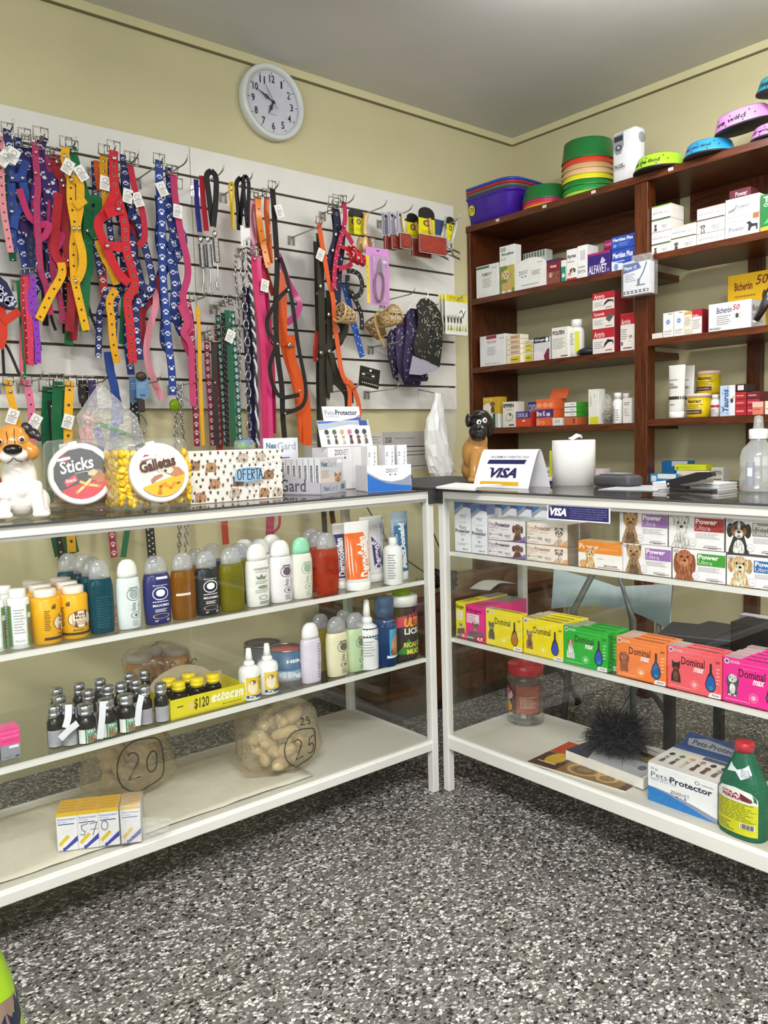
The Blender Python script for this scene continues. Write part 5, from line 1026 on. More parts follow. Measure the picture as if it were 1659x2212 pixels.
m = MB(); g = ('b4b2bc', 'p'); m.box(0, 0, 0, TW, .0018, .034, g); m.box(0, .0018, 0, TW, TD, .0018, g)
m.add([(0,0,0),(0,TD,0),(0,TD,.085),(0,.02,.034),(0,0,.034),(.0018,0,0),(.0018,TD,0),(.0018,TD,.085),(.0018,.02,.034),(.0018,0,.034)],[(4,3,2,1,0),(5,6,7,8,9),(0,5,9,4),(4,9,8,3),(3,8,7,2),(2,7,6,1)],g)
m.prt(lambda u,v,L:(u*TW,-LAYER*L,v*.034),[T('Nex',.1,.25,.34,.72,'3a6a86',.03),T('Gard',.34,.22,.62,.75,'6a7484'),R(.8,.3,.93,.75,'4a7a70')]);m.prt(lambda u,v,L:(-LAYER*L,TD-u*TD,v*.085),[T('xGard',.1,.1,.72,.55,'4a4c58',.01)])
m.build('tray', t)
bh = onY(690, 990, A.y).z-TZ; bw2 = TW-.012
bx = carton_mesh(bw2, bh-.003, .0183, 'd4d4da', nexfront(bw2, bh))
proto=whole('tablet_box',bx,'grey flea tablet box with a yorkshire terrier, first in the counter tray','medicine box',A+Vector((cr*TW*.5-sr*.006,sr*TW*.5+cr*.006,.0022)),rt,'tablet boxes in the counter tray')
for i in range(8):
    d=.0265+.0202*i;dup(proto,A+Vector((cr*TW*.5-sr*d,sr*TW*.5+cr*d,.0022)),None,'grey flea tablet box in the counter tray, %s behind the front one'%('next','second','third','fourth','fifth','sixth','seventh','last')[i])
a0 = onY(572, 1040, 2.235); a1 = onY(646, 1040, 2.235); w = a1.x-a0.x; h = onY(609, 946, 2.235).z-TZ
m=MB().box(-w/2,0,0,w/2,.003,h,('dfe1e8','p'));m.box(-w/2,.003,0,w/2,.05,.003,('dfe1e8','p'));m.prt(fmap(w,h,.003,'F'),[T('Nex',.08,.8,.38,.92,'3a7a96',.04),T('Gard',.4,.78,.93,.92,'8a94a0'),Ln(.08,.68,.45,.74,1,'9aa2b0'),R(.42,.48,.75,.64,'3a4a6a'),Ln(.46,.52,.7,.6,2,'b0b8c8')])
whole('header_card',m,'pale card lettered NexGard standing behind the OFERTA box','card',((a0.x+a1.x)/2,2.235,TZ))
# flea drop display with animal header
f_ = 2.13; a0 = onY(711, 1052, f_); a1 = onY(795, 1050, f_); w = a1.x-a0.x; h = onY(750, 965, f_).z-TZ
t=thing('drop_display','white flea drop display with a leaning card of six animals','display',((a0.x+a1.x)/2,f_,TZ))
m=carton_mesh(w,h,.09,'e4e3e6',{'F':zoovet(.16,.72,.5,.94)+[R(.61,0,.615,1,'b8b6bc'),R(.8,.05,.82,.3,'5a5a62'),Ln(.84,.3,.94,.6,3,'8a8a92')],'T':[R(0,0,1,1,'c8c8cc')]});m.build('carton',t)
def card(px, yb_, lean, prints, nm, lb):
    (xa,xb,yt_,ybt)=px;p0=onY(xa,ybt,yb_);p1=onY(xb,ybt,yb_);ww=p1.x-p0.x;hh=onY((xa+xb)/2,yt_,yb_).z-p0.z
    m=MB();m.T=Matrix.Translation(((p0.x+p1.x)/2-t.location.x,yb_-f_,p0.z-TZ)) @ Matrix.Rotation(-lean,4,'X');hh/=math.cos(lean)
    m.box(-ww/2,0,0,ww/2,.002,hh,('e9e8ea','p'),0);m.prt(lambda u,v,L:(-ww/2+u*ww,-LAYER*L,v*hh),prints(ww,hh));m.build(nm,t,lb)
def pr1(w, h):
    d=[P_([(0,.98),(1,.98),(1,.8),(.6,.84),(.3,.74),(0,.62)],'aab4c4'),P_([(0,.98),(.42,.98),(.2,.9),(0,.88)],'3a6ab0'),R(.8,.8,.96,1,'2c4a94')]
    for i,(b,c) in enumerate((('greycat','3a3c40'),('tabby','4a6a50'),('bulldog','c8a078'),('doberman','b87890'),('lab','3a3c44'),('greycat','3a4450'))):d+=[E_(.14+.145*i,.56,.042,.042*w/h,c)]+animal(b,.15+.145*i,.3,.05,.13)
    return d
card((695,806,908,966),f_+.004,.25,pr1,'animal_card','white card with a row of six animals under coloured dots')
card((700,780,878,911),f_+.03,.2,lambda w,h:[P_([(0,0),(1,.0),(1,.5),(.8,.2),(.4,.06)],'8a9ab8'),P_([(.3,0),(1,0),(1,.3)],'3a5aa8'),T('Pets-',.05,.42,.34,.76,'5a6478'),T('Protector',.33,.42,.92,.78,'2a3248',.03),Ln(.06,.28,.45,.38,1,'8a92a4')],'header','white header lettered Pets-Protector')
# low tray with upright boxes
a0=onZ(794,1063,TZ);a1=onZ(889,1058,TZ);w=(a1-a0).length;rt=math.atan2(a1.y-a0.y,a1.x-a0.x);h=onY(840,1004,1.943).z-TZ;c_=(a0+a1)/2
t = thing('box_tray', 'low white and blue tray of upright flea boxes at the counter end', 'display', c_, rt)
m=MB();m.box(-w/2,0,0,w/2,.002,h,('e8e8ec','p'));m.box(-w/2,.002,0,-w/2+.002,.1,h,('dcdce2','p'));m.box(w/2-.002,.002,0,w/2,.1,h,('dcdce2','p'));m.box(-w/2,.1,0,w/2,.102,h*.9,('dcdce2','p'));m.box(-w/2,.002,0,w/2,.1,.002,('dcdce2','p'))
m.prt(fmap(w,h,.1,'F'),[P_([(0,0),(1,0),(1,.62),(.8,.42),(.55,.36),(.3,.45),(0,.75)],'8a92a6'),P_([(0,0),(1,0),(1,.18),(.75,.22),(.45,.3),(.2,.48),(0,.68)],'1f66bc')]+zoovet(.42,.6,.7,.86));m.build('tray',t)
ub={'F':[Ri(.2,.8,.1,.05,.4,'33343c'),Ri(.2,.3,.1,.05,.4,'33343c'),Ri(.2,.18,.1,.05,.4,'33343c'),T('Protector',.6,.06,.82,.5,'24252c',.03,0,1),T('Pets-',.6,.5,.82,.94,'6a6c78',0,0,1),Ln(.08,.4,.2,.7,6,'9a9ca4')],'R':[R(0,0,1,1,'d0d0d4')]}
bh = onY(820, 962, 1.96).z-TZ-.003
proto = None
for i,(u,lb) in enumerate(((-.32,'nearest the leaning animal card'),(.08,'in the middle of the low tray'),(.36,'at the outer end of the low tray'))):
    L_ = c_+Vector((math.cos(rt)*u*w-math.sin(rt)*.02, math.sin(rt)*u*w+math.cos(rt)*.02, .0024))
    lb = 'upright white flea box with sideways lettering, '+lb
    if proto is None:proto=whole('spot_on_box',carton_mesh(w*.22,bh,.05,'eae9ec',ub),lb,'medicine box',L_,rt+.06,'upright boxes in the low tray')
    else: dup(proto, L_, rt+(.04 if i == 1 else -.02), lb)

# ================================================================ the corner and the right counter top
whole('counter_flap',MB().box(1.757,1.845,TOP+.0012,2.30,2.36,TOP+.006,('3a3a3d','rub'),.001),'dark grey board bridging the corner between the two glass counters','board')
FZ = TOP+.0066
mb, q = flat_quad(((942, 1051), (985, 1042), (1040, 1046), (1026, 1056)), FZ, .006, ('e9e8e6', 'p')); 
for i in range(3):mb.box(*[min(a,b) for a,b in ((0,0),)]*0+[q[0].x+.01,min(p.y for p in q)+.03,FZ+.0062+.0012*i,q[0].x+.11+.01*i,min(p.y for p in q)+.10,FZ+.0070+.0012*i,('f0efec','p')])
whole('paper_pile', mb, 'small pile of white papers at the counter corner beside the tan dog', 'papers')
def tan_dog():
    B = onZ(1003, 1043, FZ); K = 604/ (B.dot(_f)-HC*_f.z)*2.92; K = FPX/((B-O).dot(_f))
    B=onZ(1037,1043,FZ);t=thing('dog_figurine','tan seated dog figurine with a black head behind the card sign','figurine',(B.x,B.y,FZ+.003),-.25)
    X = lambda p: (p-1035)/K
    Z = lambda p: (1045-p)/K
    c = ('b98748', 'cer'); m = MB()
    m.ell((X(1036),.03,Z(985)),(.045,.05,.062),c);m.ell((X(1046),.05,Z(1018)),(.05,.06,.05),c);m.ell((X(1036),.012,Z(958)),(.034,.034,.04),c)
    m.tube(smooth_path([(X(1026),.0,Z(985)),(X(1014),-.02,Z(1010)),(X(1008),-.03,Z(1036))],4),[.024,.022,.02,.018,.017,.016,.016,.016,.016],c,10);m.ell((X(1001),-.042,Z(1038)),(.02,.022,.012),c)
    m.tube(smooth_path([(X(1046),-.005,Z(990)),(X(1042),-.03,Z(1012)),(X(1040),-.035,Z(1036))],4),.018,c,10);m.ell((X(1036),-.046,Z(1038)),(.02,.022,.012),c);m.ell((X(1062),.02,Z(1036)),(.03,.05,.016),c)
    fused(m, 'body', t, None, .005)
    k=('1e1c1b','cer');m=MB();m.ell((X(1038),-.004,Z(918)),(.042,.044,.036),k);m.ell((X(1016),-.04,Z(938)),(.03,.036,.028),k);m.ell((X(1020),-.03,Z(950)),(.024,.03,.014),k);m.ell((X(1030),-.022,Z(902)),(.03,.026,.016),k);fused(m,'head',t,'black head',.004)
    m=MB();m.ell((X(1058),.0,Z(926)),(.016,.022,.036),k,rot=(0,-.15,0));fused(m,'ear',t,'black drooping ear',.004)
    m=MB();m.ell((X(1010),.004,Z(914)),(.01,.014,.024),k);fused(m,'ear',t,'black drooping ear',.004)
    for ex, ey, yy in ((1014, 919, -.05), (1030, 915, -.047)):
        e=MB().ell((X(ex),yy,Z(ey)),(.0085,.006,.0095),('e4e2de','cer')).build('eye',t,'white painted eye');MB().ell((X(ex)-.0015,yy-.0045,Z(ey)+.001),(.0035,.003,.0045),('101010','cer')).build('pupil',e)
    MB().ell((X(1004), -.072, Z(930)), (.011, .008, .008), ('0a0a0a', 'cer')).build('nose', t)
tan_dog()
# folded card sign
p0 = onX(1022, 1050, 1.90); p1 = onX(1141, 1056, 1.90); w = p0.y-p1.y; hz = onX(1092, 971, 1.945).z-TZ
prof=[(0,0),(.010,.25),(.024,.55),(.040,.85),(.047,.95),(.055,1.0),(.063,.95),(.074,.75),(.092,.35),(.104,0)]
prof = [(a, b*hz) for a, b in prof]; pr = smooth_path([(a, b, 0) for a, b in prof], 4)
def sheet_profile(m, pr, x0, x1, mt, th=.0012):
    n = len(pr); vs = []
    for i, p in enumerate(pr):
        d = (pr[min(n-1, i+1)]-pr[max(0, i-1)]).normalized(); nx, nz = d.y*th, -d.x*th
        vs += [(x0, p.x, p.y), (x1, p.x, p.y), (x0, p.x+nx, p.y+nz), (x1, p.x+nx, p.y+nz)]
    fs = []
    for i in range(n-1):a=4*i;b=a+4;fs+=[(a,a+1,b+1,b),(a+2,b+2,b+3,a+3),(a,b,b+2,a+2),(a+1,a+3,b+3,b+1)]
    m.add(vs, fs, mt)
m = MB(); sheet_profile(m, pr, -w/2, w/2, ('efedf2', 'p'))
def onprof(u, v, L):
    i=next(j for j in range(len(pr)-1) if pr[j+1].y>=min(v,.97)*hz);q=pr[i].lerp(pr[i+1],max(0,(v*hz-pr[i].y)/max(1e-6,pr[i+1].y-pr[i].y)));d=(pr[i+1]-pr[i]).normalized();return (-w/2+u*w,q.x-d.y*LAYER*L*1.5,q.y+d.x*LAYER*L*1.5)
blu = '1f2156'
m.prt(onprof,[T('RECIBIMOS TARJETAS VISA',.2,.755,.88,.83,'2a2a3a',.01,.2)]+[P_([(.16+.068*i,.62-.0*i),(.16+.068*(i+1),.62),(.18+.068*(i+1),.73),(.18+.068*i,.73)],blu) for i in range(10)]+[T('VISA',.27,.26,.75,.52,blu,.045,.3),P_([(.22,.52),(.3,.52),(.33,.44)],blu)]+[R(.12+.07*i,.07,.19+.07*i,.16,'dcae12') for i in range(10)])
whole('card_sign',m,'folded white card sign lettered VISA with blue and yellow bars','sign',(1.90,(p0.y+p1.y)/2,TZ),-PI/2)
# bag roll
c_=onZ(1235,1050,TZ);r=.5*(onX(1197,1000,c_.x+.05).y-onX(1272,1000,c_.x+.05).y);h=onX(1235,951,c_.x+r).z-TZ
t=thing('bag_roll','upright white roll of plastic bags on the right counter','roll',(c_.x+r*.95,c_.y+r*.6,TZ))
m=MB();m.lathe([(.02,.001),(r,0),(r,h),(r*.96,h+.001),(.02,h)],('e2e2e0','pl'),48);m.build('roll',t);m=MB();m.lathe([(.014,.0005),(.0195,.0005),(.0195,h+.001),(.014,h+.001),(.014,.0005)],('c8b898','p'),16);m.build('core',t)
MB().ribbon(smooth_path([(-.03,-.01,h+.004),(-.01,-.012,h+.010),(.012,-.012,h+.018),(.022,-.008,h+.008)],4),.018,('f0f0ee','pl'),.001,(0,-.3,1)).build('loose_end',t)
m=MB().box(-.07,-.035,0,.07,.035,.034,('45454a','rub'),.011);m.box(-.05,-.025,.034,.05,.02,.037,('55555a','rub'),.001);q=onX(1322,1046,2.10);whole('card_terminal',m,'dark grey rounded case lying between the bag roll and the stapler','case',(2.13,q.y,TZ),-PI/2-.12)
def stapler():
    q = onZ(1487, 1061, TZ); K = FPX/((q-O).dot(_f)); X = lambda p: (p-1487)/K; Z = lambda p: (1063-p)/K
    t=thing('stapler','open black stapler on the right counter','stapler',(q.x+.015,q.y,TZ),-PI/2);k=('1d1d22','pl')
    def bar(m, a, b, th0, th1, wd, mt, bev=.002):
        a,b=Vector((a[0],0,a[1])),Vector((b[0],0,b[1]));d=(b-a).normalized();nn=Vector((-d.z,0,d.x));vs=[]
        for p, tt in ((a, th0), (a.lerp(b, .5), (th0+th1)/2), (b, th1)):
            for s1,s2 in ((-1,-1),(1,-1),(1,1),(-1,1)):vs.append(p+nn*s2*tt/2+Vector((0,s1*wd/2,0)))
        fs=[(3,2,1,0),(8,9,10,11)]+[(4*i+k_,4*i+(k_+1)%4,4*i+4+(k_+1)%4,4*i+4+k_) for i in range(2) for k_ in range(4)];m.add(vs,fs,mt)
    m=MB();m.box(X(1440),-.018,0,X(1541),.018,.006,k,.003);bar(m,(X(1441),.01),(X(1478),.008),.02,.006,.02,k);m.build('base',t)
    m=MB();bar(m,(X(1450),Z(1049)),(X(1534),Z(1040)),.010,.010,.016,('b0b0b4','met'));bar(m,(X(1470),Z(1053)),(X(1530),Z(1047)),.003,.002,.014,('8a8a8e','met'));m.build('magazine_rail',t,'bare metal staple rail')
    m=MB();bar(m,(X(1433),Z(1049)),(X(1505),Z(1032)),.018,.024,.024,k);bar(m,(X(1503),Z(1032)),(X(1538),Z(1026)),.024,.011,.022,k);m.build('top_arm',t)
    m=MB();m.T=Matrix.Translation((X(1437),0,Z(1049))) @ Matrix.Rotation(PI/2,4,'X');m.lathe([(0,-.0145),(.004,-.0145),(.004,.0145),(0,.0145)],('c8c8cc','met'),10);m.build('pivot_pin',t)
stapler()
mb,q=flat_quad(((1292,1057),(1350,1048),(1436,1048),(1420,1060)),TZ,.0012,('b9bcc4','p'));whole('paper_sheet',mb,'grey blue sheet lying under the stapler end on the right counter','paper')
m=MB();[m.box(-.10+.002*(i%3),-.05+.003*(i%2),.004*i,.10-.003*(i%2),.05,.004*i+.0034,('f0f0f0' if i%2 else 'dfe0e2','p')) for i in range(5)];whole('paper_pile',m,'white paper pile between the stapler and the clear bottle','papers',(2.12,onZ(1560,1050,TZ).y+.01,TZ),-PI/2)
q=onZ(1626,1062,TZ);K=FPX/((q-O).dot(_f));r=37/K;t=thing('sanitizer_bottle','clear spray bottle with white nozzle at the photo edge on the counter','bottle',(q.x+r*.6,q.y,TZ))
z = lambda p: (1064-p)/K
MB().lathe([(0,0),(r*.93,0),(r,.004),(r,z(990)),(r*.86,z(972)),(r*.5,z(958)),(r*.42,z(952)),(r*.42,z(948))],('f4f7f7','cap'),28).build('bottle',t)
MB().lathe([(0,.002),(r*.92,.002),(r*.96,.006),(r*.96,z(1010)),(0,z(1010))],('f4f8f8','glass'),24).build('liquid',t)
m=MB();sm=surf_map([(r,0),(r,z(990))],rot=-.35);m.prt(sm,[R(.0,z(1050),.16,z(1000),'8a90a8'),R(.02,z(1030),.12,z(1012),'e8e8f0')],nsub=8);m.build('label',t)
MB().lathe([(0,z(951)),(r*.5,z(951)),(r*.52,z(949)),(r*.52,z(931)),(r*.44,z(929)),(0,z(929))],('ecebe8','pl'),24).build('collar',t);MB().lathe([(0,z(929)),(r*.3,z(929)),(r*.26,z(912)),(r*.22,z(902)),(0,z(900))],('eeeeec','cap'),20).build('nozzle',t)
MB().tube([(0, 0, z(950)), (.004, -.004, .01)], .002, ('dfe2e2', 'clr'), 6).build('dip_tube', t)
carton(ctxX(TZ,2.12),'small_carton','tall narrow yellow carton half hidden behind the bag roll','box',1187,1197,1046,974,.02,'c9d21e',None)
carton(ctxX(TZ,2.10),'small_carton','white and navy carton between the card sign and the bag roll','box',1178,1194,1050,1031,.02,'e8e8ee',{'F':[R(0,0,1,.5,'232a5a')]})

# ================================================================ behind the counters
t=thing('low_cabinet','dark brown wooden cabinet with cables on top in the corner behind the counters','cabinet',(2.62,2.62,0));zc=.47
MB().box(-.62,-.2,zc-.03,.55,.27,zc,WD,.002).build('top',t);MB().box(-.60,-.18,.04,.53,.26,zc-.03,('4a2c18','wood')).build('body',t);MB().box(-.56,-.172,0,.5,.24,.04,('24160e','p')).build('plinth',t)
for a in (-.58,-.03):d=MB().box(a,-.195,.06,a+.53,-.18,zc-.05,('58341c','wood'),.002).build('door',t);MB().ell((a+.48 if a<-.1 else a+.05,-.2,.3),.011,('8a8a8a','met')).build('knob',d)
m=MB();m.ribbon(smooth_path([(2.6,2.47,zc+.001),(2.7,2.49,zc+.02),(2.8,2.48,zc+.006)],4),.1,('d8d8d4','p'),.001,(0,0,1));whole('loose_paper',m,'crumpled white paper lying on the corner cabinet','paper')
m = MB(); rr = random.Random(8)
for k in range(9):
    a=rr.uniform(0,6);m.tube(smooth_path([(2.47+.05*math.cos(a+q*1.3)+rr.uniform(-.02,.02),2.55+.04*math.sin(a+q*1.3),zc+.012+.022*(q%4)+rr.uniform(0,.02)) for q in range(6)],4),.006,('1c1c1e','rub'),6)
m.tube(smooth_path([(2.43,2.55,zc+.05),(2.3,2.7,zc+.2),(2.25,2.85,zc+.42),(2.2,2.93,zc+.6)],6),.0035,('222222','rub'),5);m.tube(smooth_path([(2.5,2.55,zc+.08),(2.6,2.8,zc+.3),(2.62,2.93,zc+.5)],6),.0035,('222222','rub'),5);m.tube(smooth_path([(2.42,2.52,zc+.01),(2.25,2.5,zc+.008),(2.1,2.56,zc+.03),(2.04,2.6,zc+.01)],6),.005,('222222','rub'),5)
whole('cable_tangle', m, 'tangle of black cables and adapters on the corner cabinet', 'cables')
# stacking chair with pale back
t=thing('plastic_chair','pale blue plastic chair on a grey tubular frame behind the right counter','chair',(2.62,1.86,0));gr=('5f6260','paint')
m = MB(); n = 12; vs = []
for i in range(n+1):
    u = i/n; y = .27-.54*u; bow = .05*math.cos((u-.5)*PI)
    for zz,xx in ((.42+.04*math.cos((u-.5)*3),0),(.54+.05*abs(u-.5)*2,.02)):vs+=[(.05+bow+xx,y,zz),(.056+bow+xx,y,zz)]
for i in range(n): a = 4*i; b = a+4; m.add([], [], gr); 
m.add(vs,[f for i in range(n) for f in ((4*i,4*i+4,4*i+6,4*i+2),(4*i+1,4*i+3,4*i+7,4*i+5),(4*i,4*i+1,4*i+5,4*i+4),(4*i+2,4*i+6,4*i+7,4*i+3))],('b4c6ca','pl'),True);m.build('backrest',t,'pale blue curved backrest')
MB().box(-.36, -.24, .33, .06, .24, .345, ('b4c6ca', 'pl'), .006).build('seat', t, 'pale blue seat')
for s_ in (-1, 1):
    MB().tube(smooth_path([(.10,s_*.2,.56),(.04,s_*.21,.33),(-.34,s_*.22,.02)],4),.011,gr,8).build('leg',t);MB().tube(smooth_path([(-.3,s_*.2,.33),(.0,s_*.215,.2),(.16,s_*.22,.02)],4),.011,gr,8).build('leg',t)
    for xx in (-.34,.16):MB().tube([(xx-.014,s_*.22,.008),(xx+.014,s_*.22,.008)],.008,('17171a','rub'),8).build('foot',t)
DX, DY = -.2, -.2
for s_ in (-1,1):MB().tube([(DX,DY+.02*s_+.02,.72),(DX-.06,DY+s_*.12,.52),(DX-.1,DY+s_*.15,.012)],.012,gr,8).build('leg',t)
MB().tube([(DX-.08,DY-.16,.47),(DX-.06,DY+.16,.47)],.015,('1a1a1c','rub'),8).build('crossbar',t,'black padded crossbar')
m=MB();t=thing('folding_table','low dark table with black top behind the orange and coral packets','table',(2.66,1.26,0));MB().box(-.2,-.25,.405,.2,.28,.435,('1c1e28','rub'),.004).build('table_top',t)
for sx in (-1, 1):
    for sy in (-1,1):MB().box(sx*.17-.015,sy*.22-.015,0,sx*.17+.015,sy*.22+.015,.405,('242428','rub')).build('leg',t)
whole('laptop',MB().box(-.14,-.1,0,.14,.1,.02,('20222c','rub'),.003),'closed dark laptop on the low table behind the packets','laptop',(2.62,1.42,.4356),-PI/2+.3)
whole('plastic_sleeve',MB().box(-.1,-.1,0,.1,.1,.012,('a8b4bc','pl'),.002).box(-.09,-.1,.012,.0,.1,.022,('3a6a9a','p'),.002),'grey and blue folder on the low table','folder',(2.6,1.13,.4356),-PI/2-.2)
carton(ctxX(RZ2+.0005,2.04),'black_case','black rounded case behind the magenta packets on the lower glass shelf','case',1577,1690,1400,1352,.09,'18181b',None,f=2.04)
carton(ctxX(RZ2+.0005,2.135),'small_carton','lilac and white carton behind the black case on the lower glass shelf','medicine box',1596,1690,1380,1334,.03,'e6e2ea',{'F':[R(0,0,.4,1,'b09ad0')]},f=2.135)
# ================================================================ goods on the wooden shelves
def W_(z): return ctxX(z+.0006, SX+.022)
def med(t, c, u0=.1, v0=.6, u1=.9, v1=.8, bold=.02, ex=(), lines=True):
    return [T(t,u0,v0,u1,v1,c,bold)]+([Ln(u0,max(.08,v0-.4),u1-.1,v0-.08,4,'a0a0a6')] if lines else [])+list(ex)
def col_top(c): return {'T': [R(0, 0, 1, 1, c)]}
def pile(c, name, items, x0, x1, yb, d, f=None, grp=None):
    """boxes one on another: items = (label, top pixel, colour, print)"""
    z = c['z']; out = []
    for lb, yt, col, dec in items:
        o=carton(c,name,lb,'medicine box',x0,x1,yb,yt,d,col,dec,f=f,z=z,group=grp);out.append(o);z=o.location.z+o['_h']+.0006
    return out
A1, A2, B1, B2, C1, C2 = W_(SA1), W_(SA2), W_(SB1), W_(SB2), W_(SC1), W_(SC2)
sh = lambda s: s+' shelf of the wooden unit'
carton(A1,'medicine_box','white medicine box with green header at the left end of the upper shelf','medicine box',1029,1077,640,572,.1,'e6e6e4',{'F':[R(.0,.9,.6,.97,'4a6a5a'),T('REMEDY',.28,.66,.72,.76,'5a5a5a',.02),Ln(.3,.3,.72,.6,7,'8a8a8a'),T('ZOOVET',.7,.84,.95,.9,'6a6a70')]})
m=MB().box(-.065,0,0,.065,.003,.15,('dcdcd8','p'));m.prt(fmap(.13,.15,.003,'F'),[Ln(.1,.8,.7,.9,1,'9a9a9a')]);whole('open_lid_box',m,'pale card flap standing behind the first white box on the upper shelf','card',(3.24,onX(1058,600,3.24).y,SA1+.0006),-PI/2)
carton(A1,'medicine_box','tall white box with a golden dog photo and chequered corner on the upper shelf','medicine box',1080,1112,632,530,.05,'ecece8',lambda w,h:{'F':[R(0,0,1,.58,'6a8a3c'),R(.5,.1,1,.58,'b8b048')]+animal('golden',.42,.3,.5,.5*w/h,False)+[P_([(.1,0),(.15,.22),(.75,.24),(.85,0)],'c8a468'),E_(.25,.03,.12,.03,'f0f0f0'),E_(.65,.03,.12,.03,'f0f0f0'),T('Ancylos',.12,.78,.95,.86,'2e4a34',.03),T('PLUS',.12,.7,.45,.75,'5a7a64')]+[R(.08+.12*i+.06*(j%2),.88+.03*j,.14+.12*i+.06*(j%2),.91+.03*j,'6a7a80') for i in range(3) for j in range(3)],'R':[R(0,.6,1,1,'e4e4e0')]})
def zarch():
    p,w,h=span(A1,1113,1180,620,556);t=thing('zoovet_display','white round topped display box on the upper shelf','display box',p,-PI/2);n=12;vs=[(-w/2,0,0),(w/2,0,0)]+[(w/2*math.cos(a)*1.0,0,h*.72+h*.28*math.sin(a)) for a in np.linspace(0,PI,n)]
    k=len(vs);m=MB();m.add(vs+[(x,.003,z) for x,y,z in vs],[tuple(range(k)),tuple(range(2*k-1,k-1,-1))]+[(i,i+k,(i+1)%k+k,(i+1)%k) for i in range(k)],('ececea','p'));m.box(-w/2,.003,0,w/2,.12,h*.68,('dededc','p'))
    m.prt(fmap(w,h,.1,'F'),zoovet(.12,.4,.42,.62)+[Ln(.55,.42,.85,.58,3,'6a6a6a'),Ln(.2,.12,.8,.18,1,'8a8a8a'),T('zoovet',.72,.78,.88,.83,'8a8a8a')]);m.build('tray',t)
zarch()
carton(A1,'medicine_box','grey green striped box behind the round topped display on the upper shelf','medicine box',1130,1180,600,543,.05,'c8ccc4',{'F':[R(.03+.12*i,.85,.09+.12*i,.98,'5a6a5a') for i in range(8)]},f=3.22)
carton(A1,'medicine_box','dark red box with dog photos and violet top on the upper shelf','medicine box',1181,1210,606,560,.08,'7a2230',lambda w,h:{'F':[R(0,0,1,.5,'8a4a44')]+animal('jack',.3,.3,.3,.2,False)+animal('lab',.7,.22,.3,.2,False)+[T('vivax',.25,.66,.75,.78,'e8d8d8',.03),R(0,.9,1,1,'3a2a5a')],'R':[R(0,0,1,1,'5a2030')],'T':[R(0,0,1,1,'3a2a5a')]})
carton(A1,'medicine_box','teal edged slim box between the red box and the Aprax box','medicine box',1212,1222,602,562,.06,'e8ecea',{'F':[R(0,0,1,.7,'2a8a6a'),E_(.5,.3,.3,.1,'e8ecea')]})
carton(A1,'medicine_box','white Aprax box with dog pictures and red foot on the upper shelf','medicine box',1224,1246,598,538,.06,'eeeeec',lambda w,h:{'F':[T('Aprax',.04,.68,.96,.84,'14141a',.03),Ln(.1,.56,.8,.64,1),R(0,0,1,.08,'b83040')]+animal('bernese',.6,.24,.4,.4*w/h,False)+animal('jack',.3,.14,.3,.3*w/h,False)})
carton(A1,'medicine_box','white box with a grey square next to the Aprax box','medicine box',1247,1269,592,530,.08,'eeeeee',{'F':[R(.3,.55,.8,.85,'d0ccd4'),Ln(.1,.3,.8,.4,1),T('NEWTON',.06,.16,.8,.26,'4a5a60',.02)],'R':[R(0,0,1,1,'d8d8d8')]})
carton(A1,'medicine_box','purple ALFAVET box with magenta top on the upper shelf','medicine box',1269,1318,580,545,.08,'33206e',{'F':[T('ALFAVET',.05,.08,.85,.46,'e2e0f0',.02),T('s.a.',.87,.1,.96,.24,'e2e0f0'),P_([(.55,.5),(.65,.78),(.8,.6),(.72,.48)],'c8c4e8'),R(0,.9,1,1,'a0286a')],'T':[R(0,0,1,1,'a8306e')]})
pile(A1,'medicine_box',(('dark blue and magenta box, lower of two, behind the purple ALFAVET box',535,'24307a',{'F':[R(0,.6,1,1,'8a2060')]}),('magenta box, upper of two, behind the purple ALFAVET box',517,'a02a62',{'F':[T('meridex',.1,.3,.8,.7,'e8c8dc')]})),1304,1336,570,.07,f=3.2)
mer={'F':[T('Meridex Plus',.06,.6,.92,.86,'e8eef8',.03),P_([(0,0),(1,0),(1,.35),(.5,.3),(0,.5)],'dfe6f0'),Ln(.1,.3,.6,.5,2,'c8d4ee'),E_(.2,.2,.1,.16,'7a9ad8')]}
pile(A1,'medicine_box',(('blue Meridex Plus box, lower one beside the shelf post',537,'2a4aa8',mer),('blue Meridex Plus box, upper one beside the shelf post',508,'2a4aa8',{'F':[T('Meridex Plus',.06,.6,.92,.86,'e8eef8',.03),Ln(.3,.2,.8,.5,3,'7a9ad8'),E_(.15,.3,.08,.14,'7a9ad8')]})),1321,1371,570,.07)
def spino(c,br):return lambda w,h:{'F':[R(0,.9,1,1,c),T('spinomax',.06,.34,.62,.62,'8a8a90',.015),T('duo',.68,.36,.94,.6,'8a8a90'),Ln(.08,.7,.4,.78,1,'8a8a90'),R(0,0,1,.07,'3a3a3c')],'T':[R(0,0,1,1,c)]} if br is None else {'F':[R(0,.93,1,1,c),Ln(.5,.72,.9,.8,1)]+animal(br,.22,.42,.12,.12*w/h)+zoovet(.55,.2,.85,.5)}
def spile(x0, x1, yb, tops, cc, nm, brs):
    od_=('bottom','second from the bottom','third from the bottom','top') if len(tops)>3 else (('bottom','middle','top') if len(tops)==3 else ('lower','upper'))
    pile(A2,'tablet_box',[('white tablet box, %s of the %s'%(od_[i],nm),yt,'e8e7e3',spino(cc[i],brs[i])) for i,yt in enumerate(tops)],x0,x1,yb,.1)
spile(1407,1448,556,(527,500,474,443),('6aa04a','c8c4cc','6aa04a','7ab04a'),'stack of four beside the shelf post',('doberman',None,'doberman',None))
spile(1449, 1503, 545, (513, 486), ('d8c8a8', 'd8c0a0'), 'stack of two on the second bay', ('lab', None))
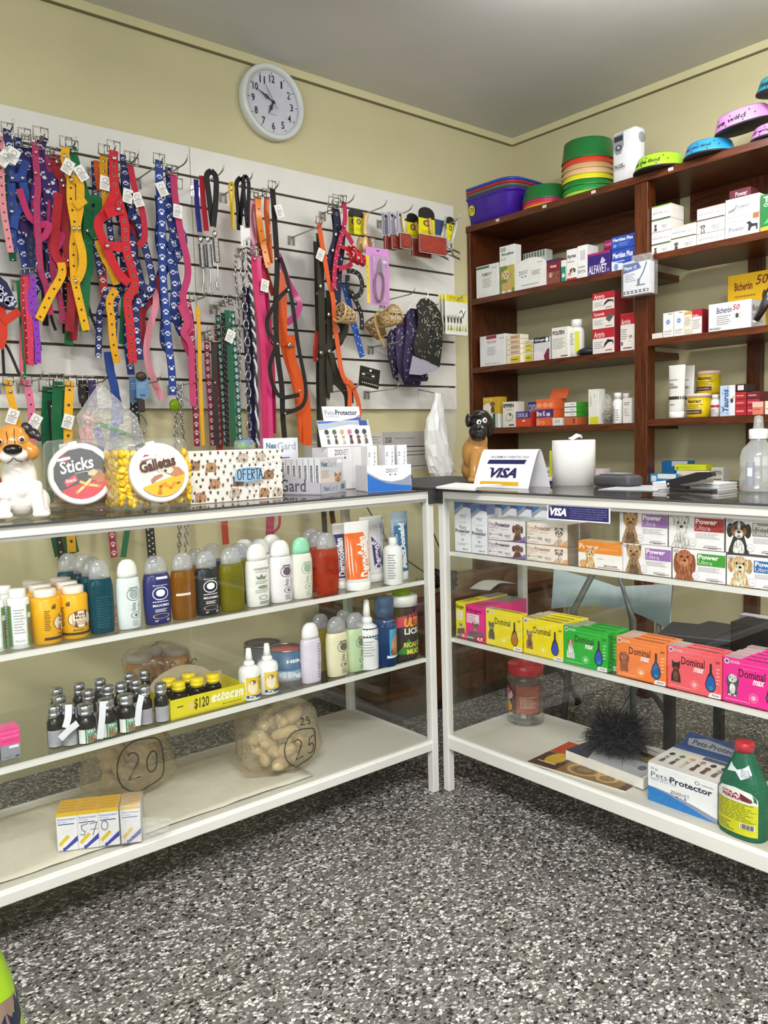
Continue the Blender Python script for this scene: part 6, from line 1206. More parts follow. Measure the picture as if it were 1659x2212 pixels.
spile(1505,1564,532,(502,473,446),('c8c8c4','e0a8a0','e8b0a8'),'stack of three on the second bay',(None,'bernese',None))
pile(A2,'medicine_box',(('white Power box with a standing dark dog, lower one',466,'ececec',lambda w,h:{'F':[T('Power',.12,.3,.58,.52,'5a6068',.01),P_([(.68,.2),(.7,.5),(.62,.62),(.74,.66),(.8,.52),(.96,.5),(.96,.2),(.92,.2),(.9,.38),(.78,.36),(.74,.2)],'2a2a2c'),Ln(.1,.74,.6,.8,1),R(.82,.75,1,1,'a8683a')]}),('white Power box with a running dog, upper one',425,'ececec',lambda w,h:{'F':[T('Power',.3,.4,.72,.62,'5a6068',.01),T('ultra',.74,.42,.95,.58,'b0b4b8'),P_([(.06,.34),(.3,.5),(.32,.42),(.26,.3),(.1,.28)],'8a8c90'),R(.08,.26,.6,.28,'6a6a6e')]})),1566,1639,524,.12)
pw_h = [o for o in bpy.data.objects if o.get('label') == 'white Power box with a running dog, upper one'][0]
carton(A2,'medicine_box','small maroon Power box lying on the white Power boxes','medicine box',1575,1621,430,408,.06,'5a2030',{'F':[T('Power',.3,.3,.85,.75,'e0d0d4',.01)]},z=pw_h.location.z+pw_h['_h']+.0006,f=3.1)
carton(A2,'medicine_box','green box with white letters cut by the photo edge on the upper shelf','medicine box',1642,1712,508,414,.06,'1f7a3a',{'F':[T('TEA',.1,.78,.6,.94,'f0f4f0',.05),T('COLLAR',.1,.66,.7,.76,'e0ece0',.03),P_([(0,0),(1,0),(1,.2),(0,.12)],'c8b030'),P_([(.1,.2),(.5,.6),(.9,.3)],'5ab06a')]})
# packet hanging from the post
p0=onX(1346,630,3.0);p1=onX(1402,630,3.0);w=p0.y-p1.y;h=onX(1374,567,3.0).z-onX(1374,636,3.0).z;zb=onX(1374,636,3.0).z
t=thing('hanging_box','white and blue Mayor 15 box in a clear bag hanging on the shelf post','medicine box',(3.0,(p0.y+p1.y)/2,zb),-PI/2)
carton_mesh(w,h,.04,'e6eaf2',{'F':[P_([(0,.7),(0,1),(.6,1),(.7,.8)],'3a5aa0'),T('Mayor 15',.04,.78,.52,.92,'e8eef8',.03),('ln',[(.6,.4),(.8,.7),(.9,.95)],.05,mat('5a6a7a')),E_(.6,.38,.05,.12,'5a6a7a'),Ln(.06,.42,.5,.68,4,'7a8498'),R(.5,.26,.85,.3,'5a6080'),R(.02,.05,.98,.14,'1a1c22')]+[E_(.12+.155*i,.095,.06,.035,'d8dce4') for i in range(6)]}).build('carton',t)
m=MB().box(-w/2-.008,-.004,-.006,w/2+.014,.044,h*1.02,('f4f4f4','clr'),.003);m.box(-w/2+.03,.016,h*1.02,w/2+.006,.02,h*1.26,('e8e8e8','bag'));m.build('plastic_bag',t,'clear hanging bag');MB().tube([(.02,.02,h*1.2),(.02,.047,h*1.2)],.002,('8a8a8a','met'),6).build('nail',t)

# ---- middle shelf
carton(B1,'medicine_box','large white box with maroon label strip at the left end of the middle shelf','medicine box',1037,1092,784,724,.1,'e3e3e4',{'F':[R(.26,.88,.66,.99,'8a3a48'),T('PROTECBIT',.3,.74,.66,.82,'a05060',.02),Ln(.3,.34,.66,.62,7,'8a8a92'),Ln(.2,.06,.85,.1,1),T('zoovet',.76,.84,.96,.9,'8a8a8a')]})
m=MB().box(-.06,0,0,.06,.004,.17,('d6d6d2','p'));m.prt(fmap(.12,.17,.004,'F'),[Ln(.1,.86,.7,.92,1,'8a8a8a'),P_([(.9,.96),(.8,.7),(.83,.7)],'9a9a98')]);whole('open_lid_box',m,'white envelope like flap standing behind the maroon labelled box','card',(3.25,onX(1099,720,3.25).y,SB1+.0006),-PI/2)
def flats(x0, x1, yb, tops, cols, nm, f=None):
    nn=('bottom','second','third','fourth','top') if len(tops)==5 else ('bottom','second','third','top')
    pile(B1,'tablet_box',[('slim pale tablet box, %s of the %s'%(nn[i],nm),yt,'e6dfc8',{'F':[R(.3,.1,.95,.8,cols[i]),Ln(.34,.3,.8,.6,1,'6a5a20')],'T':[R(0,0,1,1,'e9e4d4')]}) for i,yt in enumerate(tops)],x0,x1,yb,.06,f)
flats(1094,1125,776,(766,755,744,733,723),('d8c03a','d8b0a0','d0a890','d8b090','d0a080'),'yellowish stack of five')
flats(1128,1151,770,(761,751,742,735),('d8c832','d8c832','d8c832','c8d0c8'),'yellow labelled stack of four',3.085)
carton(B1,'medicine_box','grey and maroon Azimogen box on the middle shelf','medicine box',1153,1187,766,728,.07,'d4d2d6',{'F':[R(0,.76,1,1,'1e1e26'),T('Azimogen',.06,.8,.7,.94,'f0f0f0',.02),E_(.85,.87,.1,.1,'f0f0f0'),P_([(.5,0),(1,0),(1,.5),(.85,.45)],'7a1f3a'),P_([(0,.0),(.7,0),(.6,.3),(.3,.42),(0,.42)],'e8dce4')]})
carton(B1,'medicine_box','white POLFEN box on the middle shelf beside the white bottle','medicine box',1192,1227,762,707,.07,'e8e6de',{'F':[T('POLFEN',.06,.76,.78,.9,'1a1a1a',.04),Ln(.06,.3,.85,.66,7,'8a8a84'),R(.55,.05,.98,.09,'6a5a4a')]})
flask(B1,'flat',None,'pill_bottle','white bottle with a yellow stripe label on the middle shelf','medicine bottle',1233,1260,755,691,3.12,[PL('e6e6e2'),PL('eeeeec')],[R(.62,.1,.85,.85,'c8c81e'),Ln(.25,.4,.6,.8,6,'8a8a90'),R(.3,.06,.9,.1,'c8c8c4')])
m=MB().ell((0,0,.016),(.045,.03,.018),('26262a','rub'),14);m.ell((.02,-.004,.03),(.03,.02,.012),('303036','rub'),12);m.ell((-.03,-.004,.014),(.02,.02,.013),('6a6a70','rub'),12);o=whole('black_pouch',m,'small crumpled black pouch beside the red topped stack','pouch',(3.09,onX(1268,748,3.09).y,SB1+.0035),-PI/2)
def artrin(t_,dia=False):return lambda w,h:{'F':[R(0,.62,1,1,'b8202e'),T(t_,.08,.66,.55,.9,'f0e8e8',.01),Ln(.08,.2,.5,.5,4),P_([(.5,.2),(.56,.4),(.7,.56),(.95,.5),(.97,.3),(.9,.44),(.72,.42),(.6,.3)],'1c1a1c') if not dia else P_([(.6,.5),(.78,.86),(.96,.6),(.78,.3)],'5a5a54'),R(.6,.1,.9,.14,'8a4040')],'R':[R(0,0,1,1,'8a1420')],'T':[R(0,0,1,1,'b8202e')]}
pile(B1,'medicine_box',(('red topped Artrin box, bottom of the tall red stack',710,'e6e0dc',artrin('Artrin')),('red topped Dynamide box, middle of the tall red stack',670,'e6e0dc',artrin('Dynamide',True)),('red topped Artrin box, top of the tall red stack',631,'e6e0dc',artrin('Artrin'))),1280,1327,750,.09)
carton(B1,'medicine_box','red box leaning behind the tall red topped stack','medicine box',1332,1352,690,632,.06,'8a1622',None,f=3.22)
carton(B1,'medicine_box','red and white Artrin box with a dog photo beside the post','medicine box',1340,1371,738,677,.06,'e8e2de',lambda w,h:{'F':[R(0,.7,1,1,'b8202e'),T('Artrin',.06,.7,.7,.86,'f0e8e8',.01)]+animal('jack',.72,.32,.22,.22*w/h)+[Ln(.06,.3,.5,.6,5),E_(.12,.2,.08,.06,'6a5a5a'),R(.2,.06,.8,.09,'6a5a5a')]})
carton(B2,'tablet_box','small flat white box lying alone at the post on the middle shelf','medicine box',1408,1430,731,720,.05,'dedad0',None)
def drop():return {'F':[E_(.5,.62,.3,.14,'c8d8f0'),Ri(.5,.62,.16,.08,.45,'2a4a8a'),T('ALLERX',.12,.2,.9,.28,'8a8078',.02),Ln(.15,.1,.85,.16,1),R(.5,.92,.9,.95,'6a6a70')]}
carton(B2,'medicine_box','white box with a blue drop, first of two','medicine box',1432,1454,727,676,.05,'e8e6e6',drop())
carton(B2,'medicine_box','white box with a blue drop, second of two','medicine box',1455.5,1477,724,672,.05,'e8e6e6',drop())
carton(B2,'medicine_box','cream box with a round seal beside the blue drop boxes','medicine box',1478,1494,721,674,.05,'e2dcc8',{'F':[R(0,.88,1,1,'d0a040'),Ln(.1,.4,.9,.8,7),Ri(.5,.14,.3,.1,.2,'8a8078')]})
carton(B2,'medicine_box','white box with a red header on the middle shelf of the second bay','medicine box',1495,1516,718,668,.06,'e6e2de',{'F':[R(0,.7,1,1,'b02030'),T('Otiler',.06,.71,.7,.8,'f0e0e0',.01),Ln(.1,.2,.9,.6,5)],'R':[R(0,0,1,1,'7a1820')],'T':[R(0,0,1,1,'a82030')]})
bich=lambda c1,c2:{'F':[T('Bicherón',.2,.62,.55,.84,c1,.02),T('50',.57,.68,.74,.88,c2,.02,.25),Ln(.2,.2,.55,.56,5,'7a7a72'),E_(.68,.48,.035,.09,'3a3a34'),('ln',[(.6,.56),(.76,.4)],.008,mat('3a3a34')),('ln',[(.6,.4),(.76,.56)],.008,mat('3a3a34')),T('PROAGRO',.03,.05,.3,.13,'2a2a2a',.02)],'R':[T('Bicherón',.1,.6,.9,.8,'3a3a60',.02),Ln(.1,.2,.8,.5,4)],'T':[R(0,0,1,1,'d8c020')]}
bo=carton(B2,'insecticide_box','white Bicheron 50 insecticide box with yellow top on the middle shelf','insecticide box',1530,1622,714,652,.12,'e4e4e8',bich('2a2a5a','a83040'))
carton(B2,'insecticide_box','yellow Bicheron 50 display card rising behind the white insecticide box','insecticide box',1571,1680,700,588,.02,'e0b41a',{'F':[T('Bicherón',.14,.72,.5,.86,'6a2a20',.03),T('50',.56,.78,.8,.94,'6a2a20',.01,.25),Ln(.14,.44,.6,.66,3,'9a7a10'),E_(.74,.58,.05,.1,'4a3a10')]},f=3.22)
q0=onX(1634,700,3.07);m=MB();m.tube([Vector((0,0,.012)),Vector((.0,-.08,.14))],[.012,.024],('8a8a96','met'),16);m.tube([Vector((0,.006,.002)),Vector((0,-.0,.013))],.009,('e8e8e8','pl'),12);whole('cream_tube',m,'silver and blue tube leaning at the photo edge on the middle shelf','tube',(3.065,q0.y,SB2+.012))
# ---- lower shelf
pile(C1,'medicine_box',(('white and dark green box under the yellow dog box',894,'dfe4dc',{'F':[T('MEDICINA',.1,.45,.7,.6,'3a4a3a',.02),R(.62,0,.78,1,'1f4a34'),R(.86,0,.9,1,'5a8a6a'),R(0,0,.6,.3,'2a5a40')]}),('yellow box with a brown dog at the left end of the lower shelf',858,'c8a428',lambda w,h:{'F':[T('Derma',.06,.8,.6,.92,'e8d8a0',.02),P_([(0,0),(.7,0),(.66,.5),(.3,.66),(0,.5)],'e4ddd0')]+animal('lab',.62,.46,.2,.2*w/h)+[Ln(.06,.06,.4,.16,2)],'R':[R(0,0,1,1,'c8a020')]})),1044,1078,922,.06)
carton(C1,'medicine_box','white EPIFEN box with a line drawing on the lower shelf','medicine box',1086,1113,918,868,.07,'dcd8cc',{'F':[T('EPIFEN',.06,.78,.9,.92,'1a1a18',.05),Ri(.55,.4,.3,.16,.12,'8a8a80'),('ln',[(.2,.3),(.5,.25),(.8,.4),(.6,.55)],.03,mat('8a8a80')),E_(.6,.5,.08,.06,'4a4a44'),R(.5,.06,.9,.12,'4a4a44'),Ln(.3,.66,.8,.72,1)]})
cont={'F':[R(0,0,1,.55,'d0452a'),R(0,.55,1,1,'28347a'),T('CONTAL 60',.04,.62,.8,.9,'e8e0f0',.005),R(.45,.34,.62,.44,'e8d8d0')],'R':[R(0,0,1,.9,'c03a24')]}
carton(C1,'medicine_box','orange and blue CONTAL 60 box in front on the lower shelf','medicine box',1115,1146,918,889,.06,'d0452a',cont)
carton(C1,'medicine_box','orange and blue CONTAL box standing behind the front one','medicine box',1141,1172,900,868,.06,'d0452a',cont,f=3.16)
bro={'F':[R(0,.52,1,1,'3a2a7a'),T('Bro K',.04,.6,.55,.92,'f0d8d0',.04),T('Bro',.04,.08,.5,.42,'f0a080',.03),R(.6,.6,.8,.8,'e8c8c0')]}
bb=carton(C1,'medicine_box','orange and purple Bro K box on the lower shelf','medicine box',1158,1196,916,885,.08,'e0602e',bro)
t=carton(C1,'medicine_box','open orange display box lying on the Bro K box','medicine box',1158,1195,885,862,.1,'e4683a',{'F':[E_(.2,.4,.16,.25,'f09a6a'),E_(.55,.4,.16,.25,'f09a6a'),E_(.85,.4,.12,.25,'f09a6a')],'T':[R(0,0,1,1,'c85a30')]},z=bb.location.z+bb['_h']+.0006)
m=MB();m.T=Matrix.Rotation(-.5,4,'X');m.box(-.05,0,0,.05,.002,.055,('e06a3c','p'));o=m.build('raised_lid',t,'raised orange lid');o.location=(.03,.06,t['_h']+.001)
carton(C1,'tablet_box','small flat white box in front of the Bro K box on the lower shelf','medicine box',1193,1212,915,903,.05,'dcdad4',{'F':[T('spray',.3,.3,.85,.7,'5a5a60')]},f=3.06)
grn={'F':[R(.1,.1,.98,.6,'e8e8e4'),R(0,0,1,.1,'1a1a1a'),Ln(.5,.4,.85,.7,1,'6a6a6a')],'R':[R(0,0,1,1,'3a9a2a')],'T':[R(0,0,1,1,'3a9a2a')]}
pile(C1,'medicine_box',[('orange brown box at the bottom of the green stack',901,'c0623a',{'F':[R(.7,.2,.9,.8,'8a3a2a')]})]+[('green and white box, %s of three in the green stack'%s,y,'e4e6e0',grn) for s,y in (('lowest',891),('middle',880),('top',869))],1219,1245,912,.09)
carton(C1,'medicine_box','tall white and yellow green box on the lower shelf','medicine box',1271,1293,907,841,.05,'e2e0da',{'F':[R(.15,0,1,.22,'d0cc1e'),T('talen',.12,.5,.3,.8,'6a8a3a',0,0,1),('ln',[(.6,.85),(.6,.75)],.03,mat('7aa83a')),('ln',[(.52,.8),(.68,.8)],.03,mat('7aa83a'))]})
mb,vs,ns=blob_bag('','','',None,.03,.03,.13,('f2f2f0','bag'),21);t=thing('herb_bag','clear bag of dried brown herbs on the lower shelf','bag of herbs',(3.12,onX(1311,900,3.12).y,SC1+.0008),-PI/2);mb.build('plastic_bag',t,'clear plastic bag')
m = MB(); rr = random.Random(3)
for k in range(160):q=Vector((rr.uniform(-.018,.018),rr.uniform(-.018,.018),rr.uniform(.014,.06)));d=Vector((rr.uniform(-1,1),rr.uniform(-1,1),rr.uniform(-1,1))).normalized()*.009;m.ribbon([q-d,q+d],.004,(('6a5228','p'),('8a6e3a','p'))[k%2],.001,(rr.random(),rr.random(),rr.random()))
m.build('herbs', t)['kind'] = 'stuff'
flask(C1,'flat',None,'pill_bottle','white bottle with sideways black lettering on the lower shelf','medicine bottle',1325,1344,905,849,3.085,[PL('e4e4e0'),PL('eaeae8')],[T('ENTEROSEPT',.3,.06,.48,.72,'1a1a1a',.02,0,1),Ln(.55,.1,.8,.6,5)])
flask(C1,'flat',None,'pill_bottle','second white bottle standing behind the lettered one','medicine bottle',1343,1362,900,850,3.16,[PL('dededa'),PL('eaeae8')],None)
carton(C1,'medicine_box','white box with grey print beside the post on the lower shelf','medicine box',1345,1364,903,860,.07,'dedcd6',{'F':[Ln(.15,.7,.85,.85,2,'4a4a4a'),R(.15,.3,.8,.32,'6a6a6a'),Ln(.15,.36,.6,.6,4)]})
for x0,x1,yt,f,lb in ((1444,1480,789,3.085,'white cream tube with a black band, front one'),(1472,1500,790,3.16,'white cream tube with a black band standing behind')):
    tube_pack(C2,'cream_tube',lb+' on the lower shelf','cream tube',x0,x1,900,yt,f,PL('e0e0dc'),PL('e4e4e0'),[R(.05,.35,.95,.41,'2a2a2c'),T('ordeño',.16,.56,.6,.62,'3a3a3c',.02),T('mono',.16,.62,.42,.66,'3a3a3c',.01),T('omni',.3,.24,.5,.27,'3a3a3c',.02),Ln(.1,.7,.6,.75,1)])
YJ=[R(0,0,1,.98,'d8bc14'),T('Mastcream',.3,.72,.74,.9,'3a1a2a',.03),Ln(.14,.42,.84,.68,3,'6a5a10'),R(.12,.16,.76,.38,'3a2030'),Ln(.2,.2,.7,.34,1,'b08a70')]
flask(C2,'tub','mast','cream_jar','yellow cream jar with pink lid in front on the lower shelf','jar',1486,1534,896,851,3.11,[PL('d8bc14'),PL('e2c4ba')],YJ,'yellow cream jars')
flask(C2,'tub','mast','cream_jar','yellow cream jar with pink lid standing behind the small white bottle','jar',1505,1553,890,846,3.21,None,None,'yellow cream jars')
o=flask(C2,'tub','mast','cream_jar','yellow cream jar with pink lid stacked highest of the three','jar',1502,1551,890,846,3.19,None,None,'yellow cream jars')
jh = max(v[2] for c in o.children for v in c.bound_box); o.location.z += jh+.0006; o.location.x = 3.205
flask(C2,'flat',None,'pill_bottle','small white bottle with a red band between the yellow jars and the blue white box','medicine bottle',1536,1554,893,853,3.085,[PL('dedcd8'),PL('e8e6e4')],[R(0,.52,1,.66,'b02848'),Ln(.2,.15,.8,.45,4),R(0,.1,1,.13,'b8a0b0')])
carton(C2,'medicine_box','white box with blue sideways lettering and bubbles on the lower shelf','medicine box',1555,1587,894,833,.06,'e2e6ec',{'F':[R(0,0,.66,1,'bcd0e8'),T('Tauros',.18,.14,.58,.88,'24508a',.03,.2,1)]+[Ri(u,v,.06,.035,.3,'3a6aa0') for u,v in ((.1,.12),(.1,.3),(.2,.75),(.26,.85),(.5,.92),(.5,.1))]+[E_(.8,.5,.1,.08,'4a3a30'),E_(.9,.6,.08,.06,'d8b8a0')]})
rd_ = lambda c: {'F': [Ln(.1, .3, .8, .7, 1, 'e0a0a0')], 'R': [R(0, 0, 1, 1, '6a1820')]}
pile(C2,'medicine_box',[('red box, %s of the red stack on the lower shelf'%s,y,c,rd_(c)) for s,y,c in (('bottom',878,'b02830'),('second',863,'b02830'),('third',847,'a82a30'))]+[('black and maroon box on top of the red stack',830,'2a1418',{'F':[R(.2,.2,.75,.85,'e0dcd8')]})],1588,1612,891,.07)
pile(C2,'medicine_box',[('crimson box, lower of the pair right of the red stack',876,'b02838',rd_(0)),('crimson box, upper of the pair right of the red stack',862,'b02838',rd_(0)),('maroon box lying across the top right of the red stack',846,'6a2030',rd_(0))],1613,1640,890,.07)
carton(C2,'tablet_box','small salmon pink box in front of the crimson boxes','medicine box',1625,1648,890,868,.04,'d88068',{'F':[R(0,.6,1,1,'e8c0b0'),Ln(.1,.35,.8,.5,1,'8a3a30')]},f=3.06)
carton(C2,'tablet_box','small cream box at the photo edge on the lower shelf','medicine box',1652,1680,889,866,.04,'e6dcc8',{'F':[Ln(.1,.35,.8,.5,1,'8a6a50')]},f=3.06)
# ---- bottom board behind the counters
SDZ = .93
for y0,y1 in ((SYP0-.001,SY1-.028),(SYE,SYP1+.02)):MB().box(SX+.002,y0,SDZ-.028,SXB-.031,y1,SDZ,WD,.001).build('shelf',bpy.data.objects['wooden_shelf_unit'])
D1 = W_(SDZ)
carton(D1,'medicine_box','white box with dark lettering on the board behind the bag roll','medicine box',1172,1194,1030,1010,.05,'dcdad4',{'F':[T('TAURINA',.1,.5,.9,.75,'3a3a3a',.02),Ln(.1,.2,.8,.4,1,'4a4a4a')]})
carton(D1,'medicine_box','pinkish white box on the board beyond the grey case','medicine box',1272,1302,1030,1012,.06,'d8ccd0',{'T':[R(0,0,1,1,'c0a0b0')]})
carton(D1,'medicine_box','flat grey white boxes behind the grey case on the board','medicine box',1313,1348,1028,1022,.06,'d4d4cc',None)
carton(D1,'medicine_box','blue box with white top behind the stapler on the board','medicine box',1429,1485,1020,996,.06,'2a72b0',{'F':[R(.4,.75,1,1,'d8dce4')]},f=3.18)
b2=carton(D1,'medicine_box','blue and white box left of the stapler on the board','medicine box',1404,1460,1036,1024,.07,'2f86c0',{'F':[R(.05,.2,.25,.8,'d8e4ec'),R(.3,.5,1,1,'e4e8ec')]})
b3=carton(D1,'medicine_box','cream box under the yellow box behind the stapler','medicine box',1461,1532,1034,1017,.06,'dcd2c0',{'F':[E_(.15,.45,.06,.25,'b08a58')]},f=3.1)
carton(D1,'medicine_box','flat yellow green box lying on the cream box behind the stapler','medicine box',1457,1524,1016,1004,.06,'c8d022',{'F':[E_(.1,.4,.03,.2,'4a5a20'),Ln(.2,.4,.6,.6,1,'7a8a20')]},z=b3.location.z+b3['_h']+.0006,f=3.1)
carton(D1,'medicine_box','grey white box with an opened flap behind the stapler','medicine box',1536,1562,1030,1010,.05,'b8b8b0',{'F':[T('METPEN',.1,.55,.9,.8,'3a3a3a',.02),Ln(.1,.2,.9,.4,1,'4a4a4a')]},f=3.1)

# ================================================================ on top of the wooden unit
TPZ = ZT+.0008
def basin(label, px0, px1, ybt, rim, z, col, sticker, k):
    a = onX(px0, rim, 3.06).y; b = onX(px1, rim, 3.06).y; w = a-b; cy_ = (a+b)/2; h = .135; L_, D_ = w/2, .15
    t = thing('plastic_basin', label, 'basin', (3.20, cy_, z), -PI/2, 'nested plastic basins'); m = MB()
    pr_=[(0,0,.0),(L_*.74,D_*.74,0),(L_*.80,D_*.80,.008),(L_*.93,D_*.93,h-.02),(L_*.95,D_*.95,h-.012),(L_*1.0,D_*1.0,h-.010),(L_*1.0,D_*1.0,h),(L_*.945,D_*.945,h),(L_*.94,D_*.94,h-.012),(L_*.793,D_*.793,.0095),(L_*.735,D_*.735,.0015),(0,0,.0015)]
    m.lathe(pr_, (col, 'pl'), 48, pw=4.5)
    m.build('basin', t)
    if sticker:s_=MB();s_.prt(lambda u,v,L:(u,-D_*(.82+.12*v/h)-.004-LAYER*L,v),[P_([(-.078+.022*math.cos(q)*1.0,.075+.026*math.sin(q)) for q in np.linspace(0,6.28,13)[:-1]],'d8d23a'),T('170',-.094,.064,-.062,.088,'2a2a1a',.01)]);s_.build('price_sticker',t,'yellow price sticker marked 170')
    return t
for i,(c,lb,st) in enumerate((('43209a','purple plastic basin with a yellow 170 sticker, outermost of the nest',True),('5a6a5e','grey green plastic basin nested second from the outside',False),('b02a34','red plastic basin nested third from the outside',False),('2a4ab0','blue plastic basin innermost of the nest',False))):
    basin(lb, 983, 1108, 480, 460, TPZ+.0145*i+(.0 if i == 0 else .004), c, st, i)
def bowl_stack(cx, xw, specs, f, nm, grp):
    """upside-down bowls piled, widest band shown"""
    c_ = onX(cx, 440, f); r = abs(onX(cx-xw/2, 440, f).y-onX(cx+xw/2, 440, f).y)/2; z = TPZ
    for i, (col, dz, h, lb) in enumerate(specs):
        m=MB().lathe([(r,0),(r*1.0,.006),(r*.985,.009),(r*.90,h),(r*.87,h+.003),(0,h+.003),(0,h+.0018),(r*.888,h+.0018),(r*.972,.006),(r*.985,0),(r,0)],(col,'pl'),40);o=whole('pet_bowl',m,lb,'pet bowl',(f,c_.y,z),0,grp);z+=dz
od5=lambda i,n,nm:'%s of the %s'%(('lowest','second lowest','third from the bottom','fourth from the bottom','fifth from the bottom','sixth from the bottom','seventh from the bottom')[i],nm)
cs = (('e07a1e', 'orange'), ('d8902a', 'amber'), ('c83a4a', 'red'), ('b82a60', 'pink'))
bowl_stack(1180,82,[(c,.0115,.05,'%s plastic pet bowl, %s'%(n,od5(i,4,'low stack beside the basins'))) for i,(c,n) in enumerate(cs)]+[('1f6e34',.02,.062,'dark green plastic pet bowl topping the low stack beside the basins')],3.19,'','low stack of pet bowls')
cs=(('9ad04a','lime'),('2a8a3c','green'),('237a34','green'),('d8d02a','yellow'),('d8b48a','tan'),('c8a070','tan'),('c8402a','red'))
bowl_stack(1271,94,[(c,.0235,.062,'%s plastic pet bowl, %s'%(n,od5(i,7,'stack by the air freshener'))) for i,(c,n) in enumerate(cs)]+[('1f6e34',.02,.085,'dark green plastic pet bowl topping the stack by the air freshener')],3.19,'','tall stack of pet bowls')
p0=onX(1319,390,3.08);p1=onX(1375,385,3.08);w=p0.y-p1.y;h=onX(1346,279,3.08).z-TPZ;t=thing('air_freshener','white automatic air freshener standing on top of the wooden shelves','air freshener',(3.08,(p0.y+p1.y)/2,TPZ),-PI/2-.1)
m=MB();m.box(-w/2,0,0,w/2,.07,h,('e4e6ea','pl'),.016);fm=fmap(w,h,.08,'F',-.0002);m.prt(fm,[T('ELITE',.1,.33,.5,.37,'1a1a1c',.03,.2),T('CLEAN',.12,.29,.56,.33,'1a1a1c',.04,.2),Ln(.1,.26,.6,.28,1,'8a3a3a')]);m.build('case',t)
m=MB();m.prt(fmap(w,h,.08,'F',-.0006),[P_([(.08,.92),(.5,.95),(.52,.7),(.4,.56),(.2,.56),(.08,.68)],'8a9098'),R(.12,.8,.48,.9,'2c3434'),E_(.3,.68,.13,.06,'3c4448'),E_(.3,.685,.06,.03,'b0b4b8')]);m.build('control_panel',t,'grey panel with a dark display')
m=MB();m.T=Matrix.Translation((w/2,.04,h*.8)) @ Matrix.Rotation(PI/2,4,'Y');m.lathe([(0,0),(.022,0),(.02,.002),(0,.0022)],('9a9ca0','pl'),20);m.build('side_button',t)
def dish(cx, xw, yt, f, col, word, lb, z=TPZ, rot=(0, 0, 0), face=0.0):
    c_ = onX(cx, yt+20, f); r = abs(onX(cx-xw/2, yt+20, f).y-onX(cx+xw/2, yt+20, f).y)/2; h = r*.56
    t=thing('pet_dish',lb,'pet dish',(f,c_.y,z),-PI/2);t.rotation_euler=(rot[0],rot[1],-PI/2+rot[2])
    pr_ = [(r, .006), (r*.985, .012), (r*.84, h*.93), (r*.80, h)]
    m=MB().lathe([(r*.95,.006)]+pr_+[(r*.77,h),(r*.76,h*.95)],(col,'pl'),40);m.prt(surf_map(pr_,arc=.8),[T(word,.2,h*.36,.72,h*.66,'24262a',.03,.2)]+[E_(.12+.09*k+.02*(k%2),h*(.25+.5*((k*5)%3)/2),.012,.003,'2a2c30') for k in range(9)],nsub=10);m.build('shell',t)
    MB().lathe([(r*.775,h+.0006),(r*.79,h+.0012),(r*.74,h*.9),(r*.62,h*.3),(0,h*.22)],('b8b8ba','met'),36).build('steel_liner',t,'stainless steel liner')
    MB().lathe([(0,0),(r*.94,0),(r*1.012,.002),(r*1.012,.0075),(r*.94,.006),(0,.006)],('1a1a1a','rub'),40).build('rubber_base',t,'black rubber base');return t
dish(1426,100,336,3.10,'9ccc2e','Eat the food','lime green pet dish lettered Eat the food on top of the shelves')
dish(1533,102,303,3.10,'2f8cc0','clear your bowl','blue pet dish on top of the shelves beside the pink ones')
dish(1676, 104, 258, 3.12, 'c880c8', 'all empty', 'pink pet dish at the photo edge under the tilted one')
zt=TPZ+.08;dish(1609,118,236,3.12,'d08ad0','we wild','pink pet dish tilted on top of the blue and pink ones',zt,(.18,-.10,0))
dish(1692,110,200,3.12,'2a8a9a','meow','teal pet dish topmost at the photo corner',zt+.085,(.12,.05,0))
for i,(x,y,lb) in enumerate(((1075,483,'nearest the basins'),(1176,447,'under the low bowl stack'),(1282,415,'under the tall bowl stack'),(1449,361,'under the lime dish'))):
    q=onX(x,y,SX-.0056);m=MB().box(-.011,-.0006,-.006,.011,0,.006,('e6e4de','p'));m.prt(lambda u,v,L:(-.011+.022*u,-.0007-LAYER*L,-.006+.012*v),[Ln(.2,.3,.8,.7,1,'6a6a6a')]);whole('price_tag',m,'tiny white price tag on the shelf top edge, '+lb,'price tag',(SX-.0056,q.y,ZT-.013),-PI/2,'price tags on the top board')
# ================================================================ goods hung on the slatted panels
ZS=[lambda x,y:(x*.2532,220+y*.2532),lambda x,y:(400+x/5.03,320+y/5.03),lambda x,y:(660+x*.223,380+y*.223),lambda x,y:(x*.2773,760+y*.2773),lambda x,y:(400+x*.3496,760+y*.3496),lambda x,y:(x,y)]
def hook(tip, lb, ln=.23):
    p=onY(tip[0],tip[1],PY-ln);b=Vector((p.x,PY-.001,p.z-.026));t=thing('display_hook',lb,'hook',b,0,'wire hooks on the slatted panels');st=('b4b2ac','met')
    MB().tube([(0,0,0),(0,-ln+.035,.004),(0,-ln+.015,.010),(0,-ln,.026)],.0028,st,6).build('rod',t)
    m=MB();m.box(-.018,-.004,-.03,.018,-.0005,.008,('dedcd8','clr'));m.tube([(-.012,-.004,-.03),(-.012,-.004,.004),(.012,-.004,.004),(.012,-.004,-.03)],.0018,st,5);m.build('bracket',t)
